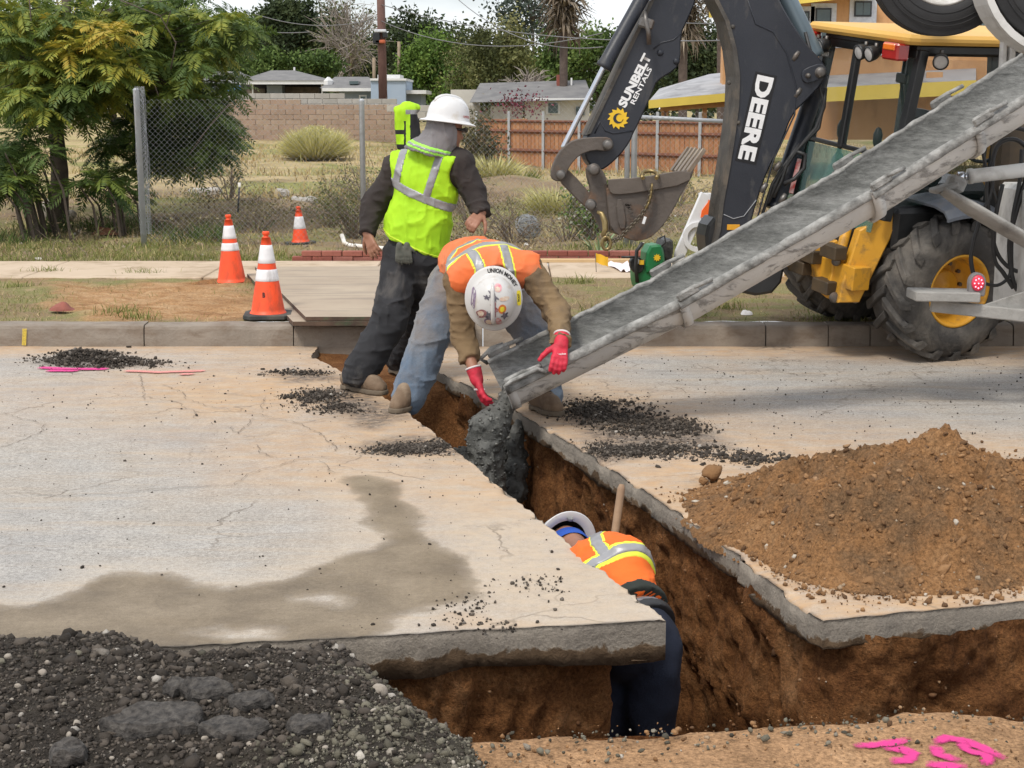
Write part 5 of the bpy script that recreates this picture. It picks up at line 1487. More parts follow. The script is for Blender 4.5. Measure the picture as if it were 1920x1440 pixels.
for h in HANDS2:
 pr = hand_prims(*h); w_, d_ = Vector(h[0]), Vector(h[1]).normalized()
 cuff = [(w_ - d_ * .055, w_ + d_ * .01, .043, .036)]
 g_ = obj('glove', sdf_mesh('glove', lambda p: smin(union(p, [(a, b, ra + .0022, rb + .0022) for a, b, ra, rb in pr], .006), np.maximum(union(p, cuff), -((p - npv(w_ - d_ * .055)) @ npv(d_))), .012) + fbm(p, 60, 2, seed=4) * .0015, npv(w_) - .27, npv(w_) + .27, .0052), GLV, w2.root)
 c_ = MB(); c_.lathe([(.040, 0), (.045, 0), (.045, .010), (.040, .010)], frame(w_ - d_ * .060, d_.orthogonal(), d_.cross(d_.orthogonal())), n=20)
 c_.build('cuff_edge', mat('glove_cuff_white', (.7, .62, .62), None, 12, .8), g_)
 tm = text_mesh('Milwaukee', .014, .0004, 0, 1.0)
 nn = Vector((0, -1, .15)); tm.transform(frame(w_ + d_ * .062 + Vector((0, -.027, 0)), Vector((1, 0, .06)), Vector((0, .15, 1))))
 obj('glove_lettering', tm, mat('white_print', (.75, .68, .68), None, 9, .7), g_)
HATW2 = mat('hat_white_worn', (.60, .59, .575), (.53, .52, .50), 9, .38, dirt=(.42, .36, .30), dirt_amt=.22, dirt_scale=14, coat=.1)
hat2, S2 = hard_hat(w2, w2.J['head'] + w2.hu * .06, w2.hu, w2.hf, HATW2)
# stickers: generic discs, shields and bars bent onto the dome; local angle 0 = front of the hat
STK = {k: mat('sticker_' + k, c, c2, 60, .5) for k, c, c2 in (('red', (.42, .05, .05), (.62, .5, .48)), ('dark', (.05, .05, .07), (.2, .18, .2)), ('orange', (.72, .26, .04), (.5, .1, .05)),
       ('yellow', (.78, .66, .04), (.7, .56, .03)), ('maroon', (.20, .045, .05), (.35, .2, .2)), ('purple', (.12, .06, .13), (.3, .25, .32)), ('pink', (.62, .16, .2), (.7, .5, .5)), ('cream', (.66, .6, .5), (.55, .35, .25)))}
def sticker(rho, ang, w, h, col, shape='disc', rot=0.0, lift=.0022):
 m = MB(); n_ = 20; ca, sa = math.cos(R(ang)), math.sin(R(ang))
 rings = []
 for fr in (0.0, .5, 1.0):
  rg = []
  for i in range(n_):
   a = 2 * math.pi * i / n_
   if shape == 'disc': lx, ly = math.cos(a), math.sin(a)
   elif shape == 'bar':
    k = 1 / max(abs(math.cos(a)), abs(math.sin(a))); lx, ly = math.cos(a) * k, math.sin(a) * k
   elif shape == 'shield': lx, ly = math.cos(a) * (1 if math.sin(a) > 0 else 1 - .5 * abs(math.sin(a)) ** 3), max(-1, math.sin(a) * 1.1 if math.sin(a) < 0 else min(1, math.sin(a) * 1.4))
   else: k = 1 + .35 * math.sin(a * 5 + 1); lx, ly = math.cos(a) * k, math.sin(a) * k
   lx, ly = lx * w * fr * 1.35, ly * h * fr * 1.35
   x = lx * math.cos(rot) - ly * math.sin(rot); y = lx * math.sin(rot) + ly * math.cos(rot)
   gx, gy = rho * ca + y * ca - x * sa, rho * sa + y * sa + x * ca
   gx *= 1.0; rg.append(S2 @ Vector((gx, gy, hat_h(math.hypot(gx, gy)) + lift)))
  rings += rg
 fs = [(k * n_ + i, k * n_ + (i + 1) % n_, (k + 1) * n_ + (i + 1) % n_, (k + 1) * n_ + i) for k in range(2) for i in range(n_)]
 m.add(rings, fs, 0, True)
 return m.build('sticker', STK[col], hat2)
for a in ((.085, 160, .016, .013, 'pink', 'disc'), (.080, 160, .010, .008, 'cream', 'disc', 0, .0032), (.045, 175, .022, .010, 'dark', 'blob', .6), (.02, 20, .014, .024, 'maroon', 'blob', .3), (.055, 70, .017, .016, 'orange', 'disc'), (.055, 70, .010, .009, 'yellow', 'disc', 0, .0032),
          (.075, 305, .016, .022, 'maroon', 'shield', .2), (.078, 303, .010, .013, 'cream', 'shield', .2, .0032), (.058, 335, .014, .016, 'dark', 'blob'), (.088, 345, .020, .017, 'purple', 'disc'), (.09, 345, .013, .011, 'cream', 'disc', 0, .0032), (.090, 20, .012, .017, 'red', 'shield'), (.085, 50, .013, .013, 'dark', 'blob'),
          (.11, 262, .034, .010, 'purple', 'bar'), (.140, 92, .027, .008, 'yellow', 'bar'), (.07, 115, .008, .02, 'cream', 'disc', .4), (.05, 220, .012, .007, 'dark', 'blob', 1.0)): sticker(*a)
def arc_text(txt, rho, ang0, size, m, sgn=1, sp=1.0):
 tm = text_mesh(txt, size, .0009, 0, sp)
 for v in tm.vertices:
  a_ = R(ang0) - sgn * v.co.x / rho; r_ = rho + sgn * v.co.y
  v.co = S2 @ Vector((r_ * math.cos(a_), r_ * math.sin(a_), hat_h(r_) + .0025))
 return obj('hat_lettering', tm, m, hat2)
BLK = MATS['black_ink']
arc_text('UNION MONEY', .139, 155, .026, BLK, 1, 1.0)
arc_text('LOCAL', .139, 92, .014, BLK, 1, .9)
nk = MB(); nk.tube([w2.J['head'] + w2.hf * .10 - w2.hu * .05 + w2.hr * x for x in (-.05, -.025, 0, .025, .05)], [.018, .028, .032, .028, .018], 10); nk.build('bandana', mat('red_bandana', (.5, .06, .03), (.35, .04, .02), 9, .9), w2.root)
# ---------------------------------------------------------------- worker down in the trench
J3 = dict(pelvis=P(1184, 1195, 5.42), neck=P(1110, 1056, 5.82), head=P(1066, 1032, 6.18), shL=P(1066, 1086, 5.86), shR=P(1172, 1058, 5.68), elL=P(1060, 1130, 6.0), wrL=P(1070, 1190, 6.15), elR=P(1180, 1115, 5.95), wrR=P(1150, 1150, 6.15),
          hipL=P(1125, 1215, 5.46), hipR=P(1222, 1212, 5.40), knL=P(1120, 1450, 5.42), anL=P(1128, 1690, 5.5), knR=P(1218, 1450, 5.38), anR=P(1212, 1700, 5.42))
for k in ('anL', 'anR'): J3[k].z = TRENCH_Z + .12
w3 = Fig('person', J3, (J3['pelvis'].x, J3['pelvis'].y, TRENCH_Z), 'worker down in the trench in orange shirt and dark jeans, bent away from us', (-.2, .25, -1), (-.35, 1, .12))
w3.body([(J3['wrL'], (0, .4, -1), (1, 0, 0), .9, -1), (J3['wrR'], (0, .4, -1), (-1, 0, 0), .9, 1)])
ORN3 = mat('orange_shirt', (.80, .15, .014), (.70, .11, .01), 5, .8, .2, 240)
def w3_shirt(p, e=0.0):
 d = w3.torso(p, .016 + e)
 for sd in 'LR':
  wr, el = npv(J3['wr' + sd]), npv(J3['el' + sd]); ax = (wr - el) / np.linalg.norm(wr - el)
  d = smin(d, np.maximum(w3.arm(p, sd, (.074, .062, .060, .05), e), (p - wr) @ ax), .035)
 return np.maximum(d, -((p - npv(w3.at(.17))) @ npv(w3.u)))
w3w = lambda p: fold(p, .010, 9, (1, 1, 1), 73)
w3.cloth('shirt', lambda p: w3_shirt(p) + w3w(p), TK, .18, ORN3, .008, 0)
ax3 = (w3.u + w3.r * .10).normalized(); o3 = w3.at(.66)
strip(w3, 'shirt_trim', lambda p: np.maximum(w3_shirt(p, .003) + w3w(p), band_region(p, o3, ax3, .040)), TK[:4], YEL)
strip(w3, 'reflective_stripe', lambda p: np.maximum(w3_shirt(p, .007) + w3w(p), band_region(p, o3, ax3, .021)), TK[:4], REFL)
ax4 = (w3.r + w3.u * .1).normalized(); o4 = w3.at(.8, .11)
strip(w3, 'shirt_trim', lambda p: np.maximum(np.maximum(w3_shirt(p, .002) + w3w(p), band_region(p, o4, ax4, .032)), -((p - npv(o3)) @ npv(w3.u))), TK[:4], YEL)
strip(w3, 'reflective_stripe', lambda p: np.maximum(np.maximum(w3_shirt(p, .006) + w3w(p), band_region(p, o4, ax4, .022)), -((p - npv(o3)) @ npv(w3.u))), TK[:4], REFL)
strip(w3, 'shirt_hem', lambda p: np.maximum(w3_shirt(p, .010) + w3w(p), band_region(p, w3.at(.20), w3.u, .024)), TK[:4], mat('black_hem', (.025, .03, .025), None, 9, .9))
JEAN3 = mat('navy_jeans', (.007, .011, .024), (.014, .02, .04), 5, .92, .3, 200)
w3.cloth('jeans', legs_fn(w3, (.112, .094, .09, .08), .06, .06, .02), LK, .2, JEAN3, .01, .02, 7, 83)
bl = strip(w3, 'belt', lambda p: np.maximum(ellip(p, npv(w3.at(-.02)), (.187, .139, .147), w3.M), band_region(p, w3.at(-.01), w3.u, .020)), ('pelvis', 'hipL', 'hipR'), mat('black_belt', (.02, .02, .022), None, 9, .5))
strip(w3, 'shorts_band', lambda p: np.maximum(ellip(p, npv(w3.at(-.02)), (.180, .132, .15), w3.M), band_region(p, w3.at(.05), w3.u, .022)), ('pelvis', 'hipL', 'hipR'), mat('grey_waistband', (.12, .11, .12), (.2, .18, .19), 40, .9))
for sd, hx in (('L', 1128), ('R', 1212)):
 a_ = J3['an' + sd]; w3.boots(sd, (a_.x, a_.y - .06, 0), (a_.x - .03, a_.y + .2, 0), TRENCH_Z + .02, BOOT, SOLE)
hat3, S3 = hard_hat(w3, w3.J['head'] + w3.hu * .05, w3.hu, w3.hf, HATW, .9)
bb = MB(); bb.lathe([(.092, -.03), (.097, -.02), (.097, .02), (.09, .03)], frame(w3.J['head'] + w3.hu * .0, w3.hf, w3.hu.cross(w3.hf)), n=28); bb.build('bandana', mat('blue_bandana', (.02, .09, .42), (.015, .06, .32), 9, .85), w3.root)
sr = MB(); c_ = w3.J['head'] + w3.hu * .05 - w3.hf * .128; sr.lathe([(.0, .008), (.012, .007), (.014, -.004)], frame(c_ - w3.hu * .02, w3.hr, w3.hu), n=14); sr.build('hat_ratchet_knob', mat('grey_plastic', (.3, .3, .3), None, 9, .5), hat3)
# shovel standing in the trench beside him
sh = thing('shovel', (.52, 6.1, TRENCH_Z), 'shovel with round wooden handle standing against the trench wall', 'shovel')
t0, t1 = P(1166, 908, 6.28), Vector((.33, 6.12, TRENCH_Z + .28))
m = MB(); m.tube([t0, t0 + (t1 - t0) * .02, t0 + (t1 - t0) * .5, t1], [.010, .0165, .0165, .0175], 12)
m.build('handle', mat('worn_ash_handle', (.36, .235, .14), (.26, .165, .1), 6, .75, .3, 50), sh)
m = MB(); vs = []
for i in range(7):
 for j in range(5):
  x = (j - 2) / 2 * (.11 if i < 4 else .11 * (1 - ((i - 3) / 3.3) ** 2)); vs.append(t1 + Vector((x, .02 * (x / .11) ** 2 + .02 * i / 6 - .012, .02 - .045 * i)))
m.add(vs, [(i * 5 + j, i * 5 + j + 1, (i + 1) * 5 + j + 1, (i + 1) * 5 + j) for i in range(6) for j in range(4)], 0, True)
m.build('blade', mat('shovel_steel', (.16, .14, .12), (.25, .16, .1), 9, .6, metallic=.6), sh)
# ================================================================== backhoe loader
BLUBLK = mat('dark_machine_paint', (.013, .016, .024), (.024, .027, .036), 2.5, .45, .12, 60, dirt=(.085, .08, .075), dirt_amt=.2, dirt_scale=9, streak=(1, 1, .35))
SCUFF = mat('scuffed_steel', (.085, .078, .068), (.05, .045, .04), 8, .75, .4, 50, dirt=(.16, .13, .10), dirt_amt=.4, dirt_scale=6)
BUCKM = mat('bucket_steel', (.12, .10, .085), (.08, .066, .057), 5, .62, .4, 40, metallic=.15, dirt=(.20, .105, .055), dirt_amt=.28, dirt_scale=5)
YELM = mat('machine_yellow', (.66, .33, .025), (.56, .27, .02), 3, .5, .1, 40, dirt=(.12, .08, .045), dirt_amt=.25, dirt_scale=7)
ROOFY = mat('roof_yellow', (.72, .44, .11), (.66, .38, .08), 2, .55)
CHROME = mat('chrome_rod', (.62, .64, .68), (.5, .52, .56), 12, .12, metallic=1.0)
PINS = mat('pin_steel', (.20, .19, .18), (.12, .11, .1), 16, .45, metallic=.7, dirt=(.12, .07, .04), dirt_amt=.3)
HOSE = mat('rubber_hose', (.014, .014, .015), (.028, .028, .028), 12, .5, .1, 60)
GOLDM = mat('brass_plated', (.36, .27, .12), (.24, .18, .09), 18, .42, metallic=.8)
WHT = mat('white_print_bold', (.80, .80, .80), (.72, .72, .72), 30, .55)
BLKP = mat('cab_black', (.012, .013, .014), (.022, .023, .024), 9, .4, .1, 40)
GREYF = mat('fender_grey', (.16, .175, .20), (.12, .13, .15), 4, .5, dirt=(.25, .23, .2), dirt_amt=.2)
bh = thing('backhoe_loader', P(1640, 640, 11), 'yellow and black backhoe loader with one wheel in the gutter', 'backhoe')
DD = Vector((-.16, .987, 0)).normalized()
def plate(name, poly, Y, th, m, bev=.008, parent=bh, depth=DD, label=None):
 """outline measured at distance Y on the near face, given thickness th away from us"""
 pts = [P(x, y, Y) for x, y in poly]
 o = pts[0]; n_ = len(pts)
 mb = MB()
 X_ = Vector((1, 0, 0)); Z_ = Vector((0, 0, 1))
 pl = [((p - o).dot(X_), (p - o).dot(Z_)) for p in pts]
 M_ = Matrix((X_, Z_, depth)).transposed().to_4x4(); M_.translation = o + depth * th / 2
 mb.prism(pl, th, M_, bev=bev)
 me = mb.me(name); bm = bmesh.new(); bm.from_mesh(me); bmesh.ops.recalc_face_normals(bm, faces=bm.faces[:]); bm.to_mesh(me); bm.free()
 return obj(name, me, m, parent, label=label)
def smooth_poly(pts, it=1):
 for _ in range(it):
  o = []
  for i in range(len(pts)):
   a, b = pts[i], pts[(i + 1) % len(pts)]
   o += [(a[0] * .75 + b[0] * .25, a[1] * .75 + b[1] * .25), (a[0] * .25 + b[0] * .75, a[1] * .25 + b[1] * .75)]
  pts = o
 return pts
BY = 10.62
boom_poly = [(1300, -170), (1325, -60), (1343, 0), (1363, 40), (1377, 93), (1383, 143), (1381, 200), (1374, 253), (1364, 317), (1352, 383), (1347, 430), (1335, 480), (1378, 505), (1402, 445), (1420, 377), (1440, 320), (1463, 277), (1487, 213),
             (1512, 190), (1543, 157), (1553, 133), (1543, 115), (1512, 82), (1478, 30), (1452, -20), (1425, -170)]
boom = plate('boom', smooth_poly(boom_poly), BY, .21, BLUBLK, .012)
# scuffed edge plate along the boom's inner curve
lp = [(1300, -170), (1325, -60), (1343, 0), (1363, 40), (1377, 93), (1383, 143), (1381, 200), (1374, 253), (1364, 317), (1352, 383), (1347, 430), (1335, 480)]
mb = MB()
for k in range(len(lp) - 1):
 a, b = P(*lp[k], BY), P(*lp[k + 1], BY)
 for q in (0,):
  o1 = Vector((-.014, 0, 0)); fw = Vector((.014, 0, 0))
  mb.add([a + o1 - DD * .012, b + o1 - DD * .012, b + o1 + DD * .23, a + o1 + DD * .23, a + fw - DD * .012, b + fw - DD * .012], [(0, 1, 2, 3), (0, 4, 5, 1)], 0, False)
mb.build('boom_edge_plate', SCUFF, boom)
def ridge(pts, Y, r, m, name, parent, n=6): 
 b = MB(); b.tube([P(x, y, Y) for x, y in pts], r, n); return b.build(name, m, parent)
ridge([(1395, -20), (1417, 45), (1450, 60), (1475, 100), (1492, 160), (1490, 215), (1450, 300), (1428, 380), (1412, 440)], BY, .006, BLUBLK, 'weld_seam', boom)
ridge([(1357, 402), (1375, 410), (1395, 405), (1418, 375)], BY - .004, .003, mat('thin_grey_line', (.35, .36, .38), None, 9, .6), 'scratch_line', boom)
def pin(px, py, Y, r, L=.03, m=PINS, name='pin', parent=bh):
 b = MB(); c = P(px, py, Y); Mx = frame(c, Vector((1, 0, 0)), Vector((0, 0, 1)))     # local z -> -Y
 b.lathe([(r * 1.25, -.004), (r * 1.25, L * .3), (r * .95, L * .35), (r, L), (r * .8, L + .004), (0, L + .004)], Mx, n=20)
 return b.build(name, m, parent)
plate('pivot_ear', smooth_poly([(1503, 138), (1510, 128), (1540, 118), (1551, 128), (1549, 142), (1518, 157), (1506, 153)]), BY - .02, .02, BLUBLK, .004)
pin(1538, 136, BY - .02, .030); pin(1515, 142, BY - .02, .014)
for (x, y) in ((1345, 155), (1352, 50), (1362, 230)): pin(x + 22, y, BY, .012, .006, SCUFF)
def decal(txt, cx, cy, dx, dy, length, height, Y, m, parent, off=.006, back=None, lift=.004, bold=.02):
 """lettering laid along the direction dx,dy (photo sense) on a face at distance Y"""
 tm = text_mesh(txt, 1.0, bold, 0, 1.0)
 xs_ = [v.co.x for v in tm.vertices]; ys_ = [v.co.y for v in tm.vertices]
 w, h = max(xs_) - min(xs_), max(ys_) - min(ys_); cx0, cy0 = (max(xs_) + min(xs_)) / 2, (max(ys_) + min(ys_)) / 2
 tm.transform(Matrix.Diagonal((length / w, height / h, 1, 1)) @ Matrix.Translation((-cx0, -cy0, 0)))
 d_ = Vector((dx, 0, -dy)).normalized(); up_ = Vector((-d_.z, 0, d_.x))
 M_ = Matrix((d_, up_, d_.cross(up_))).transposed().to_4x4(); M_.translation = P(cx, cy, Y) - Vector((0, lift, 0))
 tm.transform(M_)
 o = obj('lettering', tm, m, parent)
 if back:
  b = MB(); b.box((0, 0, 0), (length * 1.06, height * 1.3, .002)); me = b.me('decal_backing'); me.transform(Matrix.Translation((0, lift * .5, 0)) @ M_); obj('decal_backing', me, back, parent)
 return o
decal('DEERE', 1417, 222, -26, 123, .575, .115, BY, WHT, boom, back=mat('decal_black', (.006, .006, .008), None, 9, .5), bold=.045)
b = MB(); b.box(P(1375, 426, BY) - Vector((0, .004, 0)), (.088, .006, .038), bev=.002); b.build('reflector', mat('amber_reflector', (.75, .36, .02), (.6, .28, .02), 9, .4), boom)
# dipper arm
DY = 10.60
dip_poly = [(1255, -170), (1240, -40), (1222, 0), (1213, 20), (1150, 152), (1102, 252), (1096, 275), (1098, 296), (1108, 312), (1122, 320), (1136, 316), (1163, 292), (1182, 266), (1188, 250), (1196, 236), (1226, 170), (1232, 152), (1266, 132), (1277, 114), (1277, 65), (1290, 37), (1306, 0), (1335, -170)]
dip = plate('dipper_arm', smooth_poly(dip_poly), DY, .16, BLUBLK, .01)
mb = MB(); lp = [(1222, 0), (1213, 20), (1150, 152), (1102, 252)]
for k in range(3):
 a, b_ = P(*lp[k], DY), P(*lp[k + 1], DY); o1 = Vector((-.012, 0, -.004))
 mb.add([a + o1 - DD * .01, b_ + o1 - DD * .01, b_ + o1 + DD * .17, a + o1 + DD * .17, a - o1 * 1.6 - DD * .01, b_ - o1 * 1.6 - DD * .01], [(0, 1, 2, 3), (0, 4, 5, 1)])
mb.build('dipper_edge_plate', SCUFF, dip)
ridge([(1225, 92), (1240, 80), (1262, 75), (1277, 62)], DY, .005, BLUBLK, 'weld_seam', dip)
ridge([(1115, 250), (1125, 228), (1135, 245), (1150, 250), (1186, 245)], DY, .006, BLUBLK, 'weld_seam', dip)
pin(1238, 99, DY, .018, .008, BLUBLK); pin(1268, 115, DY, .018, .008, BLUBLK)
decal('SUNBELT', 1190, 151, 46, -91, .385, .062, DY, WHT, dip, bold=.05)
decal('RENTALS', 1202, 161, 31, -63, .265, .034, DY, WHT, dip, bold=.02)
sc_ = P(1159, 222, DY) - Vector((0, .005, 0)); sun_poly = []
for i in range(24):
 a = 2 * math.pi * i / 24 + .2; r_ = (.074 if i % 2 else .055); a += .16 * (i % 2); sun_poly.append((r_ * math.cos(a), r_ * math.sin(a)))
b = MB(); b.prism(sun_poly, .003, frame(sc_, (1, 0, 0), (0, 0, 1))); sunm = b.build('sun_emblem', mat('emblem_yellow', (.80, .50, .02), (.7, .44, .02), 20, .5), dip)
cres = [(.034 * math.cos(a), .034 * math.sin(a)) for a in np.linspace(R(20), R(330), 22)] + [(.012 + .026 * math.cos(a), .026 * math.sin(a) - .002) for a in np.linspace(R(310), R(60), 14)]
b = MB(); b.prism(cres, .002, frame(sc_ - Vector((0, .003, 0)), (.9, 0, .4), (-.4, 0, .9))); b.build('emblem_swirl', BLUBLK, sunm)
# bucket cylinder beside the dipper
def cyl(name, a, b_, r, Y0, Y1, m, parent=bh, caps=None):
 mb = MB(); p, q = P(*a, Y0), P(*b_, Y1); d_ = q - p
 mb.tube([p, p + d_ * .02, p + d_ * .96, p + d_ * .97, q], [r * .9, r, r, r * 1.12, r * 1.12] if caps else [r] * 5, 18); return mb.build(name, m, parent)
bc = cyl('bucket_cylinder', (1252, -90), (1131, 127), .048, 10.56, 10.56, BLUBLK, caps=True)
cyl('piston_rod', (1135, 120), (1055, 279), .019, 10.57, 10.57, CHROME, bc)
ridge([(1190, 0), (1180, 35), (1135, 100), (1127, 118)], 10.6, .012, BLUBLK, 'hydraulic_pipe', bc)
b = MB(); b.box(P(1212, 44, 10.52), (.10, .05, .07), Matrix.Rotation(.3, 3, 'Y'), bev=.012); b.tube([P(1209, 22, 10.52), P(1211, 40, 10.5), P(1216, 60, 10.5), P(1217, 84, 10.5)], [.012, .018, .016, .016], 8); b.build('lock_bracket', PINS, dip)
# links and bucket
LINK = smooth_poly([(1148, 260), (1133, 256), (1087, 259), (1066, 267), (1047, 286), (1034, 316), (1033, 334), (1047, 342), (1060, 334), (1067, 313), (1086, 291), (1113, 281), (1140, 284), (1150, 277)])
plate('bucket_link', LINK, 10.53, .04, SCUFF if False else BUCKM, .006); plate('bucket_link', LINK, 10.80, .04, BUCKM, .006)
H2 = smooth_poly([(1040, 330), (1056, 318), (1070, 320), (1120, 378), (1116, 396), (1100, 392)])
plate('tipping_link', H2, 10.57, .05, BUCKM, .006); plate('tipping_link', H2, 10.74, .05, BUCKM, .006)
EAR = [(1098, 322), (1106, 306), (1128, 314), (1140, 340), (1147, 432), (1130, 440), (1118, 410), (1098, 382), (1110, 360)]
for y in (10.56, 10.76):
 plate('bucket_ear', smooth_poly(EAR), y, .045, BUCKM, .006)
for (x, y, r_) in ((1140, 272, .030), (1052, 328, .028), (1114, 318, .034), (1108, 384, .032)): pin(x, y, 10.52, r_, .03)
SIDE_P = [(1138, 345), (1142, 335), (1290, 318), (1303, 300), (1308, 286), (1300, 325), (1285, 352), (1265, 388), (1243, 425), (1220, 446), (1195, 452), (1168, 444), (1148, 431), (1141, 400)]
bk_ = thing('bucket_group', P(1210, 440, 10.7)) if False else None
bucket = plate('bucket', smooth_poly([(1136, 340), (1200, 334), (1296, 318), (1302, 312), (1298, 332), (1283, 355), (1263, 392), (1243, 425), (1220, 446), (1195, 453), (1168, 445), (1147, 432), (1141, 400)]), 10.50, .022, BUCKM, .004)
plate('side_plate', smooth_poly([(1136, 340), (1200, 334), (1296, 318), (1302, 312), (1298, 332), (1283, 355), (1263, 392), (1243, 425), (1220, 446), (1195, 453), (1168, 445), (1147, 432), (1141, 400)]), 10.92, .022, BUCKM, .004, bucket)
prof = [(1300, 318), (1297, 332), (1283, 355), (1263, 392), (1243, 424), (1220, 445), (1195, 452), (1168, 444), (1147, 431), (1141, 400), (1137, 345)]
mb = MB(); vs = []
for (x, y) in prof:
 p = P(x, y, 10.51); vs += [p, p + DD * .42]
inn = []
c0 = P(1215, 370, 10.51)
for (x, y) in prof:
 p = P(x, y, 10.51); p = p + (c0 - p).normalized() * .016; inn += [p, p + DD * .42]
k = len(prof)
mb.add(vs, [(2 * i, 2 * i + 1, 2 * i + 3, 2 * i + 2) for i in range(k - 1)], 0, True); mb.add(inn, [(2 * i, 2 * i + 2, 2 * i + 3, 2 * i + 1) for i in range(k - 1)], 0, True)
mb.build('bucket_shell', BUCKM, bucket)
plate('side_cutter', smooth_poly([(1140, 338), (1143, 336), (1200, 333), (1297, 316), (1294, 344), (1200, 361), (1152, 366), (1142, 358)]), 10.478, .02, mat('cutter_steel', (.15, .125, .105), (.11, .09, .075), 6, .6, .25, 40, metallic=.3), .004, bucket)
plate('wear_bar', smooth_poly([(1155, 375), (1168, 373), (1176, 428), (1160, 430)]), 10.482, .016, BUCKM, .004, bucket)
for i in range(5):
 o_ = DD * (.02 + .095 * i)
 r0, r1 = P(1292, 322, 10.5) + o_, P(1320, 283, 10.5) + o_
 ax = (r1 - r0).normalized(); mb = MB(); M_ = frame((r0 + r1) / 2, ax, DD)
 mb.prism([(-.10, -.022), (.02, -.022), (.10, -.008), (.10, .008), (.02, .022), (-.10, .022)], .030, M_, bev=.003)
 mb.build('tooth', mat('worn_tooth_steel', (.33, .28, .22), (.2, .15, .11), 14, .5, metallic=.5), bucket)
for t_, (x, y), s_, dd_ in (('MADE', (1183, 400), .13, (8, 46)), ('MC', (1178, 385), .05, (10, 8))):
 decal(t_, x, y, dd_[0], dd_[1], s_, .036, 10.498, BUCKM, bucket, lift=.004, bold=.01)
# rigging chain, hook and shackle
ch = thing('rigging_chain', P(1175, 440, 10.4), 'rigging chain with brass hook hung across the backhoe bucket', 'chain')
cpath = [(1141, 455), (1150, 452), (1163, 445), (1178, 430), (1192, 416), (1202, 405), (1210, 392), (1216, 380), (1220, 366), (1222, 350)]
cp = [P(x, y, 10.44) for x, y in cpath]; seg = []
tot = sum((cp[i + 1] - cp[i]).length for i in range(len(cp) - 1)); nl = 26; acc = 0.0; dists = [(i + .5) * tot / nl for i in range(nl)]
for dv in dists:
 s_ = dv; i = 0
 while s_ > (cp[i + 1] - cp[i]).length: s_ -= (cp[i + 1] - cp[i]).length; i += 1
 seg.append((cp[i] + (cp[i + 1] - cp[i]).normalized() * s_, (cp[i + 1] - cp[i]).normalized()))
def link_me(L, W, r, m):
 b = MB(); pts = [Vector((math.cos(a) * W / 2 + 0, 0, 0)) for a in (0,)]
 pts = [Vector(((L / 2 - W / 2) * (1 if math.cos(a) > 0 else -1) + math.cos(a) * W / 2, math.sin(a) * W / 2, 0)) for a in np.linspace(.001, 2 * math.pi + .001, 17)]
 b.tube(pts, r, 6, cap=False); me = b.me('link'); me.materials.append(m); return me
lk = link_me(tot / nl * 1.55, .028, .0052, mat('chain_steel', (.10, .09, .075), (.17, .14, .1), 20, .5, metallic=.7)); lkb = link_me(.055, .035, .0075, GOLDM)
for i, (c, d_) in enumerate(seg):
 big = i > 17
 o = bpy.data.objects.new('link', lkb if big and i % 2 else lk); COL.objects.link(o); o.parent = ch; o.matrix_parent_inverse = Matrix.Translation(-ch.location)
 side = Vector((0, 1, 0)) if i % 2 else d_.cross(Vector((0, 1, 0)))
 o.matrix_basis = frame(c, d_, side)
b = MB(); b.tube([P(1120, 397, 10.46), P(1128, 400, 10.45), P(1134, 415, 10.44), P(1135, 430, 10.43), P(1131, 440, 10.43), P(1137, 452, 10.43)], [.010, .018, .022, .02, .018, .012], 10)
b.tube([P(1137 + 8 * math.sin(a), 456 - 12 * math.cos(a), 10.42) for a in np.linspace(0, 2 * math.pi, 14)], .012, 8, cap=False); b.build('hook', GOLDM, ch)
b = MB(); b.tube([P(1218 + 15 * math.cos(a), 329 - 9 * math.sin(a), 10.45 + .06 * math.sin(a)) for a in np.linspace(-.6, math.pi + .6, 12)], .014, 8); b.build('shackle', GOLDM, ch)
b = MB(); b.box(P(1208, 413, 10.42), (.018, .004, .05), Matrix.Rotation(.3, 3, 'Y')); b.build('tag', WHT, ch)
# swing tower, boom cylinder, hoses at the boom foot
plate('swing_tower', smooth_poly([(1322, 430), (1345, 400), (1410, 420), (1470, 420), (1475, 520), (1440, 560), (1350, 540), (1326, 480)]), 10.66, .26, BLKP, .02)
bcy = cyl('boom_cylinder', (1538, 140), (1452, 392), .062, 10.86, 10.74, BLUBLK, caps=True); cyl('piston_rod', (1455, 385), (1437, 435), .03, 10.74, 10.72, CHROME, bcy)
cyl('dipper_cylinder', (1400, -160), (1530, 108), .062, 10.80, 10.76, mat('blue_grey_tube', (.16, .21, .24), (.12, .16, .19), 5, .35, metallic=.3))
for pts, r_ in (([(1510, 60), (1525, 120), (1545, 190), (1535, 240), (1500, 275), (1478, 300), (1465, 340), (1450, 370)], .013), ([(1548, 165), (1545, 200), (1530, 240), (1492, 285), (1462, 330), (1440, 380)], .013), ([(1493, 284), (1510, 290), (1508, 315), (1490, 335), (1470, 345)], .015),
              ([(1500, 270), (1470, 310), (1448, 345), (1430, 400), (1440, 420)], .011), ([(1420, 440), (1432, 415), (1450, 400), (1455, 380)], .010), ([(1478, 100), (1494, 130), (1497, 175)], .008)):
 ridge(pts, 10.66, r_, HOSE, 'hydraulic_hose', bh, 8)
for (x, y) in ((1458, 312), (1492, 105), (1496, 174), (1468, 372), (1432, 352)):
 b = MB(); c = P(x, y, 10.63); b.tube([c + Vector((-.02, 0, -.03)), c, c + Vector((.02, 0, .03))], [.016, .022, .016], 8); b.build('hose_fitting', PINS, bh)
b = MB(); b.box(P(1491, 330, 10.7), (.03, .01, .24), Matrix.Rotation(.22, 3, 'Y')); b.build('reflective_tape', mat('red_white_tape', (.55, .04, .03), (.6, .5, .48), 30, .4), bh)
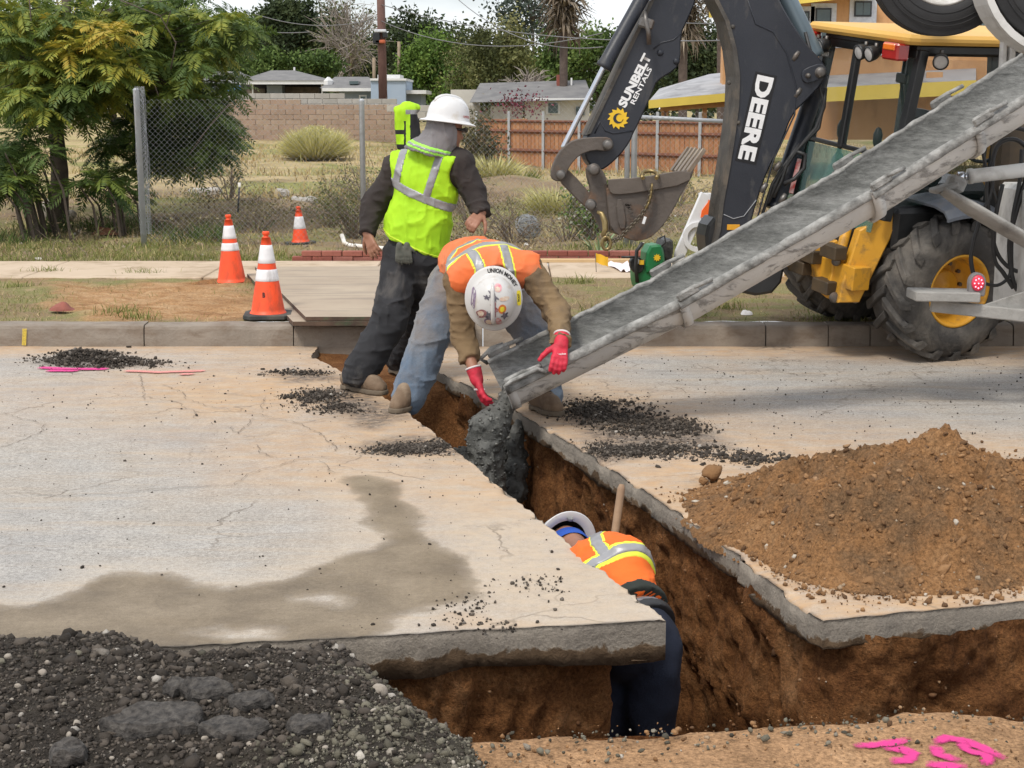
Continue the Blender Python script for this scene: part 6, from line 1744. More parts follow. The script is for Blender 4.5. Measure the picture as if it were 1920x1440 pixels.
# ---- tractor frame of reference
TA, TR = R(24), R(7)
FW = Vector((math.cos(TA), math.sin(TA), 0)); N0 = Vector((math.sin(TA), -math.cos(TA), 0)); UP = Vector((0, 0, 1))
U2 = UP * math.cos(TR) + N0 * math.sin(TR); N2 = N0 * math.cos(TR) - UP * math.sin(TR)
WC = P(1802, 549, 10.25); TO = WC - N2 * .72 - U2 * .49
def T(a, b, z): return TO + FW * a + N2 * b + U2 * z
MT = Matrix((FW, -N2, U2)).transposed()           # rotation of boxes: x forward, y to the far side, z up
def tbox(name, a, b, z, m, bev=.01, parent=bh):
 mb = MB(); mb.box(T((a[0] + a[1]) / 2, (b[0] + b[1]) / 2, (z[0] + z[1]) / 2), (a[1] - a[0], b[1] - b[0], z[1] - z[0]), MT, bev=bev); return mb.build(name, m, parent)
def tbar(name, p, q, w, d_, m, parent=bh, bev=.006):
 p, q = T(*p), T(*q); x = (q - p).normalized(); mb = MB(); M_ = frame((p + q) / 2, x, FW if abs(x.dot(FW)) < .9 else N2)
 mb.box((0, 0, 0), ((q - p).length, w, d_), bev=bev); me = mb.me(name); me.transform(M_); return obj(name, me, m, parent)
TYRE = mat('tyre_rubber', (.038, .036, .034), (.065, .06, .056), 6, .9, .6, 45, dirt=(.19, .17, .145), dirt_amt=.5, dirt_scale=3.5)
def wheel(a, b, R_, W_, rim_r, near=1):
 c = T(a, b, R_); ax = N2 * near; M_ = frame(c, FW, U2.cross(FW) if False else U2)
 M_ = Matrix((FW, (ax.cross(FW)), ax)).transposed().to_4x4(); M_.translation = c
 root = MB(); h = W_ / 2
 root.lathe([(rim_r, h * .80), (rim_r * 1.08, h * .95), (R_ * .72, h * 1.02), (R_ * .86, h * .97), (R_ * .925, h * .84), (R_ * .935, h * .4), (R_ * .94, 0), (R_ * .935, -h * .4), (R_ * .925, -h * .84), (R_ * .86, -h * .97), (R_ * .72, -h * 1.02), (rim_r * 1.08, -h * .95), (rim_r, -h * .8)], M_, n=56)
 ty = root.build('tyre', TYRE, bh)
 nl_ = 17
 for s_ in (1, -1):
  for i in range(nl_):
   a0_ = 2 * math.pi * (i + (.5 if s_ < 0 else 0)) / nl_; vs = []
   for (t_, w_) in ((0.0, .085), (.35, .080), (.7, .075), (1.0, .085), (1.12, .07)):
    ang = a0_ + t_ * .34; y = s_ * h * (-.04 + min(t_, 1.0) * 1.02); r_in = R_ * (.92 if t_ <= 1 else .84); r_out = R_ * (1.0 if t_ < .9 else (.99 if t_ <= 1.0 else .885))
    yy = y if t_ <= 1 else s_ * h * 1.03
    for (dr, r_) in ((-w_ / 2 / R_, r_in), (-w_ * .36 / R_, r_out), (w_ * .36 / R_, r_out), (w_ / 2 / R_, r_in)):
     vs.append(M_ @ Vector((r_ * math.cos(ang + dr), r_ * math.sin(ang + dr), yy)))
   fs = [(k * 4 + j, k * 4 + j + 1, (k + 1) * 4 + j + 1, (k + 1) * 4 + j) for k in range(4) for j in range(3)] + [(0, 1, 2, 3), (19, 18, 17, 16)]
   lm = MB(); lm.add(vs, fs); me = lm.me('lug'); bm = bmesh.new(); bm.from_mesh(me); bmesh.ops.recalc_face_normals(bm, faces=bm.faces[:]); bmesh.ops.bevel(bm, geom=bm.edges[:], offset=.006, segments=1, affect='EDGES'); bm.to_mesh(me); bm.free(); obj('lug', me, TYRE, ty)
 rm = MB(); q = rim_r
 rm.lathe([(q * 1.03, h * .84), (q * 1.07, h * .90), (q * 1.04, h * .95), (q * .98, h * .92), (q * .95, h * .78), (q * .90, h * .6), (q * .88, h * .2), (q * .82, h * .15), (q * .80, -.0), (q * .62, -h * .10), (q * .5, -h * .12), (0, -h * .12)], M_, n=48)
 ri = rm.build('rim', YELM, bh)
 hb = MB(); hb.lathe([(q * .48, -h * .12), (q * .47, h * .10), (q * .42, h * .16), (q * .20, h * .18), (q * .17, h * .24), (0, h * .24)], M_, n=32); hb.build('hub', YELM, ri)
 for i in range(10):
  a_ = 2 * math.pi * i / 10; bb_ = MB(); p0 = M_ @ Vector((q * .66 * math.cos(a_), q * .66 * math.sin(a_), -h * .12)); bb_.tube([p0, p0 + ax * .03], .014, 6); bb_.build('wheel_bolt', PINS, ri)
 return ty
wheel(0, .52, .495, .40, .238, 1)
wheel(0, -.52, .495, .40, .238, -1)
wheel(2.15, .55, .36, .26, .19, 1); wheel(2.15, -.55, .36, .26, .19, -1)
# chassis, stabilisers, fender, cab
tbox('chassis', (-.55, 2.5), (-.30, .30), (.38, .82), mat('dark_underside', (.03, .025, .02), (.06, .045, .03), 6, .8), .03)
tbox('rear_axle', (-.12, .12), (-.38, .38), (.38, .62), mat('greasy_iron', (.04, .03, .02), (.09, .06, .03), 8, .6), .05)
tbox('hood', (.95, 2.55), (-.36, .36), (.82, 1.40), YELM, .06); tbox('grille', (2.55, 2.60), (-.32, .32), (.6, 1.3), BLKP, .02)
tbox('cab_base', (-.42, .95), (-.48, .48), (.72, 1.02), BLKP, .03)
plate('stabiliser_frame', [(1520, 470), (1570, 450), (1585, 470), (1578, 545), (1560, 562), (1540, 545)], 10.55, .12, YELM, .008)
plate('stabiliser_leg', [(1612, 432), (1664, 398), (1690, 396), (1668, 452), (1612, 567), (1572, 568), (1580, 530)], 10.28, .10, YELM, .010)
plate('stabiliser_leg', [(1480, 400), (1510, 398), (1505, 520), (1478, 520)], 11.5, .10, YELM, .010)
ridge([(1590, 420), (1572, 490), (1562, 540)], 10.45, .035, YELM, 'stabiliser_cylinder', bh, 12)
plate('stabiliser_link', smooth_poly([(1555, 470), (1572, 452), (1578, 500), (1570, 540), (1576, 565), (1560, 568), (1552, 540), (1562, 505)]), 10.40, .05, YELM, .006)
for (x, y, r_) in ((1565, 558, .03), (1568, 490, .026), (1604, 562, .02)): pin(x, y, 10.34, r_, .02)
tbar('cross_beam', (-.62, -.45, .55), (-.62, .45, .55), .14, .16, YELM)
for i, (z0, b0) in enumerate(((.52, -.2), (.62, -.1), (.45, .1), (.70, .15))): tbar('valve_block', (-.72, b0, z0), (-.72, b0 + .18, z0), .10, .09, mat('greasy_iron', (.04, .03, .02)))
ridge([(1480, 415), (1500, 402), (1530, 395), (1560, 398)], 10.5, .006, mat('wire_yellowish', (.5, .42, .2), None, 9, .6), 'brake_line', bh)
fm = MB(); vs = []
fa = np.linspace(R(28), R(112), 15); nb_ = 6
for a_ in fa:
 rr = .585 + .02 * math.sin(a_ * 3)
 for j, (bb_, dr) in enumerate(((.26, .0), (.30, .02), (.60, .02), (.70, .0), (.74, -.04), (.74, -.055))):
  vs.append(T(-rr * math.cos(a_) * -1 if False else rr * math.cos(a_) * 1.0, bb_, .495 + (rr + dr) * math.sin(a_)))
fm.add(vs, [(i * nb_ + j, i * nb_ + j + 1, (i + 1) * nb_ + j + 1, (i + 1) * nb_ + j) for i in range(14) for j in range(nb_ - 1)], 0, False)
me = fm.me('fender'); fo = obj('fender', me, GREYF, bh); sm = fo.modifiers.new('solid', 'SOLIDIFY'); sm.thickness = .018
# roof and cab frame
roof = MB(); rp = [(-.52, -.60), (-.46, -.64), (1.15, -.64), (1.22, -.58), (1.22, .50), (1.15, .56), (-.46, .56), (-.52, .52)]
Mr = Matrix((FW, N2, -U2)).transposed().to_4x4(); Mr.translation = T(0, 0, 2.125); roof.prism(rp, .065, Mr, bev=.022); me = roof.me('cab_roof'); bm = bmesh.new(); bm.from_mesh(me); bmesh.ops.recalc_face_normals(bm, faces=bm.faces[:]); bm.to_mesh(me); bm.free(); obj('cab_roof', me, ROOFY, bh)
tbox('roof_trim', (-.42, 1.15), (-.55, .50), (2.02, 2.10), BLKP, .02)
tbar('cab_pillar', (-.38, .49, 2.06), (-.52, .49, .95), .07, .06, BLKP); tbar('cab_pillar', (-.38, -.53, 2.06), (-.55, -.50, .95), .09, .06, BLKP)
tbar('cab_pillar', (.35, .49, 2.06), (.35, .49, .95), .10, .06, BLKP); tbar('cab_pillar', (.35, -.53, 2.06), (.30, -.50, .95), .10, .06, BLKP)
tbar('cab_pillar', (1.05, .47, 2.06), (1.15, .47, 1.0), .07, .06, BLKP); tbar('cab_pillar', (1.05, -.50, 2.06), (1.15, -.47, 1.0), .07, .06, BLKP)
tbar('window_bar', (-.40, -.53, 2.03), (-.40, .49, 2.03), .05, .06, BLKP); tbar('window_bar', (-.45, -.10, 2.03), (-.5, -.10, 1.35), .05, .05, BLKP); tbar('window_bar', (-.50, -.50, 1.36), (-.50, .48, 1.36), .03, .03, BLKP)
def m_glass(name, tint, alpha):
 t = NT(name); t.set(tint, .04, alpha=alpha, spec=.6)
 return t.m
GLS = m_glass('cab_glass', (.06, .10, .09), .13); GLG = m_glass('green_tinted_glass', (.10, .23, .19), .5)
def pane(name, pts, m): mb = MB(); mb.add([T(*p) for p in pts] + [T(p[0] + .006, p[1], p[2]) for p in pts], [(0, 1, 2, 3), (7, 6, 5, 4), (0, 4, 5, 1), (1, 5, 6, 2), (2, 6, 7, 3), (3, 7, 4, 0)]); return mb.build(name, m, bh)
pane('rear_window', [(-.42, -.50, 2.0), (-.42, .46, 2.0), (-.50, .46, 1.38), (-.50, -.48, 1.38)], GLS)
pane('lower_rear_window', [(-.515, -.62, 1.34), (-.515, .45, 1.34), (-.58, .43, .86), (-.58, -.62, .86)], GLG)
pane('side_window', [(-.36, .505, 2.0), (.32, .505, 2.0), (.32, .505, 1.05), (-.50, .505, 1.05)], GLS)
pane('side_window', [(.40, .53, 1.98), (1.02, .62, 1.98), (1.02, .62, 1.1), (.40, .53, 1.1)], GLS)
pane('far_side_window', [(-.36, -.51, 2.0), (1.0, -.5, 2.0), (1.05, -.5, 1.05), (-.50, -.51, 1.05)], GLS)
# lamps on the roof edge
TL_R, TL_O = mat('red_lens', (.42, .02, .015), (.32, .015, .012), 9, .2, coat=.5), mat('amber_lens', (.85, .22, .02), (.75, .15, .015), 9, .2, coat=.5)
def lampbox(b_):
 t_ = tbox('tail_lamp', (-.56, -.46), (b_ - .085, b_ + .085), (1.985, 2.095), TL_R, .012); 
 tbox('amber_lens', (-.566, -.50), (b_ - .07, b_ + .055), (2.045, 2.09), TL_O, .008, t_)
lampbox(.38); lampbox(-.60)
LENS = mat('lamp_lens', (.55, .54, .52), (.42, .41, .40), 40, .2, coat=.6)
def work_lamp(b_, a_=-.56, z_=2.01, yaw=0.0):
 o = T(a_, b_, z_); d_ = (-FW * math.cos(yaw) + N2 * math.sin(yaw) - U2 * .25).normalized(); M_ = frame(o, d_.cross(U2), U2 - d_ * U2.dot(d_))
 M_ = Matrix((d_.cross(U2).normalized(), (U2 - d_ * U2.dot(d_)).normalized(), d_)).transposed().to_4x4(); M_.translation = o
 mb = MB(); mb.lathe([(0, -.06), (.03, -.055), (.048, -.02), (.052, .02), (.052, .03), (.044, .032)], M_, n=20); l_ = mb.build('work_lamp', BLKP, bh)
 mb = MB(); mb.lathe([(.044, .026), (.03, .030), (0, .031)], M_, n=18); mb.build('lamp_lens', LENS, l_)
 mb = MB(); mb.tube([o - d_ * .03, o - d_ * .03 + U2 * .06], .012, 6); mb.build('lamp_bracket', PINS, l_)
for q in ((-.36,), (-.46,), (.09,), (.20,)): work_lamp(*q)
work_lamp(.58, -.30, 2.0, .9)
pl_ = tbox('number_plate', (-.50, -.495), (-.52, -.32), (1.93, 1.975), mat('plate_dark', (.03, .03, .03), None, 9, .5), .002)
tm = text_mesh('T0506669', .042, .0008, 0, .8); tm.transform(Matrix.Translation(T(-.505, -.42, 1.952)) @ Matrix((-N2 * -1, U2, -FW)).transposed().to_4x4()); obj('lettering', tm, WHT, pl_)
# seat, levers
tbox('operator_seat', (.05, .55), (-.22, .26), (1.02, 1.14), BLKP, .05); tbox('seat_back', (.02, .14), (-.22, .26), (1.12, 1.62), BLKP, .05)
for b_ in (-.42, .0):
 lv = MB(); lv.lathe([(.11, 1.04), (.10, 1.08), (.075, 1.10), (.085, 1.12), (.06, 1.14), (.07, 1.16), (.045, 1.19), (.05, 1.21), (.03, 1.25), (.016, 1.27), (.016, 1.36), (.03, 1.39), (.032, 1.45), (.018, 1.49), (0, 1.50)],
      Matrix((FW, N2 * -1, U2)).transposed().to_4x4().copy() if False else (lambda M_: M_)(Matrix.Translation(T(-.28, b_, 0)) @ MT.to_4x4()), n=20); lv.build('control_lever', BLKP, bh)
sw = MB(); sw.tube([T(.62 + .03 * math.cos(a), .0 + .19 * math.cos(a), 1.42 + .17 * math.sin(a)) for a in np.linspace(0, 2 * math.pi, 20)], .014, 6, cap=False); sw.build('steering_wheel', BLKP, bh)
mr = MB(); mr.tube([T(.15, -.35, 1.98), T(.10, -.30, 1.78), T(.12, -.28, 1.62)], .014, 6); mr.box(T(.10, -.30, 1.80), (.03, .12, .07), MT, bev=.01); mr.build('mirror', BLKP, bh)
# ================================================================== concrete chute
def m_chute_in():
 t = NT('wet_cement_lining')
 sv = t.mapping((.45, 1.6, 3.4), (0, R(28), 0)); n = t.noise(4.5, 9, .72, .4, sv); f_ = t.noise(26, 8, .75, 0, t.mapping((.6, 1, 1.5), (0, R(28), 0)))
 c = t.ramp(n, [(.3, (.085, .086, .08)), (.46, (.155, .156, .146)), (.6, (.215, .215, .203)), (.72, (.32, .32, .31))])
 wt = t.math('MULTIPLY', t.attr('tone'), t.ramp(n, [(.38, 0.0), (.52, 1.0)])); c = t.mix(.6, c, t.ramp(f_, [(.32, .15), (.68, .85)]), 'OVERLAY'); c = t.mix(wt, c, (.56, .56, .55))
 t.set(c, t.ramp(n, [(.4, .55), (.7, .28)]), t.bump(t.math('ADD', f_, t.math('MULTIPLY', t.noise(18, 6, .7), .8)), .7, .012), spec=.4)
 return t.m
def m_chute_out():
 t = NT('splashed_white_steel')
 base = t.ramp(t.noise(4, 6), [(.3, (.50, .49, .47)), (.7, (.60, .59, .56))])
 sp_ = t.ramp(t.noise(4.5, 9, .74, .5, t.mapping((.7, 1, 2.4), (0, R(28), 0))), [(.53, 0.0), (.6, 1.0)])
 gr = t.ramp(t.noise(24, 7, .7), [(.3, (.17, .165, .155)), (.7, (.31, .30, .285))])
 c = t.mix(t.math('MULTIPLY', sp_, .9), base, gr)
 c = t.mix(t.ramp(t.noise(13, 8, .75, .2), [(.62, 0.0), (.68, .85)]), c, (.06, .06, .055))
 t.set(c, .6, t.bump(t.math('ADD', t.math('MULTIPLY', sp_, .5), t.math('MULTIPLY', t.noise(60, 6, .7), .5)), .6, .01), spec=.4)
 return t.m
CHI, CHO = m_chute_in(), m_chute_out()
CHL = mat('crusted_lip', (.15, .148, .138), (.38, .375, .355), 16, .85, 1.0, 50, dirt=(.08, .08, .075), dirt_amt=.3, dirt_scale=9)
chute = thing('concrete_chute', P(1400, 560, 8.4), 'long splattered steel chute pouring wet concrete into the trench', 'chute')
RHO = R(14)
def chute_section(a, b_, r_, name='chute_section', end_lip=False, ov=0.0):
 a, b_ = Vector(a), Vector(b_); t_ = (b_ - a).normalized(); a = a - t_ * ov
 c = Vector((-t_.y, t_.x, 0)).normalized(); up_ = t_.cross(c) * -1
 if up_.z < 0: up_ = -up_
 ch_ = c * math.cos(RHO) + up_ * math.sin(RHO); dn = -(up_ * math.cos(RHO) - c * math.sin(RHO))
 n_ = 20; ns = max(8, int((b_ - a).length / .035))
 ang = np.linspace(R(-4), R(184), n_)
 vo, vi = [], []
 for i in range(ns + 1):
  o = a + (b_ - a) * (i / ns)
  for k_ in ang:
   dv = ch_ * math.cos(k_) + dn * math.sin(k_)
   vo.append(o + dv * r_)
   nz = mnoise.noise((o + dv * r_) * 9.0) * .006 + mnoise.noise((o + dv * r_) * 25.0) * .004
   vi.append(o + dv * (r_ - .010 - .008 * max(0, math.sin(k_)) + nz * math.sin(k_)))
 F_ = [(i * n_ + j, i * n_ + j + 1, (i + 1) * n_ + j + 1, (i + 1) * n_ + j) for i in range(ns) for j in range(n_ - 1)]
 mo = MB(); mo.add(vo, F_, 0, True)
 L0 = len(vo)
 mo.add(vo[:n_] + vi[:n_], [(j, n_ + j, n_ + j + 1, j + 1) for j in range(n_ - 1)], 0); mo.add(vo[-n_:] + vi[-n_:], [(j, j + 1, n_ + j + 1, n_ + j) for j in range(n_ - 1)], 0)
 sec = mo.build(name, CHO, chute)
 mi_ = np_mesh('cement_lining', np.array([v[:] for v in vi]), np.array([f[::-1] for f in F_]), True, dict(tone=np.tile(np.exp(-((np.degrees(ang) - 84) / 13) ** 2), ns + 1))); obj('cement_lining', mi_, CHI, sec)
 for k_ in (ang[0], ang[-1]):
  dv = ch_ * math.cos(k_) + dn * math.sin(k_); m_ = MB()
  vs = []; ow = (dv - dn * .0).normalized()
  for i in range(ns + 1):
   o = a + (b_ - a) * (i / ns) + dv * r_
   for (ou, do) in ((-.012, -.010), (.0, -.020), (.022, -.008), (.030, .022), (.022, .030), (.0, .022)):
    q = o + ow * ou + dn * do; k2 = mnoise.noise(q * 30) * .006 + mnoise.noise(q * 11) * .005; vs.append(q + ow * k2 - dn * k2)
  m_.add(vs, [(i * 6 + j, i * 6 + (j + 1) % 6, (i + 1) * 6 + (j + 1) % 6, (i + 1) * 6 + j) for i in range(ns) for j in range(6)], 0, True); m_.build('rim_lip', CHL, sec)
 return sec, a, b_, t_, ch_, dn
C0, C1, C2, C3 = P(932, 708, 8.16), P(1264, 543, 8.30), P(1616, 340, 8.45), P(1960, 122, 8.60)
S1_ = chute_section(C0, C1, .190, ov=0); S2_ = chute_section(C1, C2, .198, ov=.05); S3_ = chute_section(C2, C3, .210, ov=.05)
def collar(sec, pos, r_, w=.05, th=.012):
 _, a, b_, t_, ch_, dn = sec; m_ = MB(); n_ = 22; ang = np.linspace(R(-8), R(188), n_); vs = []
 for s_ in (-w / 2, w / 2):
  for rr in (r_, r_ + th):
   for k_ in ang: vs.append(pos + t_ * s_ + (ch_ * math.cos(k_) + dn * math.sin(k_)) * rr)
 q = lambda s_, rr, j: (s_ * 2 + rr) * n_ + j
 fs = []
 for j in range(n_ - 1): fs += [(q(0, 1, j), q(1, 1, j), q(1, 1, j + 1), q(0, 1, j + 1)), (q(0, 0, j), q(0, 1, j), q(0, 1, j + 1), q(0, 0, j + 1)), (q(1, 0, j), q(1, 0, j + 1), q(1, 1, j + 1), q(1, 1, j)), (q(0, 0, j), q(0, 0, j + 1), q(1, 0, j + 1), q(1, 0, j))]
 m_.add(vs, fs, 0, True); m_.build('joint_collar', CHO, sec[0])
 for k_ in (ang[0], ang[-1]):
  dv = ch_ * math.cos(k_) + dn * math.sin(k_); c = pos + dv * (r_ + .012); mm = MB()
  mm.box((0, 0, 0), (.13, .022, .05), bev=.01); me = mm.me('hook_bracket'); me.transform(frame(c + t_ * .05 - dn * .02, t_, dv)); obj('hook_bracket', me, CHL, sec[0])
  mm = MB(); mm.tube([c + t_ * .09 - dn * .03, c + t_ * .20 - dn * .02], .012, 8); mm.build('hook_pin', CHL, sec[0])
collar(S2_, C1 - S2_[3] * .03, .200); collar(S3_, C2 - S3_[3] * .03, .212, .06, .016); collar(S1_, C0 + S1_[3] * .03, .188, .04, .012); collar(S3_, C2 + S3_[3] * .62, .212, .05, .014)
# grab loop on the lower lip
_, a_, b_, t_, ch_, dn = S1_; nr = a_ - ch_ * .222
m_ = MB(); m_.tube([nr + t_ * .02, nr + t_ * .01 - dn * .045, nr + t_ * .05 - dn * .055, nr + t_ * .2 - dn * .05, nr + t_ * .23 - dn * .02, nr + t_ * .235], .012, 8); m_.build('grab_loop', CHL, S1_[0])
fr_ = a_ + ch_ * .215; m_ = MB(); m_.tube([fr_ + t_ * .0, fr_ - t_ * .03 - dn * .04, fr_ + t_ * .05 - dn * .07, fr_ + t_ * .12 - dn * .06], .013, 8); m_.build('grab_loop', CHL, S1_[0])
# wet concrete: in the lower chute, over the lip and heaped in the trench
WETC = NT('wet_concrete')
n_ = WETC.noise(30, 7, .72); cc = WETC.ramp(n_, [(.3, (.05, .05, .045)), (.55, (.10, .10, .09)), (.72, (.16, .158, .142))])
WETC = WETC.set(cc, WETC.ramp(n_, [(.3, .35), (.7, .75)]), WETC.bump(WETC.math('ADD', n_, WETC.noise(85, 5, .7)), .6, .01), spec=.5)
def mid(Y): return (float(ledge(Y)) + float(redge(Y))) / 2
lipc = a_ + dn * .15
hp0 = Vector((mid(8.15) - .03, 8.12, -.50))
def pour(p):
 d = rcone(p, npv(a_ + t_ * .70 + dn * .165), npv(a_ + t_ * .05 + dn * .13), .02, .065)
 d = smin(d, rcone(p, npv(a_ + dn * .17), npv(lipc + Vector((-.09, -.04, -.12))), .06, .075), .05)
 d = smin(d, rcone(p, npv(lipc + Vector((-.09, -.04, -.12))), npv(hp0), .08, .13), .08)
 d = smin(d, ellip(p, npv(hp0 + Vector((0, .05, -.10))), (.22, .36, .2)), .08)
 d = smin(d, ellip(p, npv((mid(8.9), 8.95, -.55)), (.28, .6, .22)), .10)
 d = smin(d, rcone(p, (float(redge(8.75)) - .02, 8.75, -.02), (float(redge(8.7)) - .04, 8.66, -.45), .05, .10), .06)
 d = smin(d, rcone(p, (float(redge(8.45)) - .03, 8.45, -.03), (float(redge(8.4)) - .06, 8.40, -.40), .03, .09), .06)
 return d + fbm(p, 8, 3, .6, seed=201) * .05 + np.abs(fbm(p, 26, 2, seed=203)) * .02
pcm = sdf_mesh('poured_concrete', pour, (-1.0, 7.2, -.95), (.9, 9.7, .5), .011, lip=2.2)
pco = obj('poured_concrete', pcm, WETC, label='wet grey concrete sliding off the chute into the trench', cat='concrete', kind='stuff')
pv = np.empty(len(pcm.vertices) * 3); pcm.vertices.foreach_get('co', pv); pv = pv.reshape(-1, 3); pv = pv[rng.integers(0, len(pv), 5200)]
V, F, T_ = rocks(pv, np.clip(rng.lognormal(-5.0, .45, len(pv)), .003, .014), .85, jag=.3); obj('aggregate', np_mesh('aggregate', V, F, True, dict(tone=T_)), tone_mat('wet_aggregate', [(0, (.045, .045, .04)), (.7, (.11, .108, .098)), (1, (.2, .195, .175))], .4, .4, 90, spec=.5), pco, kind='stuff')
# ================================================================== rear of the mixer truck
TWHT = mat('truck_white', (.62, .61, .58), (.54, .53, .50), 4, .5, dirt=(.32, .30, .27), dirt_amt=.38, dirt_scale=5)
TGRY = mat('cement_crusted_steel', (.24, .235, .22), (.34, .33, .31), 7, .85, .6, 40, dirt=(.13, .125, .115), dirt_amt=.35)
trk = thing('mixer_truck', P(1990, 700, 9.3), 'rear end of a concrete mixer truck at the right edge, tag axle raised', 'truck')
def tread_wheel(c, ax, R_, W_, name='tyre'):
 ax = ax.normalized(); x = ax.orthogonal().normalized(); M_ = Matrix((x, ax.cross(x), ax)).transposed().to_4x4(); M_.translation = c; h = W_ / 2
 mb = MB(); pf = [(R_ * .55, h * .8), (R_ * .60, h * .95), (R_ * .75, h * 1.0), (R_ * .90, h * .92), (R_ * .965, h * .85)]
 g_ = []
 for k_ in (.8, .42, .38, .04, -.04, -.38, -.42, -.8): g_.append((R_, h * k_))
 gv = [(R_ * .985, h * .85), (R_, h * .82), (R_, h * .46), (R_ * .975, h * .44), (R_ * .975, h * .38), (R_, h * .36), (R_, h * .05), (R_ * .975, h * .03), (R_ * .975, -h * .03), (R_, -h * .05), (R_, -h * .36), (R_ * .975, -h * .38), (R_ * .975, -h * .44), (R_, -h * .46), (R_, -h * .82), (R_ * .985, -h * .85)]
 mb.lathe(pf + gv + [(r_, -y) for r_, y in pf[::-1]], M_, n=64); ty = mb.build(name, mat('truck_tyre', (.014, .014, .015), (.024, .024, .025), 9, .7, .15, 60), trk)
 for rr in (.68, .80, .86):
  rg = MB(); rg.lathe([(R_ * (rr - .006), h * .985), (R_ * rr, h * 1.012), (R_ * (rr + .006), h * .985)], M_, n=56); rg.build('sidewall_ring', MATS['truck_tyre'], ty)
 rm = MB(); rm.lathe([(R_ * .56, h * .82), (R_ * .58, h * .9), (R_ * .54, h * .9), (R_ * .50, h * .5), (R_ * .3, h * .3), (R_ * .12, h * .45), (0, h * .45)], M_, n=40); rm.build('rim', TWHT, ty)
 return ty
tw_c = P(1766, -66, 9.45); tread_wheel(tw_c, Vector((-.10, -1, -.05)), .415, .28)
tw2 = P(1990, -58, 9.1); tread_wheel(tw2, Vector((-.10, -1, -.05)), .415, .28)
ax_ = Vector((-.10, -1, -.05)).normalized(); mb = MB(); mb.tube([tw_c + ax_ * -.05, tw_c - ax_ * 2.0], .07, 12); mb.build('tag_axle', TGRY, trk)
arc = MB(); vs = []                                                # white arched guard round the second wheel
for i in range(15):
 a_2 = R(170) + R(120) * i / 14
 for (rr, dy) in ((.46, -.16), (.50, -.16), (.50, .10), (.46, .10)): vs.append(tw2 + Vector((rr * math.cos(a_2), dy, rr * math.sin(a_2))))
arc.add(vs, [(i * 4 + j, i * 4 + (j + 1) % 4, (i + 1) * 4 + (j + 1) % 4, (i + 1) * 4 + j) for i in range(14) for j in range(4)]); arc.build('wheel_guard', TWHT, trk)
for x0 in (1881, 1897):
 mb = MB(); mb.box((P(x0, 60, 9.2) + P(x0 - 1, 150, 9.2)) / 2, (.035, .05, .36), bev=.008); mb.build('lift_strut', TWHT, trk)
mb = MB(); mb.tube([P(1805, 331, 8.75), P(1816, 331, 8.75)], .022, 12); mb.tube([P(1795, 332, 8.75), P(1808, 331, 8.75)], .03, 10); mb.build('piston_rod', CHROME, trk)
mb = MB(); mb.tube([P(1815, 331, 8.75), P(1823, 330, 8.75), P(1826, 330, 8.75), P(1960, 314, 8.75)], [.044, .044, .04, .04], 16); mb.build('chute_cylinder', TWHT, trk)
mb = MB(); mb.box(P(1792, 345, 8.7), (.10, .10, .09), Matrix.Rotation(.4, 3, 'Y'), bev=.02); mb.box(P(1770, 352, 8.68), (.14, .14, .03), Matrix.Rotation(-.3, 3, 'Y'), bev=.008); mb.build('cylinder_bracket', TGRY, trk)
# folded deflector chute under the main one
vs = []; n1_, n2_ = 14, 9; d0, d1 = P(1762, 352, 8.62), P(1935, 452, 8.5); dd_ = (d1 - d0)
for i in range(n1_):
 for j in range(n2_):
  a_2 = R(-70) + R(140) * j / (n2_ - 1); r_ = .17 * (.55 + .45 * min(1, i / 4)); up_ = Vector((.25, .1, .95)).normalized()
  vs.append(d0 + dd_ * (i / (n1_ - 1)) + Vector((0, 1, 0)) * r_ * math.sin(a_2) + Vector((0, 0, -1)) * r_ * (math.cos(a_2) - .34) * .55)
mb = MB(); mb.add(vs, [(i * n2_ + j, i * n2_ + j + 1, (i + 1) * n2_ + j + 1, (i + 1) * n2_ + j) for i in range(n1_ - 1) for j in range(n2_ - 1)], 0, True)
do = mb.build('deflector_chute', TGRY, trk); sm = do.modifiers.new('solid', 'SOLIDIFY'); sm.thickness = .02
for pts, r_ in (([(1935, 285), (1905, 262), (1875, 268), (1862, 300), (1858, 360), (1838, 410), (1822, 470), (1822, 500), (1830, 528)], .013), ([(1862, 300), (1850, 350), (1858, 420), (1868, 470), (1890, 500), (1925, 515)], .012), ([(1880, 345), (1868, 400), (1862, 450), (1866, 490), (1880, 510), (1900, 540)], .013),
              ([(1925, 330), (1905, 400), (1893, 450), (1895, 500), (1905, 540), (1930, 560)], .014), ([(1916, 280), (1912, 340), (1898, 420), (1898, 520), (1915, 545)], .013), ([(1840, 530), (1870, 535), (1892, 518), (1895, 490)], .010), ([(1838, 260), (1850, 320), (1870, 380)], .010), ([(1870, 250), (1900, 240), (1925, 245)], .012)):
 mb = MB(); q = [P(x, y, 8.9) for x, y in pts]
 f_ = []
 for i in range(len(q) - 1):
  p0, p1, p2, p3 = q[max(i - 1, 0)], q[i], q[i + 1], q[min(i + 2, len(q) - 1)]
  for k_ in range(5):
   u = k_ / 5; f_.append(.5 * ((2 * p1) + (p2 - p0) * u + (2 * p0 - 5 * p1 + 4 * p2 - p3) * u * u + (3 * p1 - p0 - 3 * p2 + p3) * u ** 3))
 f_.append(q[-1]); mb.tube(f_, r_, 8); mb.build('hydraulic_hose', HOSE, trk)
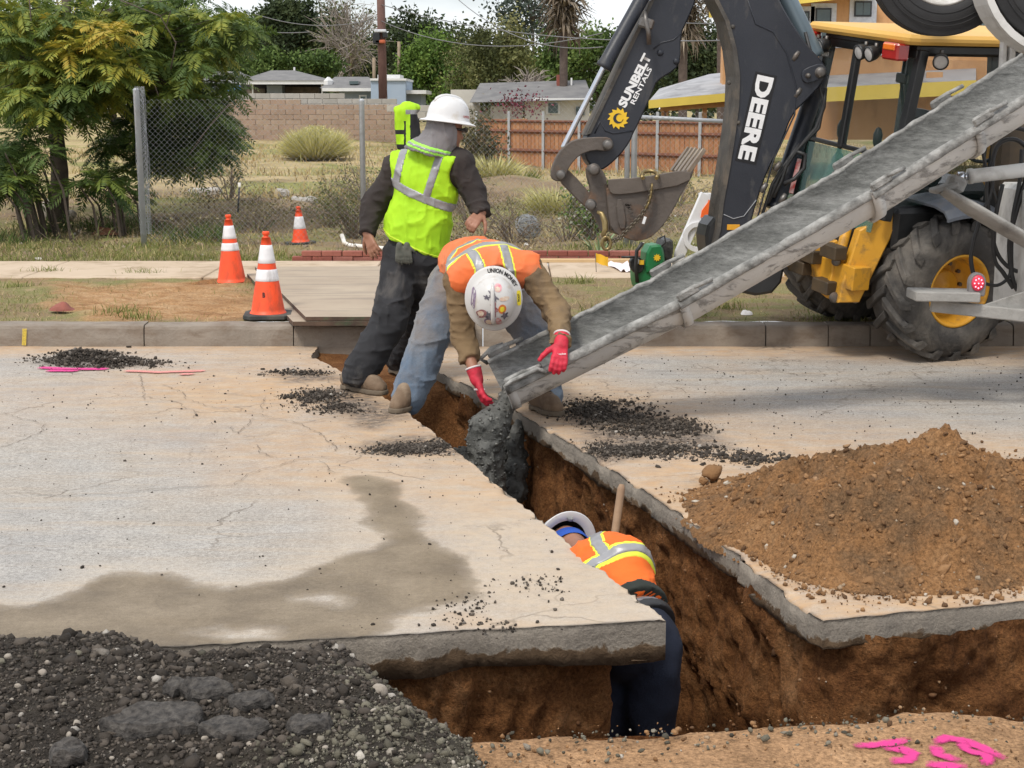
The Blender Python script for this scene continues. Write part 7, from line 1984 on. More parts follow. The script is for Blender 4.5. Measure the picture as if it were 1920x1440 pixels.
# bumper step with red marker lamp
mb = MB(); mb.box(P(1768, 553, 8.6), (.36, .22, .055), Matrix.Rotation(.02, 3, 'Y'), bev=.006); mb.build('bumper_step', TGRY, trk)
p0, p1 = P(1745, 572, 8.62), P(1960, 596, 8.50); mb = MB(); mb.box((0, 0, 0), ((p1 - p0).length, .07, .07), bev=.006); me = mb.me('bumper_bar'); me.transform(frame((p0 + p1) / 2, p1 - p0, (0, 1, 0))); obj('bumper_bar', me, TGRY, trk)
plate('bumper_gusset', [(1838, 575), (1880, 560), (1960, 535), (1960, 588), (1880, 582)], 8.55, .02, TGRY, .003, trk)
mb = MB(); lp_ = []
for i in range(20):
 a_2 = 2 * math.pi * i / 20; lp_.append((.048 * math.cos(a_2), .058 * math.sin(a_2) if math.sin(a_2) > 0 else max(-.075, .2 * math.sin(a_2))))
lc = P(1831, 530, 8.56); mb.prism(lp_, .05, frame(lc, (1, 0, 0), (0, 0, 1)), bev=.006); lh = mb.build('marker_lamp', mat('lamp_housing', (.16, .15, .15), (.22, .2, .2), 9, .7), trk)
mb = MB(); mb.lathe([(.036, 0), (.036, .006), (.03, .012), (0, .016)], frame(lc - Vector((0, .025, 0)), (1, 0, 0), (0, 0, 1)) @ Matrix.Diagonal((1, 1.25, 1, 1)), n=24); le = mb.build('lamp_lens', mat('red_lamp_lens', (.75, .05, .10), (.65, .04, .08), 40, .25), lh)
def emis(name, c, s_): 
 t = NT(name); t.set(c, .4, emit=c, estr=s_); return t.m
LED = emis('lit_diode', (1.0, .35, .45), 1.6)
for i in range(9):
 a_2 = 2 * math.pi * i / 8; r_ = .022 if i < 8 else 0
 mb = MB(); mb.lathe([(.0045, 0), (.003, .003), (0, .004)], frame(lc + Vector((r_ * math.cos(a_2), -.040, r_ * 1.2 * math.sin(a_2))), (1, 0, 0), (0, 0, 1)), n=8); mb.build('diode', LED, le)
mb = MB(); mb.box(P(1950, 470, 8.9), (.25, .9, .75), bev=.03); mb.build('rear_panel', TWHT, trk)
mb = MB(); mb.box(P(1880, 300, 10.0) + Vector((.25, .3, 0)), (.4, .3, .5), bev=.04); mb.build('valve_box', mat('greasy_iron', (.04, .03, .02)), trk)
# chassis, wheels and drum beyond the frame (they shade the road at the right)
mb = MB(); mb.box((7.0, 8.9, .95), (6.2, .9, .28), bev=.02); mb.build('chassis', TGRY, trk)
for x0 in (5.0, 6.2, 10.5):
 for y0 in (8.1, 9.6): tread_wheel(Vector((x0, y0, .52)), Vector((0, -1, 0)), .52, .5 if x0 < 9 else .3)
mb = MB(); Md = frame((4.6, 8.9, 2.55), (0, 1, 0), (-.22, 0, 1)); mb.lathe([(0, -.1), (.45, 0), (.55, .3), (1.05, 1.6), (1.1, 2.8), (.8, 4.0), (0, 4.3)], Md, n=36); mb.build('mixing_drum', TWHT, trk)
mb = MB(); mb.box((11.3, 8.9, 1.75), (1.6, 2.2, 1.9), bev=.15); mb.build('truck_cab', TWHT, trk)
# ================================================================== behind the sidewalk
GALV = mat('galvanised_steel', (.46, .48, .50), (.36, .38, .40), 9, .5, .2, 60, metallic=.25, dirt=(.36, .35, .33), dirt_amt=.3)
FY = 17.25
FZ0 = .15
fence = thing('chain_link_fence', P(678, 466, FY), 'galvanised chain link fence between the sidewalk and the vacant lot', 'fence')
def post(px, ytop, Y, r_=.03, parent=fence, name='fence_post', m=GALV, ybot=None, lean=0.0):
 t_ = P(px, ytop, Y); b_ = Vector((t_.x + lean, Y, FZ0 - .1)); mb = MB(); mb.tube([b_, t_, t_ + Vector((0, 0, .012)), t_ + Vector((0, 0, .03))], [r_, r_, r_ * 1.1, r_ * .5], 12); return mb.build(name, m, parent)
post(255, 170, FY, .034, lean=.02); post(678, 190, FY); post(1177, 222, FY); post(1190, 222, FY, .034); post(1362, 222, FY)
mb = MB(); mb.tube([P(1192, 219, FY), P(1370, 228, FY)], .022, 10); mb.build('top_rail', GALV, fence)
def chainlink(p0, p1, h0, h1, w=.062, r_=.0013, sag=.02, map_=None, seed=0):
 """woven diamond mesh between two ground points"""
 L = (p1 - p0).length; nw = int(L / (w / 2)); npz = int((h1 - h0) / (w / 2))
 I, K = np.meshgrid(np.arange(nw), np.arange(npz + 1), indexing='ij')
 off = ((K + I) % 2)
 s = (I + off * 1.06 - .03) * (w / 2); z = h0 + K * (w / 2)
 yoff = np.where(off == 1, .003, -.003) * np.where(I % 2, 1, -1)
 d = np.array(((p1 - p0) / L)[:]); c = np.array(p0[:]) + s[..., None] * d; c[..., 2] = z
 c[..., 1] += yoff + fbm(np.stack([s, z, z * 0], -1), 1.1, 3, seed=seed) * sag
 c[..., 2] += fbm(np.stack([s * .7, z, z * 0], -1), .8, 3, seed=seed + 5) * sag * 1.2
 if map_: c = map_(s, z, c)
 V = np.stack([c + np.array([r_, 0, 0]), c + np.array([-r_ * .6, r_ * .9, 0]), c + np.array([-r_ * .6, -r_ * .9, 0])], 2).reshape(-1, 3)
 idx = np.arange(nw * (npz + 1) * 3).reshape(nw, npz + 1, 3); F = []
 for a in range(3):
  b_ = (a + 1) % 3; F.append(np.stack([idx[:, :-1, a], idx[:, :-1, b_], idx[:, 1:, b_], idx[:, 1:, a]], -1).reshape(-1, 4))
 return np_mesh('wire_mesh', V, np.concatenate(F))
x0, x1, x2, x3 = P(258, 300, FY).x, P(678, 300, FY).x, P(1177, 300, FY).x, P(1362, 300, FY).x
top = P(400, 190, FY).z
for a, b_, h in ((x0, x1, 1.80), (x1, x2, 1.78), (x2 + .07, x3, 1.66)):
 obj('wire_mesh', chainlink(Vector((a, FY - .03, 0)), Vector((b_, FY - .03, 0)), FZ0 + .02, h, seed=int(a * 10) + 50), GALV, fence, kind='stuff')
def roll(s, z, c):
 th = s * 14; r_ = .035 + .010 * th / 6.28 + .006 * np.sin(z * 9 + s * 5); wv = 1 + .25 * np.sin(z * 2.2 - .6)
 return np.stack([x0 + .055 + (r_ * np.cos(th)) * 1.05 * wv + .01, FY - .05 + r_ * np.sin(th) * wv, z], -1)
obj('mesh_roll', chainlink(Vector((0, 0, 0)), Vector((1.0, 0, 0)), FZ0 + .15, 1.92, .06, .0013, 0, roll), GALV, fence, kind='stuff')
# ---- vegetation helpers
def blend(vft, name, m, parent=None, **k):
 V, F, T_ = vft; return obj(name, np_mesh(name, V, F, False, dict(tone=T_)), m, parent, **k)
GRASS = tone_mat('green_grass', [(0, (.10, .13, .03)), (.5, (.17, .20, .045)), (.8, (.28, .28, .09)), (1, (.42, .36, .18))], .8, trans=.25, namt=.5)
STRAW = tone_mat('dry_straw', [(0, (.24, .17, .08)), (.5, (.42, .31, .15)), (.85, (.58, .46, .25)), (1, (.3, .3, .1))], .9, trans=.15, namt=.5)
WEED = tone_mat('lot_weeds', [(0, (.09, .11, .04)), (.5, (.17, .18, .07)), (1, (.33, .30, .14))], .85, trans=.2)
TWIG = mat('grey_twigs', (.16, .12, .085), (.25, .2, .15), 9, .95)
BARK = mat('dark_bark', (.055, .042, .032), (.10, .078, .058), 9, .95, .8, 30)
def veget(n, x0, x1, y0, y1, dens, zf):
 x = rng.uniform(x0, x1, n); y = y0 + (y1 - y0) * rng.uniform(0, 1, n) ** 1.3
 p = np.stack([x, y, x * 0], -1); k = dens(x, y, p) > rng.uniform(0, 1, n); x, y = x[k], y[k]
 return np.stack([x, y, zf(x, y) - .01], -1)
vz = lambda x, y: np.full_like(x, VZ + .005)
b_ = veget(26000, -5, 6, KERB_Y + .22, SW0, lambda x, y, p: np.clip(sstep(-.05, .4, fbm(p, 1.6, 4, seed=301)) * (1 - bare_mask(x, y)) + .05, 0, 1), vz)
blend(blades(b_, rng.uniform(.02, .065, len(b_)), .004, .9, .8), 'verge_grass', GRASS, label='short patchy grass growing on the verge', cat='grass', kind='stuff')
b_ = veget(9000, -5, 6, KERB_Y + .22, SW0, lambda x, y, p: .6 * (1 - bare_mask(x, y)) + .08, vz)
blend(blades(b_, rng.uniform(.02, .06, len(b_)), .004, 1.3, .5), 'verge_straw', STRAW, label='dry blades and litter on the verge', cat='grass', kind='stuff')
b_ = veget(24000, -6.5, 7, SW1 + .02, 17.6, lambda x, y, p: sstep(-.15, .35, fbm(p, 1.1, 4, seed=311) + .55 * sstep(16.6, 15.6, y) + .25 * sstep(-2, -4, x)), lot_z)
blend(blades(b_, rng.uniform(.04, .14, len(b_)), .006, .8, .8), 'lot_edge_grass', GRASS, label='green grass along the back of the sidewalk', cat='grass', kind='stuff')
b_ = veget(30000, -9, 9, 16, 26, lambda x, y, p: .35 + .5 * sstep(-.2, .4, fbm(p, .8, 4, seed=313)), lot_z)
blend(blades(b_, rng.uniform(.04, .16, len(b_)), .008, 1.1, .8), 'dry_grass', STRAW, label='dry grass and litter over the near part of the lot', cat='grass', kind='stuff')
b_ = veget(26000, -16, 14, 25, 60, lambda x, y, p: sstep(-.2, .3, fbm(p, .35, 4, seed=317)), lot_z)
blend(blades(b_, rng.uniform(.10, .34, len(b_)), .022, .6, .6), 'tall_straw', STRAW, label='taller yellow straw over the far part of the lot', cat='grass', kind='stuff')
b_ = veget(9000, -16, 14, 18, 62, lambda x, y, p: sstep(.1, .35, fbm(p, .45, 4, seed=319)), lot_z)
blend(blades(b_, rng.uniform(.06, .2, len(b_)), .02, .8, .6), 'green_weeds', GRASS, label='green weed patches scattered over the lot', cat='grass', kind='stuff')
pp = np.stack([rng.uniform(-8, 8, 2600), rng.uniform(15.7, 24, 2600)], -1); pp = np.concatenate([pp, lot_z(pp[:, 0], pp[:, 1])[:, None]], 1)
blend(rocks(pp, np.clip(rng.lognormal(-4.2, .5, 2600), .006, .06), .7), 'lot_stones', tone_mat('lot_stones', [(0, (.12, .09, .06)), (.7, (.26, .2, .14)), (.93, (.36, .3, .22)), (1, (.6, .57, .52))], .95), label='small stones and clods strewn over the lot', cat='stones', kind='stuff')
def bush(name, px, py, Y, w, h, n, stops, label, stemn=14, leafL=.05, leafW=.02, mname=None, shape=1.0, cat='bush', group='bushes in the lot', tone=None):
 """twiggy bush standing at the ground below px: stems and leaves"""
 c = P(px, py, Y); c.z = float(lot_z(np.array([c.x]), np.array([c.y]))[0])
 t_ = thing(name, c, label, cat, group); m = MB(); tips = []
 for i in range(stemn):
  a = random.uniform(0, 6.28); r_ = random.uniform(.1, 1) ** .6; e = c + Vector((math.cos(a) * w * r_, math.sin(a) * w * r_ * .8, h * random.uniform(.45, 1.0) * (1 - .35 * r_ * shape)))
  mid_ = c + (e - c) * .5 + Vector((random.uniform(-.1, .1) * w, random.uniform(-.1, .1) * w, .12 * h)); m.tube([c + Vector((math.cos(a) * .03, math.sin(a) * .03, -.03)), mid_, e], [.012 * (h + .3), .007 * (h + .3), .003], 5, cap=False)
  for k in range(4):
   s_ = c + (e - c) * random.uniform(.4, .95); q = s_ + Vector((random.uniform(-.35, .35) * w, random.uniform(-.3, .3) * w, random.uniform(.02, .35) * h)); m.tube([s_, (s_ + q) / 2 + Vector((0, 0, .03)), q], [.005 * (h + .3), .003, .002], 4, cap=False); tips += [q, (s_ + q) / 2]
  tips.append(e)
 m.build('stems', TWIG, t_)
 if n:
  tp = np.array([q[:] for q in tips]); k = rng.integers(0, len(tp), n); p = tp[k] + rng.normal(0, .10, (n, 3)) * np.array([w, w, h])
  p[:, 2] = np.maximum(p[:, 2], c.z + .01); blend(leaves(p, leafL, leafW, .2), 'foliage', tone_mat(mname or name + '_leaf', stops, .8, trans=.25), t_)
 return t_
OLV = [(0, (.06, .075, .025)), (.5, (.13, .145, .05)), (1, (.24, .23, .10))]
DRYL = [(0, (.12, .10, .05)), (.5, (.22, .19, .09)), (1, (.36, .31, .17))]
for i, a in enumerate([(660, 420, 18.6, .55, .75, 900, OLV, 'olive green bush behind the fence beside the second fence post', 22), (620, 390, 20.5, .5, .55, 300, OLV, 'thin dark bush left of the olive green bush', 16), (480, 390, 19.5, .45, .5, 220, DRYL, 'sparse dry shrub just right of the sprinkler riser', 14),
                       (430, 345, 24, .5, .7, 260, DRYL, 'dry twiggy shrub further back above the middle cone', 14), (690, 340, 24, .8, .8, 500, OLV, 'wiry shrub in the lot behind the lime vest', 18), (880, 400, 21, .5, .8, 200, DRYL, 'dry twigs above the bending worker', 16), (960, 450, 18.2, .5, .55, 120, DRYL, 'bare brush by the coil of wire', 20),
                       (1060, 445, 18.5, .4, .45, 160, DRYL, 'low bare brush left of the bucket hook', 16), (1270, 350, 24, .6, .6, 400, OLV, 'weedy bush between bucket teeth and boom', 14), (370, 395, 19, .6, .35, 300, DRYL, 'low dry scrub at the foot of the left tree', 14)]):
 bush('lot_bush', a[0], a[1], a[2], a[3], a[4], a[5], a[6], a[7], a[8], mname='bush_leaf_%d' % (0 if a[6] is OLV else 1))
bush('flowering_bush', 1110, 425, 18.4, .38, .85, 900, [(0, (.07, .12, .03)), (.55, (.16, .23, .06)), (.86, (.26, .32, .11)), (.9, (.6, .6, .52)), (1, (.7, .7, .64))], 'leafy pale flowered bush under the bucket', 18, .06, .035)
bush('dark_shrub', 902, 290, 32, .55, 1.6, 1500, [(0, (.05, .055, .03)), (.6, (.12, .115, .06)), (1, (.22, .17, .09))], 'tall brownish shrub at the left end of the wooden fence', 18, .10, .05)
def clump(name, px, py, Y, r_, h, n, m, label, lean=.9, droop=.5, wd=.02):
 c = P(px, py, Y); c.z = float(lot_z(np.array([c.x]), np.array([c.y]))[0]); a = rng.uniform(0, 6.28, n); q = r_ * .35 * np.sqrt(rng.uniform(0, 1, n))
 b0 = np.stack([c.x + q * np.cos(a), c.y + q * np.sin(a), np.full(n, c.z)], -1)
 d_ = np.stack([np.cos(a), np.sin(a), a * 0], -1)
 return blend(blades(b0, rng.uniform(.5, 1, n) * h, wd, lean, droop, d_), name, m, label=label, cat='bush', group='grass clumps in the lot')
YB = tone_mat('yellow_broom', [(0, (.36, .34, .12)), (.5, (.58, .54, .23)), (1, (.72, .67, .36))], .9, trans=.2, namt=.4)
clump('round_yellow_bush', 592, 300, 45, 1.6, 1.05, 4200, YB, 'large round pale yellow bush in front of the block wall', 1.35, .25, .03)
bc_ = P(592, 268, 45); k = rng.normal(0, 1, (5200, 3)); k = k / np.linalg.norm(k, axis=1)[:, None] * (rng.uniform(.25, 1, (5200, 1)) ** .4); k[:, 2] = np.abs(k[:, 2]) * 1.05 - .25
blend(leaves(np.array(bc_[:]) + k * np.array([.78, .6, .62]), .11, .018, -.4), 'pale_yellow_bush', YB, label='rounded top of the pale yellow bush before the wall', cat='bush', kind='stuff')
clump('spiky_clump', 925, 330, 28, .9, .62, 900, YB, 'spiky yellow green clump on the earth bank', 1.3, .35, .022)
clump('spiky_clump', 975, 330, 30, .7, .5, 500, GRASS, 'smaller greener clump right of the spiky one', 1.2, .35, .02)
clump('straw_clump', 1040, 400, 23, .9, .55, 900, YB, 'yellow straw clump below the bucket link', 1.0, .5, .014)
clump('agave_sprout', 1125, 498, 15.9, .16, .42, 16, tone_mat('agave_leaf', [(0, (.16, .24, .12)), (1, (.3, .38, .2))], .6), 'small agave with long leaves by the yellow flag', 1.1, .5, .035)
tf = []
for (a, b_) in ((90, 512), (270, 515), (225, 588), (255, 598), (565, 485), (1090, 530), (1130, 585), (1290, 595), (1365, 580), (640, 478), (515, 482), (1260, 545), (30, 540), (330, 480)):
 c = G(a, b_, .15); tf.append(np.stack([c.x + rng.normal(0, .10, 90), c.y + rng.normal(0, .05, 90), np.full(90, .145)], -1))
tf = np.concatenate(tf); blend(blades(tf, rng.uniform(.05, .13, len(tf)), .006, .8, .7), 'grass_tufts', GRASS, label='taller green grass tufts on the verge and along the sidewalk', cat='grass', kind='stuff')
n = 1500; sx_ = rng.uniform(-7, 7, n); sy_ = 15.9 + 9 * rng.uniform(0, 1, n) ** 1.2; c0 = np.stack([sx_, sy_, lot_z(sx_, sy_) + .01], -1); a = rng.uniform(0, 6.28, n); l_ = rng.uniform(.1, .5, n); e_ = rng.uniform(-.02, .55, n); d_ = np.stack([np.cos(a) * np.cos(e_), np.sin(a) * np.cos(e_), np.sin(e_)], -1); kk = rng.normal(0, .07, (n, 3))
V = np.stack([c0 + w_ for w_ in (np.array([.005, 0, 0]), np.array([-.003, .004, 0]), np.array([-.003, -.004, 0]))] + [c0 + d_ * (l_ * .5)[:, None] + kk * l_[:, None] + w_ for w_ in (np.array([.004, 0, 0]), np.array([-.002, .003, 0]), np.array([-.002, -.003, 0]))] + [c0 + d_ * l_[:, None]], 1)
F = np.array([[0, 1, 4], [0, 4, 3], [1, 2, 5], [1, 5, 4], [2, 0, 3], [2, 3, 5], [3, 4, 6], [4, 5, 6], [5, 3, 6]])[None] + (np.arange(n) * 7)[:, None, None]
obj('brushwood', np_mesh('brushwood', V.reshape(-1, 3), F.reshape(-1, 3)), TWIG, label='dead twigs and brushwood littering the near part of the lot', cat='twigs', kind='stuff')
sc0 = np.stack([rng.uniform(-5.5, 6, 130), 17.6 + 10 * rng.uniform(0, 1, 130) ** 1.2], -1); sc0 = np.concatenate([sc0, lot_z(sc0[:, 0], sc0[:, 1])[:, None]], 1); k = rng.integers(0, 130, 14000); hh_ = rng.uniform(.08, .4, 130)
q = sc0[k] + rng.normal(0, 1, (14000, 3)) * np.stack([hh_ * .75, hh_ * .6, hh_ * 0], -1)[k]; q[:, 2] += np.abs(rng.normal(0, .55, 14000)) * hh_[k]
blend(leaves(q, .055, .014, -.3, rng.uniform(0, 1, 130)[k]), 'dry_scrub', tone_mat('scrub_leaf', [(0, (.08, .06, .035)), (.4, (.17, .13, .075)), (.7, (.2, .18, .08)), (1, (.15, .17, .06))], .9, trans=.15), label='low dry scrub and weeds spread through the near lot', cat='scrub', kind='stuff')
# coil of wire mesh
cw = P(990, 425, 18.3); m = MB(); r2 = random.Random(3)
for k in range(46):
 ax = Vector((r2.gauss(0, 1), r2.gauss(0, 1), r2.gauss(0, 1))).normalized(); u = ax.orthogonal().normalized(); v = ax.cross(u); s_ = r2.uniform(.5, 1.0)
 m.tube([cw + (u * math.cos(a) + v * math.sin(a)) * .17 * s_ * Vector((1.0, .8, .85)).x + Vector((0, 0, .0)) for a in np.linspace(0, 6.28, 17)], .0028, 3, cap=False)
m.build('wire_coil', GALV, label='tangled ball of galvanised wire mesh in the lot', cat='wire', kind='thing')
# ---- left tree with feathery compound leaves
def compound(base, dirs, L, pairs, leafL, leafW, droop, tone):
 n = len(base); t = np.linspace(.18, 1, pairs); up = np.array([0, 0, 1.0])
 d = dirs / np.linalg.norm(dirs, axis=1)[:, None]
 side = np.cross(d, up); side /= np.maximum(np.linalg.norm(side, axis=1), 1e-6)[:, None]
 roll_ = rng.normal(0, .35, n); nn = np.cross(side, d); side = side * np.cos(roll_)[:, None] + nn * np.sin(roll_)[:, None]
 L = L * np.ones(n); dr = droop * rng.uniform(.5, 1.3, n)
 pos = base[:, None] + d[:, None] * (L[:, None] * t)[..., None] - up * ((L * dr)[:, None] * t ** 2)[..., None]
 tan = d[:, None] - up * (2 * dr[:, None] * t)[..., None] ; tan /= np.linalg.norm(tan, axis=2)[..., None]
 out = []
 for sg in (-1, 1):
  ld = tan * .55 + side[:, None] * sg * .85 - up * .28 + rng.normal(0, .10, (n, pairs, 3)); ld /= np.linalg.norm(ld, axis=2)[..., None]
  ll = leafL * (.55 + .9 * np.sin(np.pi * np.clip(t, .05, .93)) ** .6)[None] * rng.uniform(.85, 1.15, (n, pairs)); wv = np.cross(ld, np.cross(side[:, None] * sg, tan) + 0.0); wv /= np.maximum(np.linalg.norm(wv, axis=2), 1e-6)[..., None]
  a = pos; tip = pos + ld * ll[..., None]; m1 = pos + ld * (ll * .4)[..., None] + wv * leafW / 2; m2 = pos + ld * (ll * .4)[..., None] - wv * leafW / 2
  out.append(np.stack([a, m1, tip, m2], 2).reshape(-1, 4, 3))
 V = np.concatenate(out); F = np.array([[0, 1, 2], [0, 2, 3]])[None] + (np.arange(len(V)) * 4)[:, None, None]
 tn = np.concatenate([np.repeat(tone, pairs)] * 2); tn = np.clip(tn + rng.normal(0, .06, len(tn)), 0, 1)
 r0, r1 = pos[:, :-1].reshape(-1, 3), pos[:, 1:].reshape(-1, 3); wd = np.array([0, 0, .004]); Vr = np.stack([r0 - wd, r0 + wd, r1], 1); Fr = np.arange(len(Vr) * 3).reshape(-1, 3)
 return join_np([(V.reshape(-1, 3), F.reshape(-1, 3), np.repeat(tn, 4)), (Vr.reshape(-1, 3), Fr, np.full(len(Vr) * 3, .35))])
LEAFM = tone_mat('feathery_leaf', [(0, (.04, .075, .02)), (.35, (.095, .15, .034)), (.6, (.19, .24, .04)), (.8, (.36, .34, .045)), (1, (.5, .36, .05))], .6, trans=.35, namt=.15, spec=.4)
def rosettes(zones, leafL_, name, parent, per=9, L=(.35, .5), mul=1.8):
 base, dirs, tone, ctr = [], [], [], []
 for (cx, cy, rx, ry, Y0, Y1, n, tn) in zones:
  for _ in range(int(n * mul)):
   a = random.uniform(0, 6.28); r_ = random.random() ** .5; c = P(cx + rx * r_ * math.cos(a), cy + ry * r_ * math.sin(a), random.uniform(Y0, Y1)); ctr.append(c); tt = min(1, max(0, random.gauss(tn - .0, .14)))
   for k in range(per):
    th = 6.28 * k / per + random.uniform(-.3, .3); el = random.uniform(-.45, .95)
    base.append(c[:]); dirs.append((math.cos(th) * math.cos(el), math.sin(th) * math.cos(el), math.sin(el))); tone.append(tt)
 n = len(base)
 blend(compound(np.array(base), np.array(dirs), rng.uniform(L[0], L[1], n), 11, leafL_, leafL_ * .30, (.5), np.array(tone)), name, LEAFM, parent)
 return ctr
TY = 20.3; tb = P(108, 398, TY); tb.z = .1
lt = thing('feathery_tree', tb, 'leaning dark trunked tree with feathery compound leaves at the left', 'tree')
ctr = rosettes([(130, 60, 170, 80, 18.5, 22, 26, .52), (330, 60, 130, 70, 19, 22, 20, .45), (420, 70, 60, 60, 19.5, 21.5, 8, .50), (120, 150, 130, 55, 18, 20, 16, .62), (250, 120, 130, 70, 19, 22, 16, .55), (340, 170, 100, 70, 19.5, 22, 14, .38), (110, 190, 75, 50, 18.3, 20, 12, .36),
    (330, 250, 100, 80, 20.5, 22.5, 22, .22), (240, 290, 60, 80, 20.5, 22, 9, .25), (400, 260, 35, 40, 20, 21, 5, .3), (40, 120, 60, 90, 19.5, 22, 12, .3), (20, 30, 60, 60, 18.5, 20, 6, .45), (165, 75, 60, 30, 18.2, 19, 6, .8), (230, 40, 120, 60, 20, 23, 14, .35)], .088, 'crown', lt, 9, (.28, .42), 2.3)
m = MB(); trunk = [tb, P(112, 320, TY), P(104, 240, TY), P(118, 150, TY), P(122, 60, TY), P(128, -60, TY)]; m.tube(trunk, [.14, .115, .10, .085, .07, .05], 10)
m.build('trunk', BARK, lt)
m = MB()
for c in ctr:
 if random.random() < .35:
  k = min(trunk[3:], key=lambda q: abs(q.z - (c.z - .6)) + random.uniform(0, 1.2)); mid_ = k + (c - k) * .5 + Vector((random.uniform(-.2, .2), random.uniform(-.2, .2), random.uniform(.0, .3))); m.tube([k, mid_, c], [.022, .012, .004], 5, cap=False)
for pts in ([(225, 0), (300, 30), (330, 80), (320, 130)], [(55, 0), (60, 60), (75, 105)], [(240, 100), (290, 160), (297, 180)], [(430, 195), (390, 240), (355, 290)], [(300, 30), (320, 20), (310, 55)]):
 m.tube([P(x, y, 18.6) for x, y in pts], .008, 5)
m.build('limbs', BARK, lt)
fb = thing('feathery_shrub', P(50, 400, 18.6), 'dark feathery shrub low at the left edge', 'shrub')
c2 = rosettes([(45, 300, 60, 60, 18, 19.5, 10, .22), (30, 350, 45, 30, 17.8, 18.6, 6, .34), (190, 355, 50, 22, 18.4, 19.2, 4, .28)], .085, 'crown', fb, 8, (.32, .45))
m = MB()
for c in c2: g_ = Vector((c.x * .9 - .3, c.y, .1)); m.tube([g_, (g_ + c) / 2 + Vector((.05, 0, .1)), c], [.02, .014, .006], 5, cap=False)
m.build('stems', BARK, fb)
b_ = veget(5200, -6.2, -3.2, 17.6, 20.5, lambda x, y, p: sstep(-.1, .3, fbm(p, 1.4, 3, seed=331)), lot_z)
blend(blades(b_, rng.uniform(.12, .35, len(b_)), .01, 1.0, .7), 'fern_cover', tone_mat('fern_green', [(0, (.04, .07, .02)), (.6, (.09, .14, .035)), (1, (.2, .23, .07))], .8, trans=.2), label='ferny ground cover under the left tree', cat='plants', kind='stuff')
# ---- jacket hung on the fence behind the lime vest
jc = P(762, 235, 17.1); jk = thing('hung_jacket', P(762, 466, 17.1), 'lime and black safety jacket hung on a fence stake behind the standing worker', 'jacket')
def jack(p): 
 d = smin(rcone(p, npv(jc + Vector((-.10, 0, .17))), npv(jc + Vector((.11, .02, .19))), .045, .05), rcone(p, npv(jc + Vector((0, 0, .15))), npv(jc + Vector((.02, .02, -.2))), .09, .10), .04)
 d = smin(d, rcone(p, npv(jc + Vector((-.05, 0, .16))), npv(jc + Vector((-.06, 0, -.02))), .05, .06), .03); d = smin(d, rcone(p, npv(jc + Vector((.04, 0, .18))), npv(jc + Vector((.05, 0, -.25))), .07, .12), .05)
 d = smin(d, rcone(p, npv(jc + Vector((-.07, -.02, .15))), npv(jc + Vector((-.06, -.03, -.24))), .06, .045), .02)
 return d + fbm(p * np.array((1.5, 1, .6)), 9, 3, seed=341) * .02
me = sdf_mesh('jacket_cloth', jack, npv(jc) - .45, npv(jc) + .45, .012); jo = obj('jacket_cloth', me, [LIME, mat('black_fleece', (.02, .02, .022), None, 9, .95), REFL], jk)
for p in me.polygons:
 c = p.center - jc
 p.material_index = 1 if ((c.x > .045 and c.z < .12) or (-.02 < c.x < .0 and c.z < .05) or c.z < -.2 or (-.10 < c.z < -.05 and c.x < .0)) else (2 if c.x > .0 and .12 < c.z < .17 else 0)
post(762, 195, 17.2, .02, jk, 'stake')
# ---- A-frame barricade and green machine
PLW = mat('white_plastic', (.74, .74, .75), (.66, .66, .67), 7, .5, dirt=(.5, .46, .4), dirt_amt=.2)
bar = thing('barricade', P(1300, 500, 13.2), 'white plastic A-frame barricade with round cut-out beside the boom', 'barricade')
def ringplate(cx, cy, r0, r1, Y, th, m, name, parent):
 c = P(cx, cy, Y); mb = MB(); mb.lathe([(r0, -th / 2), (r1, -th / 2), (r1, th / 2), (r0, th / 2), (r0, -th / 2)], frame(c, (1, 0, 0), (0, 0, 1)), n=32, smooth=False); return mb.build(name, m, parent)
BYY = 13.2
plate('leg', [(1316, 360), (1330, 366), (1326, 388), (1285, 480), (1272, 520), (1258, 520), (1268, 470)], BYY, .05, PLW, .004, bar)
plate('leg', [(1312, 362), (1334, 362), (1332, 520), (1318, 520), (1316, 430)], BYY + .25, .05, PLW, .004, bar)
ringplate(1308, 444, .088, .128, BYY, .05, PLW, 'ring_panel', bar)
plate('reflective_panel', [(1331, 375), (1331, 405), (1314, 408), (1316, 395)], BYY - .01, .06, mat('orange_sheeting', (.9, .16, .03), (.8, .12, .02), 9, .4), .002, bar)
plate('foot_bar', [(1262, 490), (1330, 490), (1330, 498), (1262, 498)], BYY + .05, .04, PLW, .003, bar)
GRN = mat('machine_green', (.012, .17, .055), (.01, .13, .04), 5, .4, dirt=(.1, .1, .08), dirt_amt=.15)
mc = thing('compactor', P(1215, 530, 13.0), 'green powered compactor with black engine standing on the verge', 'machine'); MY = 13.0
plate('housing', smooth_poly([(1213, 462), (1240, 457), (1246, 470), (1248, 497), (1232, 500), (1222, 512), (1210, 512)]), MY, .22, GRN, .02, mc)
plate('lower_guard', smooth_poly([(1190, 500), (1212, 492), (1236, 500), (1230, 530), (1200, 545), (1192, 535)]), MY + .03, .2, GRN, .02, mc)
plate('engine_block', smooth_poly([(1240, 452), (1262, 446), (1264, 470), (1260, 490), (1244, 492)]), MY + .08, .25, mat('engine_black', (.02, .02, .022), (.06, .06, .06), 30, .5, .6, 60), .02, mc)
ridge([(1205, 455), (1194, 470), (1192, 500), (1195, 530)], MY - .03, .016, HOSE, 'handle', mc, 8); ridge([(1165, 482), (1195, 482)], MY - .02, .009, HOSE, 'handle_bar', mc, 8); ridge([(1236, 447), (1246, 442), (1248, 455), (1240, 462)], MY, .008, HOSE, 'cable', mc, 8)
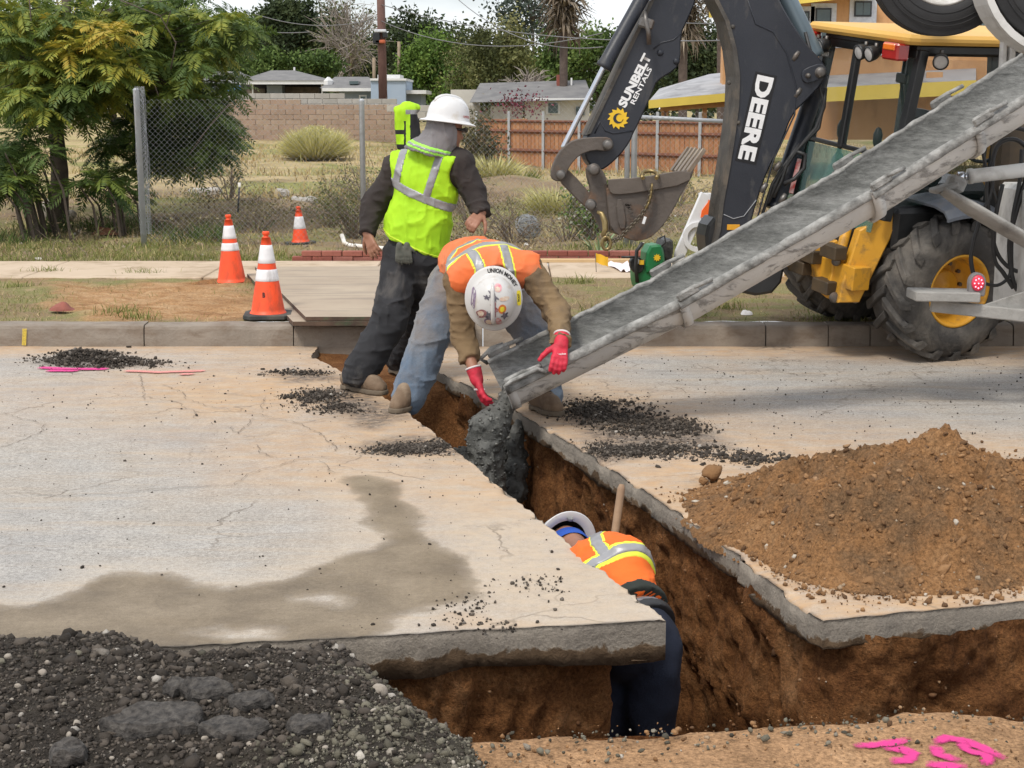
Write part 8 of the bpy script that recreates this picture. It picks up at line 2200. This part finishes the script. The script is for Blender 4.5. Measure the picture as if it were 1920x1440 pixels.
plate('side_bracket', smooth_poly([(1182, 485), (1196, 480), (1210, 490), (1206, 510), (1192, 514), (1182, 503)]), MY + .01, .06, BLKP, .006, mc)
for (x, y, w_, mm) in ((1203, 492, .04, mat('caution_yellow', (.8, .5, .03), (.7, .4, .02), 60, .5)), (1196, 490, .02, WHT)): b_ = MB(); b_.box(P(x, y, MY - .005), (w_, .008, .038)); b_.build('warning_label', mm, mc)
fl_ = [(.034 * (1 if i % 2 else .6) * math.cos(6.283 * i / 18), .034 * (1 if i % 2 else .6) * math.sin(6.283 * i / 18)) for i in range(18)]; b_ = MB(); b_.prism(fl_, .006, frame(P(1232, 483, MY) - Vector((0, .006, 0)), (1, 0, 0), (0, 0, 1))); b_.build('sun_emblem', MATS['emblem_yellow'], mc)
b_ = MB(); b_.box(P(1281, 500, 13.4), (.16, .12, .08), bev=.02); b_.build('green_bottle_crate', mat('pale_green_plastic', (.18, .5, .36), (.14, .42, .3), 9, .5), label='pale green plastic tub behind the chute rim', cat='tub')
# ---- block wall, upper wall
def wall_blocks(root, m, xa, xb, Y, z0, rows, bl, bh_, th, top_fn=None, name='block'):
 ms = MB(); ms.box((0, 0, 0), (bl - .012, th, bh_ - .012), bev=.006); mes = []
 for mm in m: me = ms.me(name); me.materials.append(mm); mes.append(me)
 for r_ in range(rows):
  k = 0; x = xa - (bl / 2 if r_ % 2 else 0)
  while x < xb:
   if top_fn is None or top_fn(x, r_):
    o = bpy.data.objects.new(name, mes[random.randrange(len(mes))]); COL.objects.link(o); o.parent = root; o.matrix_parent_inverse = Matrix.Translation(-root.location); o.location = (x + bl / 2, Y + random.uniform(-.006, .006), z0 + bh_ * (r_ + .5))
   x += bl
TANB = [mat('tan_block_' + c, a, b_, 3, .95, .4, 25) for c, a, b_ in (('a', (.33, .235, .175), (.27, .19, .14)), ('b', (.37, .275, .21), (.31, .225, .165)), ('c', (.30, .205, .15), (.34, .24, .18)))]
GRYB = [mat('grey_block_' + c, a, b_, 3, .95, .3, 25) for c, a, b_ in (('a', (.40, .375, .33), (.34, .32, .28)), ('b', (.45, .42, .37), (.38, .36, .32)))]
WY = 64.0
xa, xb = P(395, 230, WY).x, P(742, 230, WY).x
bw = thing('block_wall', ((xa + xb) / 2, WY, .4), 'tan concrete block wall at the back of the vacant lot', 'wall'); z0 = P(500, 272, WY).z
wall_blocks(bw, TANB, xa, xb, WY, z0, 9, .62, .205, .2, lambda x, r_: r_ < 8 or x < P(560, 200, WY).x)
gy = WY + 1.2; gw = thing('upper_block_wall', (xa, gy, 1.5), 'pale grey block wall standing higher behind the tan wall', 'wall'); g0 = P(500, 206, gy).z
wall_blocks(gw, GRYB, P(410, 200, gy).x, P(740, 200, gy).x, gy, g0 - .2, 4, .62, .22, .2, lambda x, r_: r_ < 3 or x < P(640, 200, gy).x)
g3 = thing('low_grey_wall', P(840, 216, 62), 'short grey block wall behind the standing worker', 'wall'); wall_blocks(g3, GRYB, P(740, 200, 62).x, P(888, 200, 62).x, 62, P(800, 222, 62).z, 2, .62, .26, .2)
b_ = MB(); b_.box(P(950, 212, 58), (1.2, .2, .5)); b_.build('concrete_pier', CONC, label='stub of grey concrete wall left of the white house', cat='wall')
# ---- timber fence
WDF = [mat('fence_timber_' + c, a, b_, 5, .85, .3, 40) for c, a, b_ in (('a', (.36, .165, .075), (.27, .115, .05)), ('b', (.42, .21, .10), (.33, .15, .07)), ('c', (.30, .125, .055), (.38, .18, .085)))]
DRK = mat('fence_rail_dark', (.17, .065, .035), (.12, .045, .025), 6, .9)
wf = thing('timber_fence', P(1130, 320, 38), 'reddish brown timber board fence across the back of the lot', 'fence')
fa_, fb_ = P(893, 222, 43), P(1440, 225, 35); L = (fb_ - fa_).length; dirf = Vector(((fb_ - fa_).x, (fb_ - fa_).y, 0)).normalized(); n = int(L / .155); bmes = []
for mm in WDF: q = MB(); q.box((0, 0, 0), (.135, .022, 1.0), bev=.004); me = q.me('board'); me.materials.append(mm); bmes.append(me)
for i in range(n):
 p = fa_ + dirf * (i + .5) * .155; gz_ = float(lot_z(np.array([p.x]), np.array([p.y]))[0]) + .05; tz = P(1100, 223, p.y).z + random.uniform(-.015, .015) - (.0 if i < 14 else .06)
 o = bpy.data.objects.new('board', bmes[random.randrange(3)]); COL.objects.link(o); o.parent = wf; o.matrix_parent_inverse = Matrix.Translation(-wf.location); o.location = (p.x, p.y, (gz_ + tz) / 2); o.scale = (1, 1, tz - gz_); o.rotation_euler = (0, random.uniform(-.008, .008), math.atan2(dirf.y, dirf.x))
for zr in (.55, 1.05, 1.32):
 a, b2 = fa_.copy(), fb_.copy(); a.z = b2.z = zr; q = MB(); q.tube([a - Vector((0, .05, 0)), b2 - Vector((0, .05, 0))], .05 if zr < 1.2 else .035, 4, smooth=False); q.build('fence_rail', DRK, wf)
for i in range(0, n + 1, 9): p = fa_ + dirf * i * .155; q = MB(); q.box((p.x, p.y - .09, .8), (.07, .07, 1.55), bev=.008); q.build('fence_post', GALV, wf)
# ---- houses
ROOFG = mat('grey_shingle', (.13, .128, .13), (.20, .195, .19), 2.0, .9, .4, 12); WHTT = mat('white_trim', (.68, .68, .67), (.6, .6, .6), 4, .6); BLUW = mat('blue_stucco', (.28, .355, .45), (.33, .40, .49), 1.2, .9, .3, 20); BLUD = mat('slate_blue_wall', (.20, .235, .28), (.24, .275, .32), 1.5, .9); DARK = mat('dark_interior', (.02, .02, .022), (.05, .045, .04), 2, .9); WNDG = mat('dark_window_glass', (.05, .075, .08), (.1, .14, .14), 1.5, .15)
CREAM = mat('cream_stucco', (.55, .53, .48), (.48, .46, .42), 2, .9)
def pbox(name, x0_, x1_, yt, yb, Y, dep, m, parent, bev=0.0):
 a, b2 = P(x0_, yt, Y), P(x1_, yb, Y); q = MB(); q.box(((a.x + b2.x) / 2, Y + dep / 2, (a.z + b2.z) / 2), (b2.x - a.x, dep, a.z - b2.z), bev=bev); return q.build(name, m, parent)
def hip(name, x0_, x1_, ye, yr, r0, r1, Y, dep, m, parent, over=.3):
 e = P(x0_, ye, Y); f_ = P(x1_, ye, Y); z = e.z; zr = P((r0 + r1) / 2, yr, Y + dep / 2).z; ra, rb = P(r0, yr, Y + dep / 2).x, P(r1, yr, Y + dep / 2).x
 q = MB(); q.add([(e.x, Y, z), (f_.x, Y, z), (f_.x, Y + dep, z), (e.x, Y + dep, z), (ra, Y + dep / 2, zr), (rb, Y + dep / 2, zr)], [(0, 1, 5, 4), (1, 2, 5), (2, 3, 4, 5), (3, 0, 4), (0, 3, 2, 1)]); return q.build(name, m, parent)
HY = 76.0
h1 = thing('carport_house', P(530, 200, HY), 'low house with grey hip roof and open dark carport behind the walls', 'house')
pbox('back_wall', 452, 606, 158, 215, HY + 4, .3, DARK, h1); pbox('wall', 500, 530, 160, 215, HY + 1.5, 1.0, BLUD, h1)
for x in (472, 602): pbox('carport_post', x, x + 4, 158, 215, HY + .4, .15, WHTT, h1)
pbox('fascia', 449, 612, 151, 158, HY, .2, WHTT, h1); hip('roof', 447, 614, 151, 132, 508, 552, HY - .05, 7, ROOFG, h1); pbox('roof_vent', 550, 553, 126, 134, HY + 3.5, .2, WHTT, h1)
pbox('stored_goods', 462, 498, 166, 215, HY + 2.5, .8, mat('clutter', (.06, .05, .045), (.16, .13, .1), 4, .9), h1); pbox('stored_goods', 535, 598, 163, 215, HY + 2.5, .8, MATS['clutter'], h1)
h0 = thing('left_house', P(430, 200, 82), 'slate coloured house partly hidden by the left tree', 'house'); pbox('wall', 380, 455, 155, 215, 82, 5, BLUD, h0); hip('roof', 370, 470, 156, 134, 400, 450, 81.5, 6, ROOFG, h0); pbox('blue_tarp', 425, 452, 160, 178, 80, 1.2, mat('blue_tarpaulin', (.07, .2, .5), (.1, .26, .6), 2, .5), h0, .3)
h2 = thing('blue_house', P(720, 200, 74), 'flat blue stucco house with white parapets beside the utility pole', 'house')
pbox('wall', 636, 700, 170, 215, 74, 6, BLUD, h2); pbox('eave', 604, 702, 165, 171, 73.4, 6, WHTT, h2); hip('roof', 600, 712, 165, 144, 628, 690, 73.6, 7, ROOFG, h2); pbox('tower_wall', 695, 761, 150, 215, 73, 5, BLUW, h2); pbox('parapet', 694, 762, 147, 151, 72.9, 5.2, WHTT, h2); pbox('roof_box', 708, 750, 140, 148, 74, 2.5, WHTT, h2)
pbox('side_wall', 760, 790, 176, 215, 74, 4, BLUD, h2); pbox('side_eave', 757, 799, 169, 176, 73.5, 5, WHTT, h2); w_ = pbox('window', 673, 688, 178, 215, 73.95, .1, WHTT, h2); pbox('pane', 676, 685, 181, 215, 73.9, .06, WNDG, w_); pbox('solar_panel', 655, 672, 152, 158, 74.4, 1, WNDG, h2); pbox('water_heater', 606, 622, 144, 166, 74.5, 1, WHTT, h2, .3)
h3 = thing('white_house', P(1010, 220, 58), 'white house with long grey roof behind the timber fence', 'house')
pbox('wall', 985, 1105, 186, 235, 58, 6, CREAM, h3); pbox('eave', 998, 1110, 184, 188, 57.5, 1, WHTT, h3); pbox('gable_wall', 845, 895, 168, 235, 62, 5, CREAM, h3)
q = MB(); a, b2 = P(880, 192, 57.4), P(1112, 187, 57.4); c, d_ = P(900, 156, 61), P(1098, 150, 61); q.add([a, b2, d_, c, (a.x, 65, a.z), (b2.x, 65, b2.z)], [(0, 1, 2, 3), (3, 2, 5, 4), (0, 3, 4), (1, 5, 2), (0, 4, 5, 1)]); q.build('roof', ROOFG, h3)
w_ = pbox('window', 1024, 1050, 190, 214, 57.93, .1, WHTT, h3); pbox('pane', 1028, 1046, 193, 212, 57.88, .06, WNDG, w_); pbox('chimney', 1044, 1052, 140, 162, 60, .5, BRK[0], h3); pbox('vent_pipe', 1070, 1073, 146, 160, 60, .15, WHTT, h3); pbox('wall_lamp_box', 1080, 1096, 200, 216, 57.9, .1, WNDG, h3)
blend(leaves(np.array(P(975, 195, 56)[:]) + rng.normal(0, 1, (350, 3)) * np.array([.5, .3, .22]), .12, .07, .2), 'bougainvillea', tone_mat('magenta_flowers', [(0, (.05, .03, .03)), (.5, (.14, .03, .05)), (1, (.25, .04, .07))], .8, trans=.2), label='dark red flowering bougainvillea before the white house', cat='bush', kind='stuff')
# ---- construction site building
OSB = mat('sheathing_plywood', (.50, .26, .11), (.60, .34, .16), 1.6, .85, .25, 30, dirt=(.36, .18, .08), dirt_amt=.3, dirt_scale=3, streak=(1, 1, .4)); YFA = mat('yellow_fascia', (.74, .56, .10), (.66, .5, .09), 3, .7); UND = mat('roof_underlay', (.40, .40, .41), (.27, .27, .28), 1.3, .6, dirt=(.15, .15, .16), dirt_amt=.35, dirt_scale=1.2); TAPE = mat('white_flashing', (.66, .67, .70), (.5, .52, .56), 14, .6); STUD = mat('framing_lumber', (.52, .29, .13), (.42, .21, .09), 4, .85); BLKF = mat('black_window_frame', (.012, .013, .014), None, 9, .4)
CY = 34.0
cb = thing('unfinished_house', P(1620, 215, CY), 'unfinished two storey house in bare orange sheathing behind the backhoe', 'house')
xs_ = [1462, 1530, 1600, 1670, 1740, 1810, 1880, 1950, 2020]
for i in range(len(xs_) - 1):
 for (yt, yb) in ((-75, 70), (71, 262)): pbox('sheathing_panel', xs_[i] + .4, xs_[i + 1] - .4, yt, yb, CY + random.uniform(0, .012), .12, OSB, cb)
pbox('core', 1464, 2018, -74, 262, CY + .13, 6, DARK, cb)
q = MB(); a, b2 = P(1455, 12, CY - .7), P(1650, -10, CY - .7); q.add([a, b2, b2 + Vector((0, 0, .16)), a + Vector((0, 0, .16)), a + Vector((0, .9, .05)), b2 + Vector((0, .9, .05))], [(0, 1, 2, 3), (0, 4, 5, 1), (3, 2, 5, 4)]); q.build('eave_fascia', YFA, cb)
for (wx0, wx1, wy0, wy1) in ((1482, 1517, 21, 60), (1530, 1557, 15, 82), (1603, 1634, 2, 31), (1700, 1760, -40, 0), (1840, 1880, 10, 60)):
 t_ = pbox('flashing_tape', wx0 - 9, wx1 + 9, wy0 - 9, wy1 + 12, CY - .015, .014, TAPE, cb); w_ = pbox('window', wx0, wx1, wy0, wy1, CY - .05, .06, BLKF, cb); mx_ = (wx0 + wx1) / 2
 pbox('pane', wx0 + 2.5, mx_ - 1, wy0 + 3, wy1 - 3, CY - .056, .01, WNDG, w_); pbox('pane', mx_ + 1, wx1 - 2.5, wy0 + 3, wy1 - 3, CY - .056, .01, WNDG, w_)
for (a0_, a1_, b0_, b1_) in ((1640, 1770, 95, 104), (1700, 1712, 96, 112), (1560, 1600, 82, 90)): pbox('flashing_tape', a0_, a1_, b0_, b1_, CY - .016, .014, TAPE, cb)
q = MB(); a, b2, c, d_ = P(1540, 166, CY - 2), P(1830, 152, CY - 2), P(1830, 128, CY - .02), P(1540, 142, CY - .02); q.add([a, b2, c, d_, a - Vector((0, 0, .12)), b2 - Vector((0, 0, .12))], [(0, 1, 2, 3), (0, 4, 5, 1)]); q.build('porch_roof', UND, cb)
q = MB(); q.add([a + Vector((0, -.03, .02)), b2 + Vector((0, -.03, .02)), b2 + Vector((0, -.03, -.27)), a + Vector((0, -.03, -.27)), a + Vector((0, .05, -.27)), b2 + Vector((0, .05, -.27))], [(0, 3, 2, 1), (3, 4, 5, 2)]); q.build('porch_fascia', YFA, cb)
pbox('plywood_sheet', 1738, 1762, 135, 262, CY - 1.2, .05, OSB, cb)
AY = 40.0
an_ = thing('framed_annex', P(1290, 220, AY), 'open timber annex with grey roof underlay and yellow fascia behind the dipper', 'building')
q = MB(); a, b2, c, d_ = P(1216, 190, AY), P(1480, 166, AY), P(1480, 122, AY + 5), P(1330, 139, AY + 5); q.add([a, b2, c, d_, (a + d_) / 2 + Vector((-.2, 4, 0))], [(0, 1, 2, 3), (0, 3, 4)]); q.build('roof', UND, an_)
q = MB(); q.add([a + Vector((0, -.04, .03)), b2 + Vector((0, -.04, .03)), b2 + Vector((0, -.04, -.18)), a + Vector((0, -.04, -.18)), a + Vector((0, .1, -.18)), b2 + Vector((0, .1, -.18))], [(0, 3, 2, 1), (3, 4, 5, 2)]); q.build('fascia', YFA, an_)
q = MB(); e0, e1 = P(1238, 204, AY + .3), P(1480, 186, AY + .3); q.box((0, 0, 0), ((e1 - e0).length, .1, .14)); me = q.me('beam'); me.transform(frame((e0 + e1) / 2, e1 - e0, (0, 1, 0))); obj('beam', me, STUD, an_)
for x in (1241, 1246, 1318, 1390): pbox('stud', x, x + 7, 198, 240, AY + .35, .1, STUD, an_)
pbox('corner_sheathing', 1357, 1372, 60, 172, AY + 2, .5, OSB, an_); pbox('yellow_tag', 1330, 1338, 20, 33, AY - 1, .05, YFA, an_)
# ---- utility pole, far poles and lines
POLM = mat('pole_timber', (.115, .06, .05), (.16, .09, .075), 3, .9, .3, 20)
up_ = thing('utility_pole', P(718, 216, 66), 'thick brown utility pole with fittings between the houses', 'pole')
q = MB(); q.tube([P(719, 218, 66), P(712, -90, 66)], [.19, .16], 14); q.build('pole_shaft', POLM, up_)
for (x, y, w_, h_, mm) in ((706, 72, .3, .45, BLKF), (722, 66, .2, .25, BLKF), (713, 78, .42, .14, mat('orange_band', (.5, .12, .05), None, 9, .7)), (713, 58, .5, .12, TAPE)): q = MB(); q.box(P(x, y, 65.75), (w_, .25, h_), bev=.03); q.build('pole_fitting', mm, up_)
for x in (702, 749): o = thing('thin_pole', P(x, 150, 84), 'thin weathered pole behind the blue house, ' + ('left' if x < 720 else 'right') + ' one of two', 'pole', 'thin poles behind the blue house'); q = MB(); q.tube([P(x, 190, 84), P(x - 1, 78 if x > 720 else 108, 84)], .09, 8); q.build('pole_shaft', mat('weathered_pole', (.3, .23, .16), (.22, .17, .12), 4, .9), o)
LINE = mat('cable_grey', (.18, .18, .19), None, 9, .6)
for i, (a, b2, Y0, Y1, sag, lab) in enumerate((((478, 26), (712, 34), 70, 66, .4, 'upper line left of the utility pole'), ((712, 38), (1130, 62), 66, 50, .7, 'upper line from the utility pole to the right'), ((480, 58), (580, 60), 60, 60, .05, 'short pale line at the left'), ((712, 8), (1380, 75), 66, 45, .5, 'steep line crossing behind the dipper'), ((860, 0), (1130, 88), 60, 50, .6, 'line coming down from the top edge'), ((1230, 40), (1400, 42), 48, 48, .05, 'short line between dipper and boom'), ((1240, 74), (1400, 74), 48, 48, .05, 'lower short line between dipper and boom'))):
 p, r_ = P(*a, Y0), P(*b2, Y1); q = MB(); q.tube([p + (r_ - p) * t_ - Vector((0, 0, sag * 4 * t_ * (1 - t_))) for t_ in np.linspace(0, 1, 14)], .016, 4); q.build('overhead_line', LINE, label=lab, cat='cable', group='overhead lines')
# ---- trees behind
def tree(px, ytop, ybot, wpx, Y, stops, mname, label, n=2600, leaf=.26, gaps=.55, trunkx=None, clumps=46, tone_sd=.2, bare=False, name='tree', aspect=1.0):
 top_, bot = P(px, ytop, Y), P(px, ybot, Y); w = abs(P(px + wpx, ytop, Y).x - P(px - wpx, ytop, Y).x) / 2; h = (top_.z - bot.z) / 2; c = Vector((top_.x, Y, (top_.z + bot.z) / 2))
 t_ = thing(name, (c.x, Y, 0), label, 'tree', 'trees beyond the lot'); tr = MB(); k0 = Vector((c.x + random.uniform(-.2, .2), Y, 0)); fork = Vector((c.x, Y, bot.z + h * .25))
 rt = max(.12, h * .05); tr.tube([k0, (k0 + fork) / 2 + Vector((random.uniform(-.15, .15), 0, 0)), fork, c + Vector((random.uniform(-.3, .3) * w, 0, h * .5))], [rt, rt * .85, rt * .7, rt * .3], 8); tr.build('trunk', BARK, t_)
 cs = []
 while len(cs) < clumps:
  v = rng.uniform(-1, 1, 3)
  if np.linalg.norm(v) < 1 and (np.linalg.norm(v) > .35 or random.random() < .3): cs.append(v)
 cs = np.array(cs); cs *= (1 + .22 * fbm(cs * 1.7 + px, 1, 2, seed=int(px))[:, None]); cw_ = np.array(c[:]) + cs * np.array([w, w * .8, h])
 lm = MB()
 for v in cw_[:: 1 if bare else 3]:
  e = Vector(v); s_ = fork + (c - fork) * random.uniform(0, .9); lm.tube([s_, (s_ + e) / 2 + Vector((random.uniform(-.2, .2), random.uniform(-.2, .2), random.uniform(-.1, .3))), e], [rt * .4, rt * .22, .02], 5, cap=False)
  if bare:
   for _ in range(9):
    g_ = e + Vector((random.gauss(0, .3) * w, random.gauss(0, .2) * w, random.gauss(.05, .25) * h)); s2 = s_ + (e - s_) * random.uniform(.4, 1); lm.tube([s2, (s2 + g_) / 2 + Vector((0, 0, .1)), g_], [.03, .02, .01], 3, cap=False)
 lm.build('limbs', mat('pale_twig_bark', (.25, .21, .18), (.33, .29, .25), 4, .95) if bare else BARK, t_)
 if n:
  n = n if bare else int(n * 1.9); k = rng.integers(0, clumps, n); r_ = (np.array([w, w, h]) * .20)[None]; p = cw_[k] + rng.normal(0, 1, (n, 3)) * r_ * rng.uniform(.6, 1.2, (clumps, 1))[k]
  ct = np.clip(rng.normal(.45, tone_sd, clumps), 0, 1)[k]
  blend(leaves(p, leaf, leaf * .55, .25, ct), 'crown', tone_mat(mname, stops, .75, trans=.2, namt=.1), t_)
 return t_
DKG = [(0, (.02, .034, .014)), (.5, (.05, .072, .028)), (1, (.10, .125, .05))]; MDG = [(0, (.035, .065, .016)), (.5, (.09, .145, .032)), (1, (.18, .24, .06))]; BRG = [(0, (.045, .085, .016)), (.5, (.12, .20, .035)), (1, (.24, .32, .07))]; OLG = [(0, (.05, .06, .022)), (.5, (.12, .135, .045)), (1, (.23, .225, .09))]; BLG = [(0, (.03, .045, .035)), (.6, (.08, .105, .085)), (1, (.17, .2, .16))]
for a in [(545, -10, 120, 60, 105, DKG, 'dk', 'tall dark tree left of the utility pole', 4200, .32), (500, 20, 130, 50, 110, DKG, 'dk', 'dark tree at the left of the tree line', 2600, .32), (600, 15, 140, 60, 110, DKG, 'dk', 'dark tree just behind the grey twiggy tree', 3000, .32), (480, 92, 150, 55, 88, MDG, 'md', 'rounded green tree above the carport roof, left', 2200, .24), (590, 100, 150, 48, 88, MDG, 'md', 'rounded green tree above the carport roof, right', 1900, .24),
          (655, -5, 150, 70, 96, OLG, 'ol', 'thin grey twiggy tree beside the utility pole', 900, .2, .5, None, 46, .2, True), (775, 25, 150, 60, 108, DKG, 'dk', 'dark tree right of the utility pole', 3000, .32), (855, 45, 160, 60, 105, DKG, 'dk', 'dark tree behind the bright green one', 2600, .3), (808, 62, 198, 56, 84, BRG, 'br', 'bright green dense tree right of the blue house', 3600, .24), (862, 120, 210, 30, 78, BRG, 'br', 'slim bright tree between blue and white houses', 1300, .2),
          (925, 38, 205, 80, 72, OLG, 'ol', 'broad olive tree above the white hard hat', 4600, .2), (985, 128, 210, 45, 66, OLG, 'ol', 'bare pale branched tree before the white house', 60, .12, .5, None, 26, .2, True), (1000, -60, 80, 75, 110, BLG, 'bl', 'airy bluish conifer at the top edge', 1700, .34), (1045, 55, 170, 55, 92, MDG, 'md', 'green tree left of the nearer palm', 2600, .28), (1120, 60, 190, 60, 90, MDG, 'md', 'green tree right of the nearer palm', 2800, .28),
          (1190, 70, 215, 60, 84, DKG, 'dk', 'dark tree behind the dipper arm', 2800, .28), (1310, 40, 190, 70, 80, DKG, 'dk', 'dark pine between dipper and boom', 3600, .26), (1420, 20, 200, 70, 84, DKG, 'dk', 'dark tree behind the boom', 2400, .28), (420, 60, 170, 60, 96, OLG, 'ol', 'olive tree behind the left house', 2400, .26), (330, 20, 170, 70, 100, DKG, 'dk', 'dark tree far behind the left tree', 2400, .3), (200, 10, 200, 110, 100, OLG, 'ol', 'broad olive tree at the far left', 3600, .3), (40, 20, 220, 100, 96, OLG, 'ol', 'olive tree at the left edge of the tree line', 3200, .3), (690, 60, 170, 60, 118, DKG, 'dk', 'dark tree directly behind the utility pole', 2200, .34), (950, 80, 190, 60, 110, DKG, 'dk', 'dark tree behind the broad olive one', 2200, .32)]:
 a = list(a); a[6] = 'crown_' + a[6]; tree(*a)
b_ = []
for x in np.linspace(-60, 60, 60): b_.append(np.array([x, 135 + random.uniform(-4, 4), 3.6]) + rng.normal(0, 1, (620, 3)) * np.array([1.6, 1.2, 1.75]))
blend(leaves(np.concatenate(b_), .6, .42, .2), 'far_woodland', tone_mat('crown_dk', DKG), label='continuous dark woodland closing the view', cat='woodland', kind='stuff')
def palm(px, ytop, Y, r_, label):
 b0 = P(px, 216, Y); b0.z = 0; t_ = P(px, ytop, Y); o = thing('palm_tree', b0, label, 'tree', 'palm trees'); q = MB(); q.tube([b0] + [b0 + (t_ - b0) * k for k in np.linspace(.1, 1, 8)], [r_ * 1.25] + [r_] * 8, 12); q.build('trunk', mat('palm_trunk', (.07, .05, .042), (.12, .09, .075), 6, .95, .8, 14), o)
 n = 420; a = rng.uniform(0, 6.28, n); s_ = rng.uniform(0, 1, n); b1 = np.array(t_[:]) - np.array([0, 0, 1.0]) * (s_ * 1.7)[:, None] + np.stack([np.cos(a), np.sin(a), a * 0], -1) * r_; d_ = np.stack([np.cos(a), np.sin(a), a * 0], -1)
 V = blades(b1, rng.uniform(.7, 1.3, n), .13, 2.5, .7, d_); blend(V, 'dead_fronds', tone_mat('dead_frond', [(0, (.09, .07, .05)), (.6, (.19, .15, .11)), (1, (.3, .25, .19))], .95), o)
 n = 260; a = rng.uniform(0, 6.28, n); d_ = np.stack([np.cos(a), np.sin(a), a * 0], -1); blend(blades(np.repeat(np.array(t_[:])[None], n, 0), rng.uniform(1.4, 2.2, n), .12, 1.2, .9, d_), 'crown', tone_mat('palm_green', [(0, (.04, .06, .02)), (1, (.12, .15, .05))], .6), o)
palm(1057, -25, 60, .155, 'palm with blackish trunk right of the white house'); palm(1281, -10, 60, .17, 'palm seen between dipper and boom'); palm(1352, -60, 70, .17, 'palm trunk hidden mostly behind the boom')
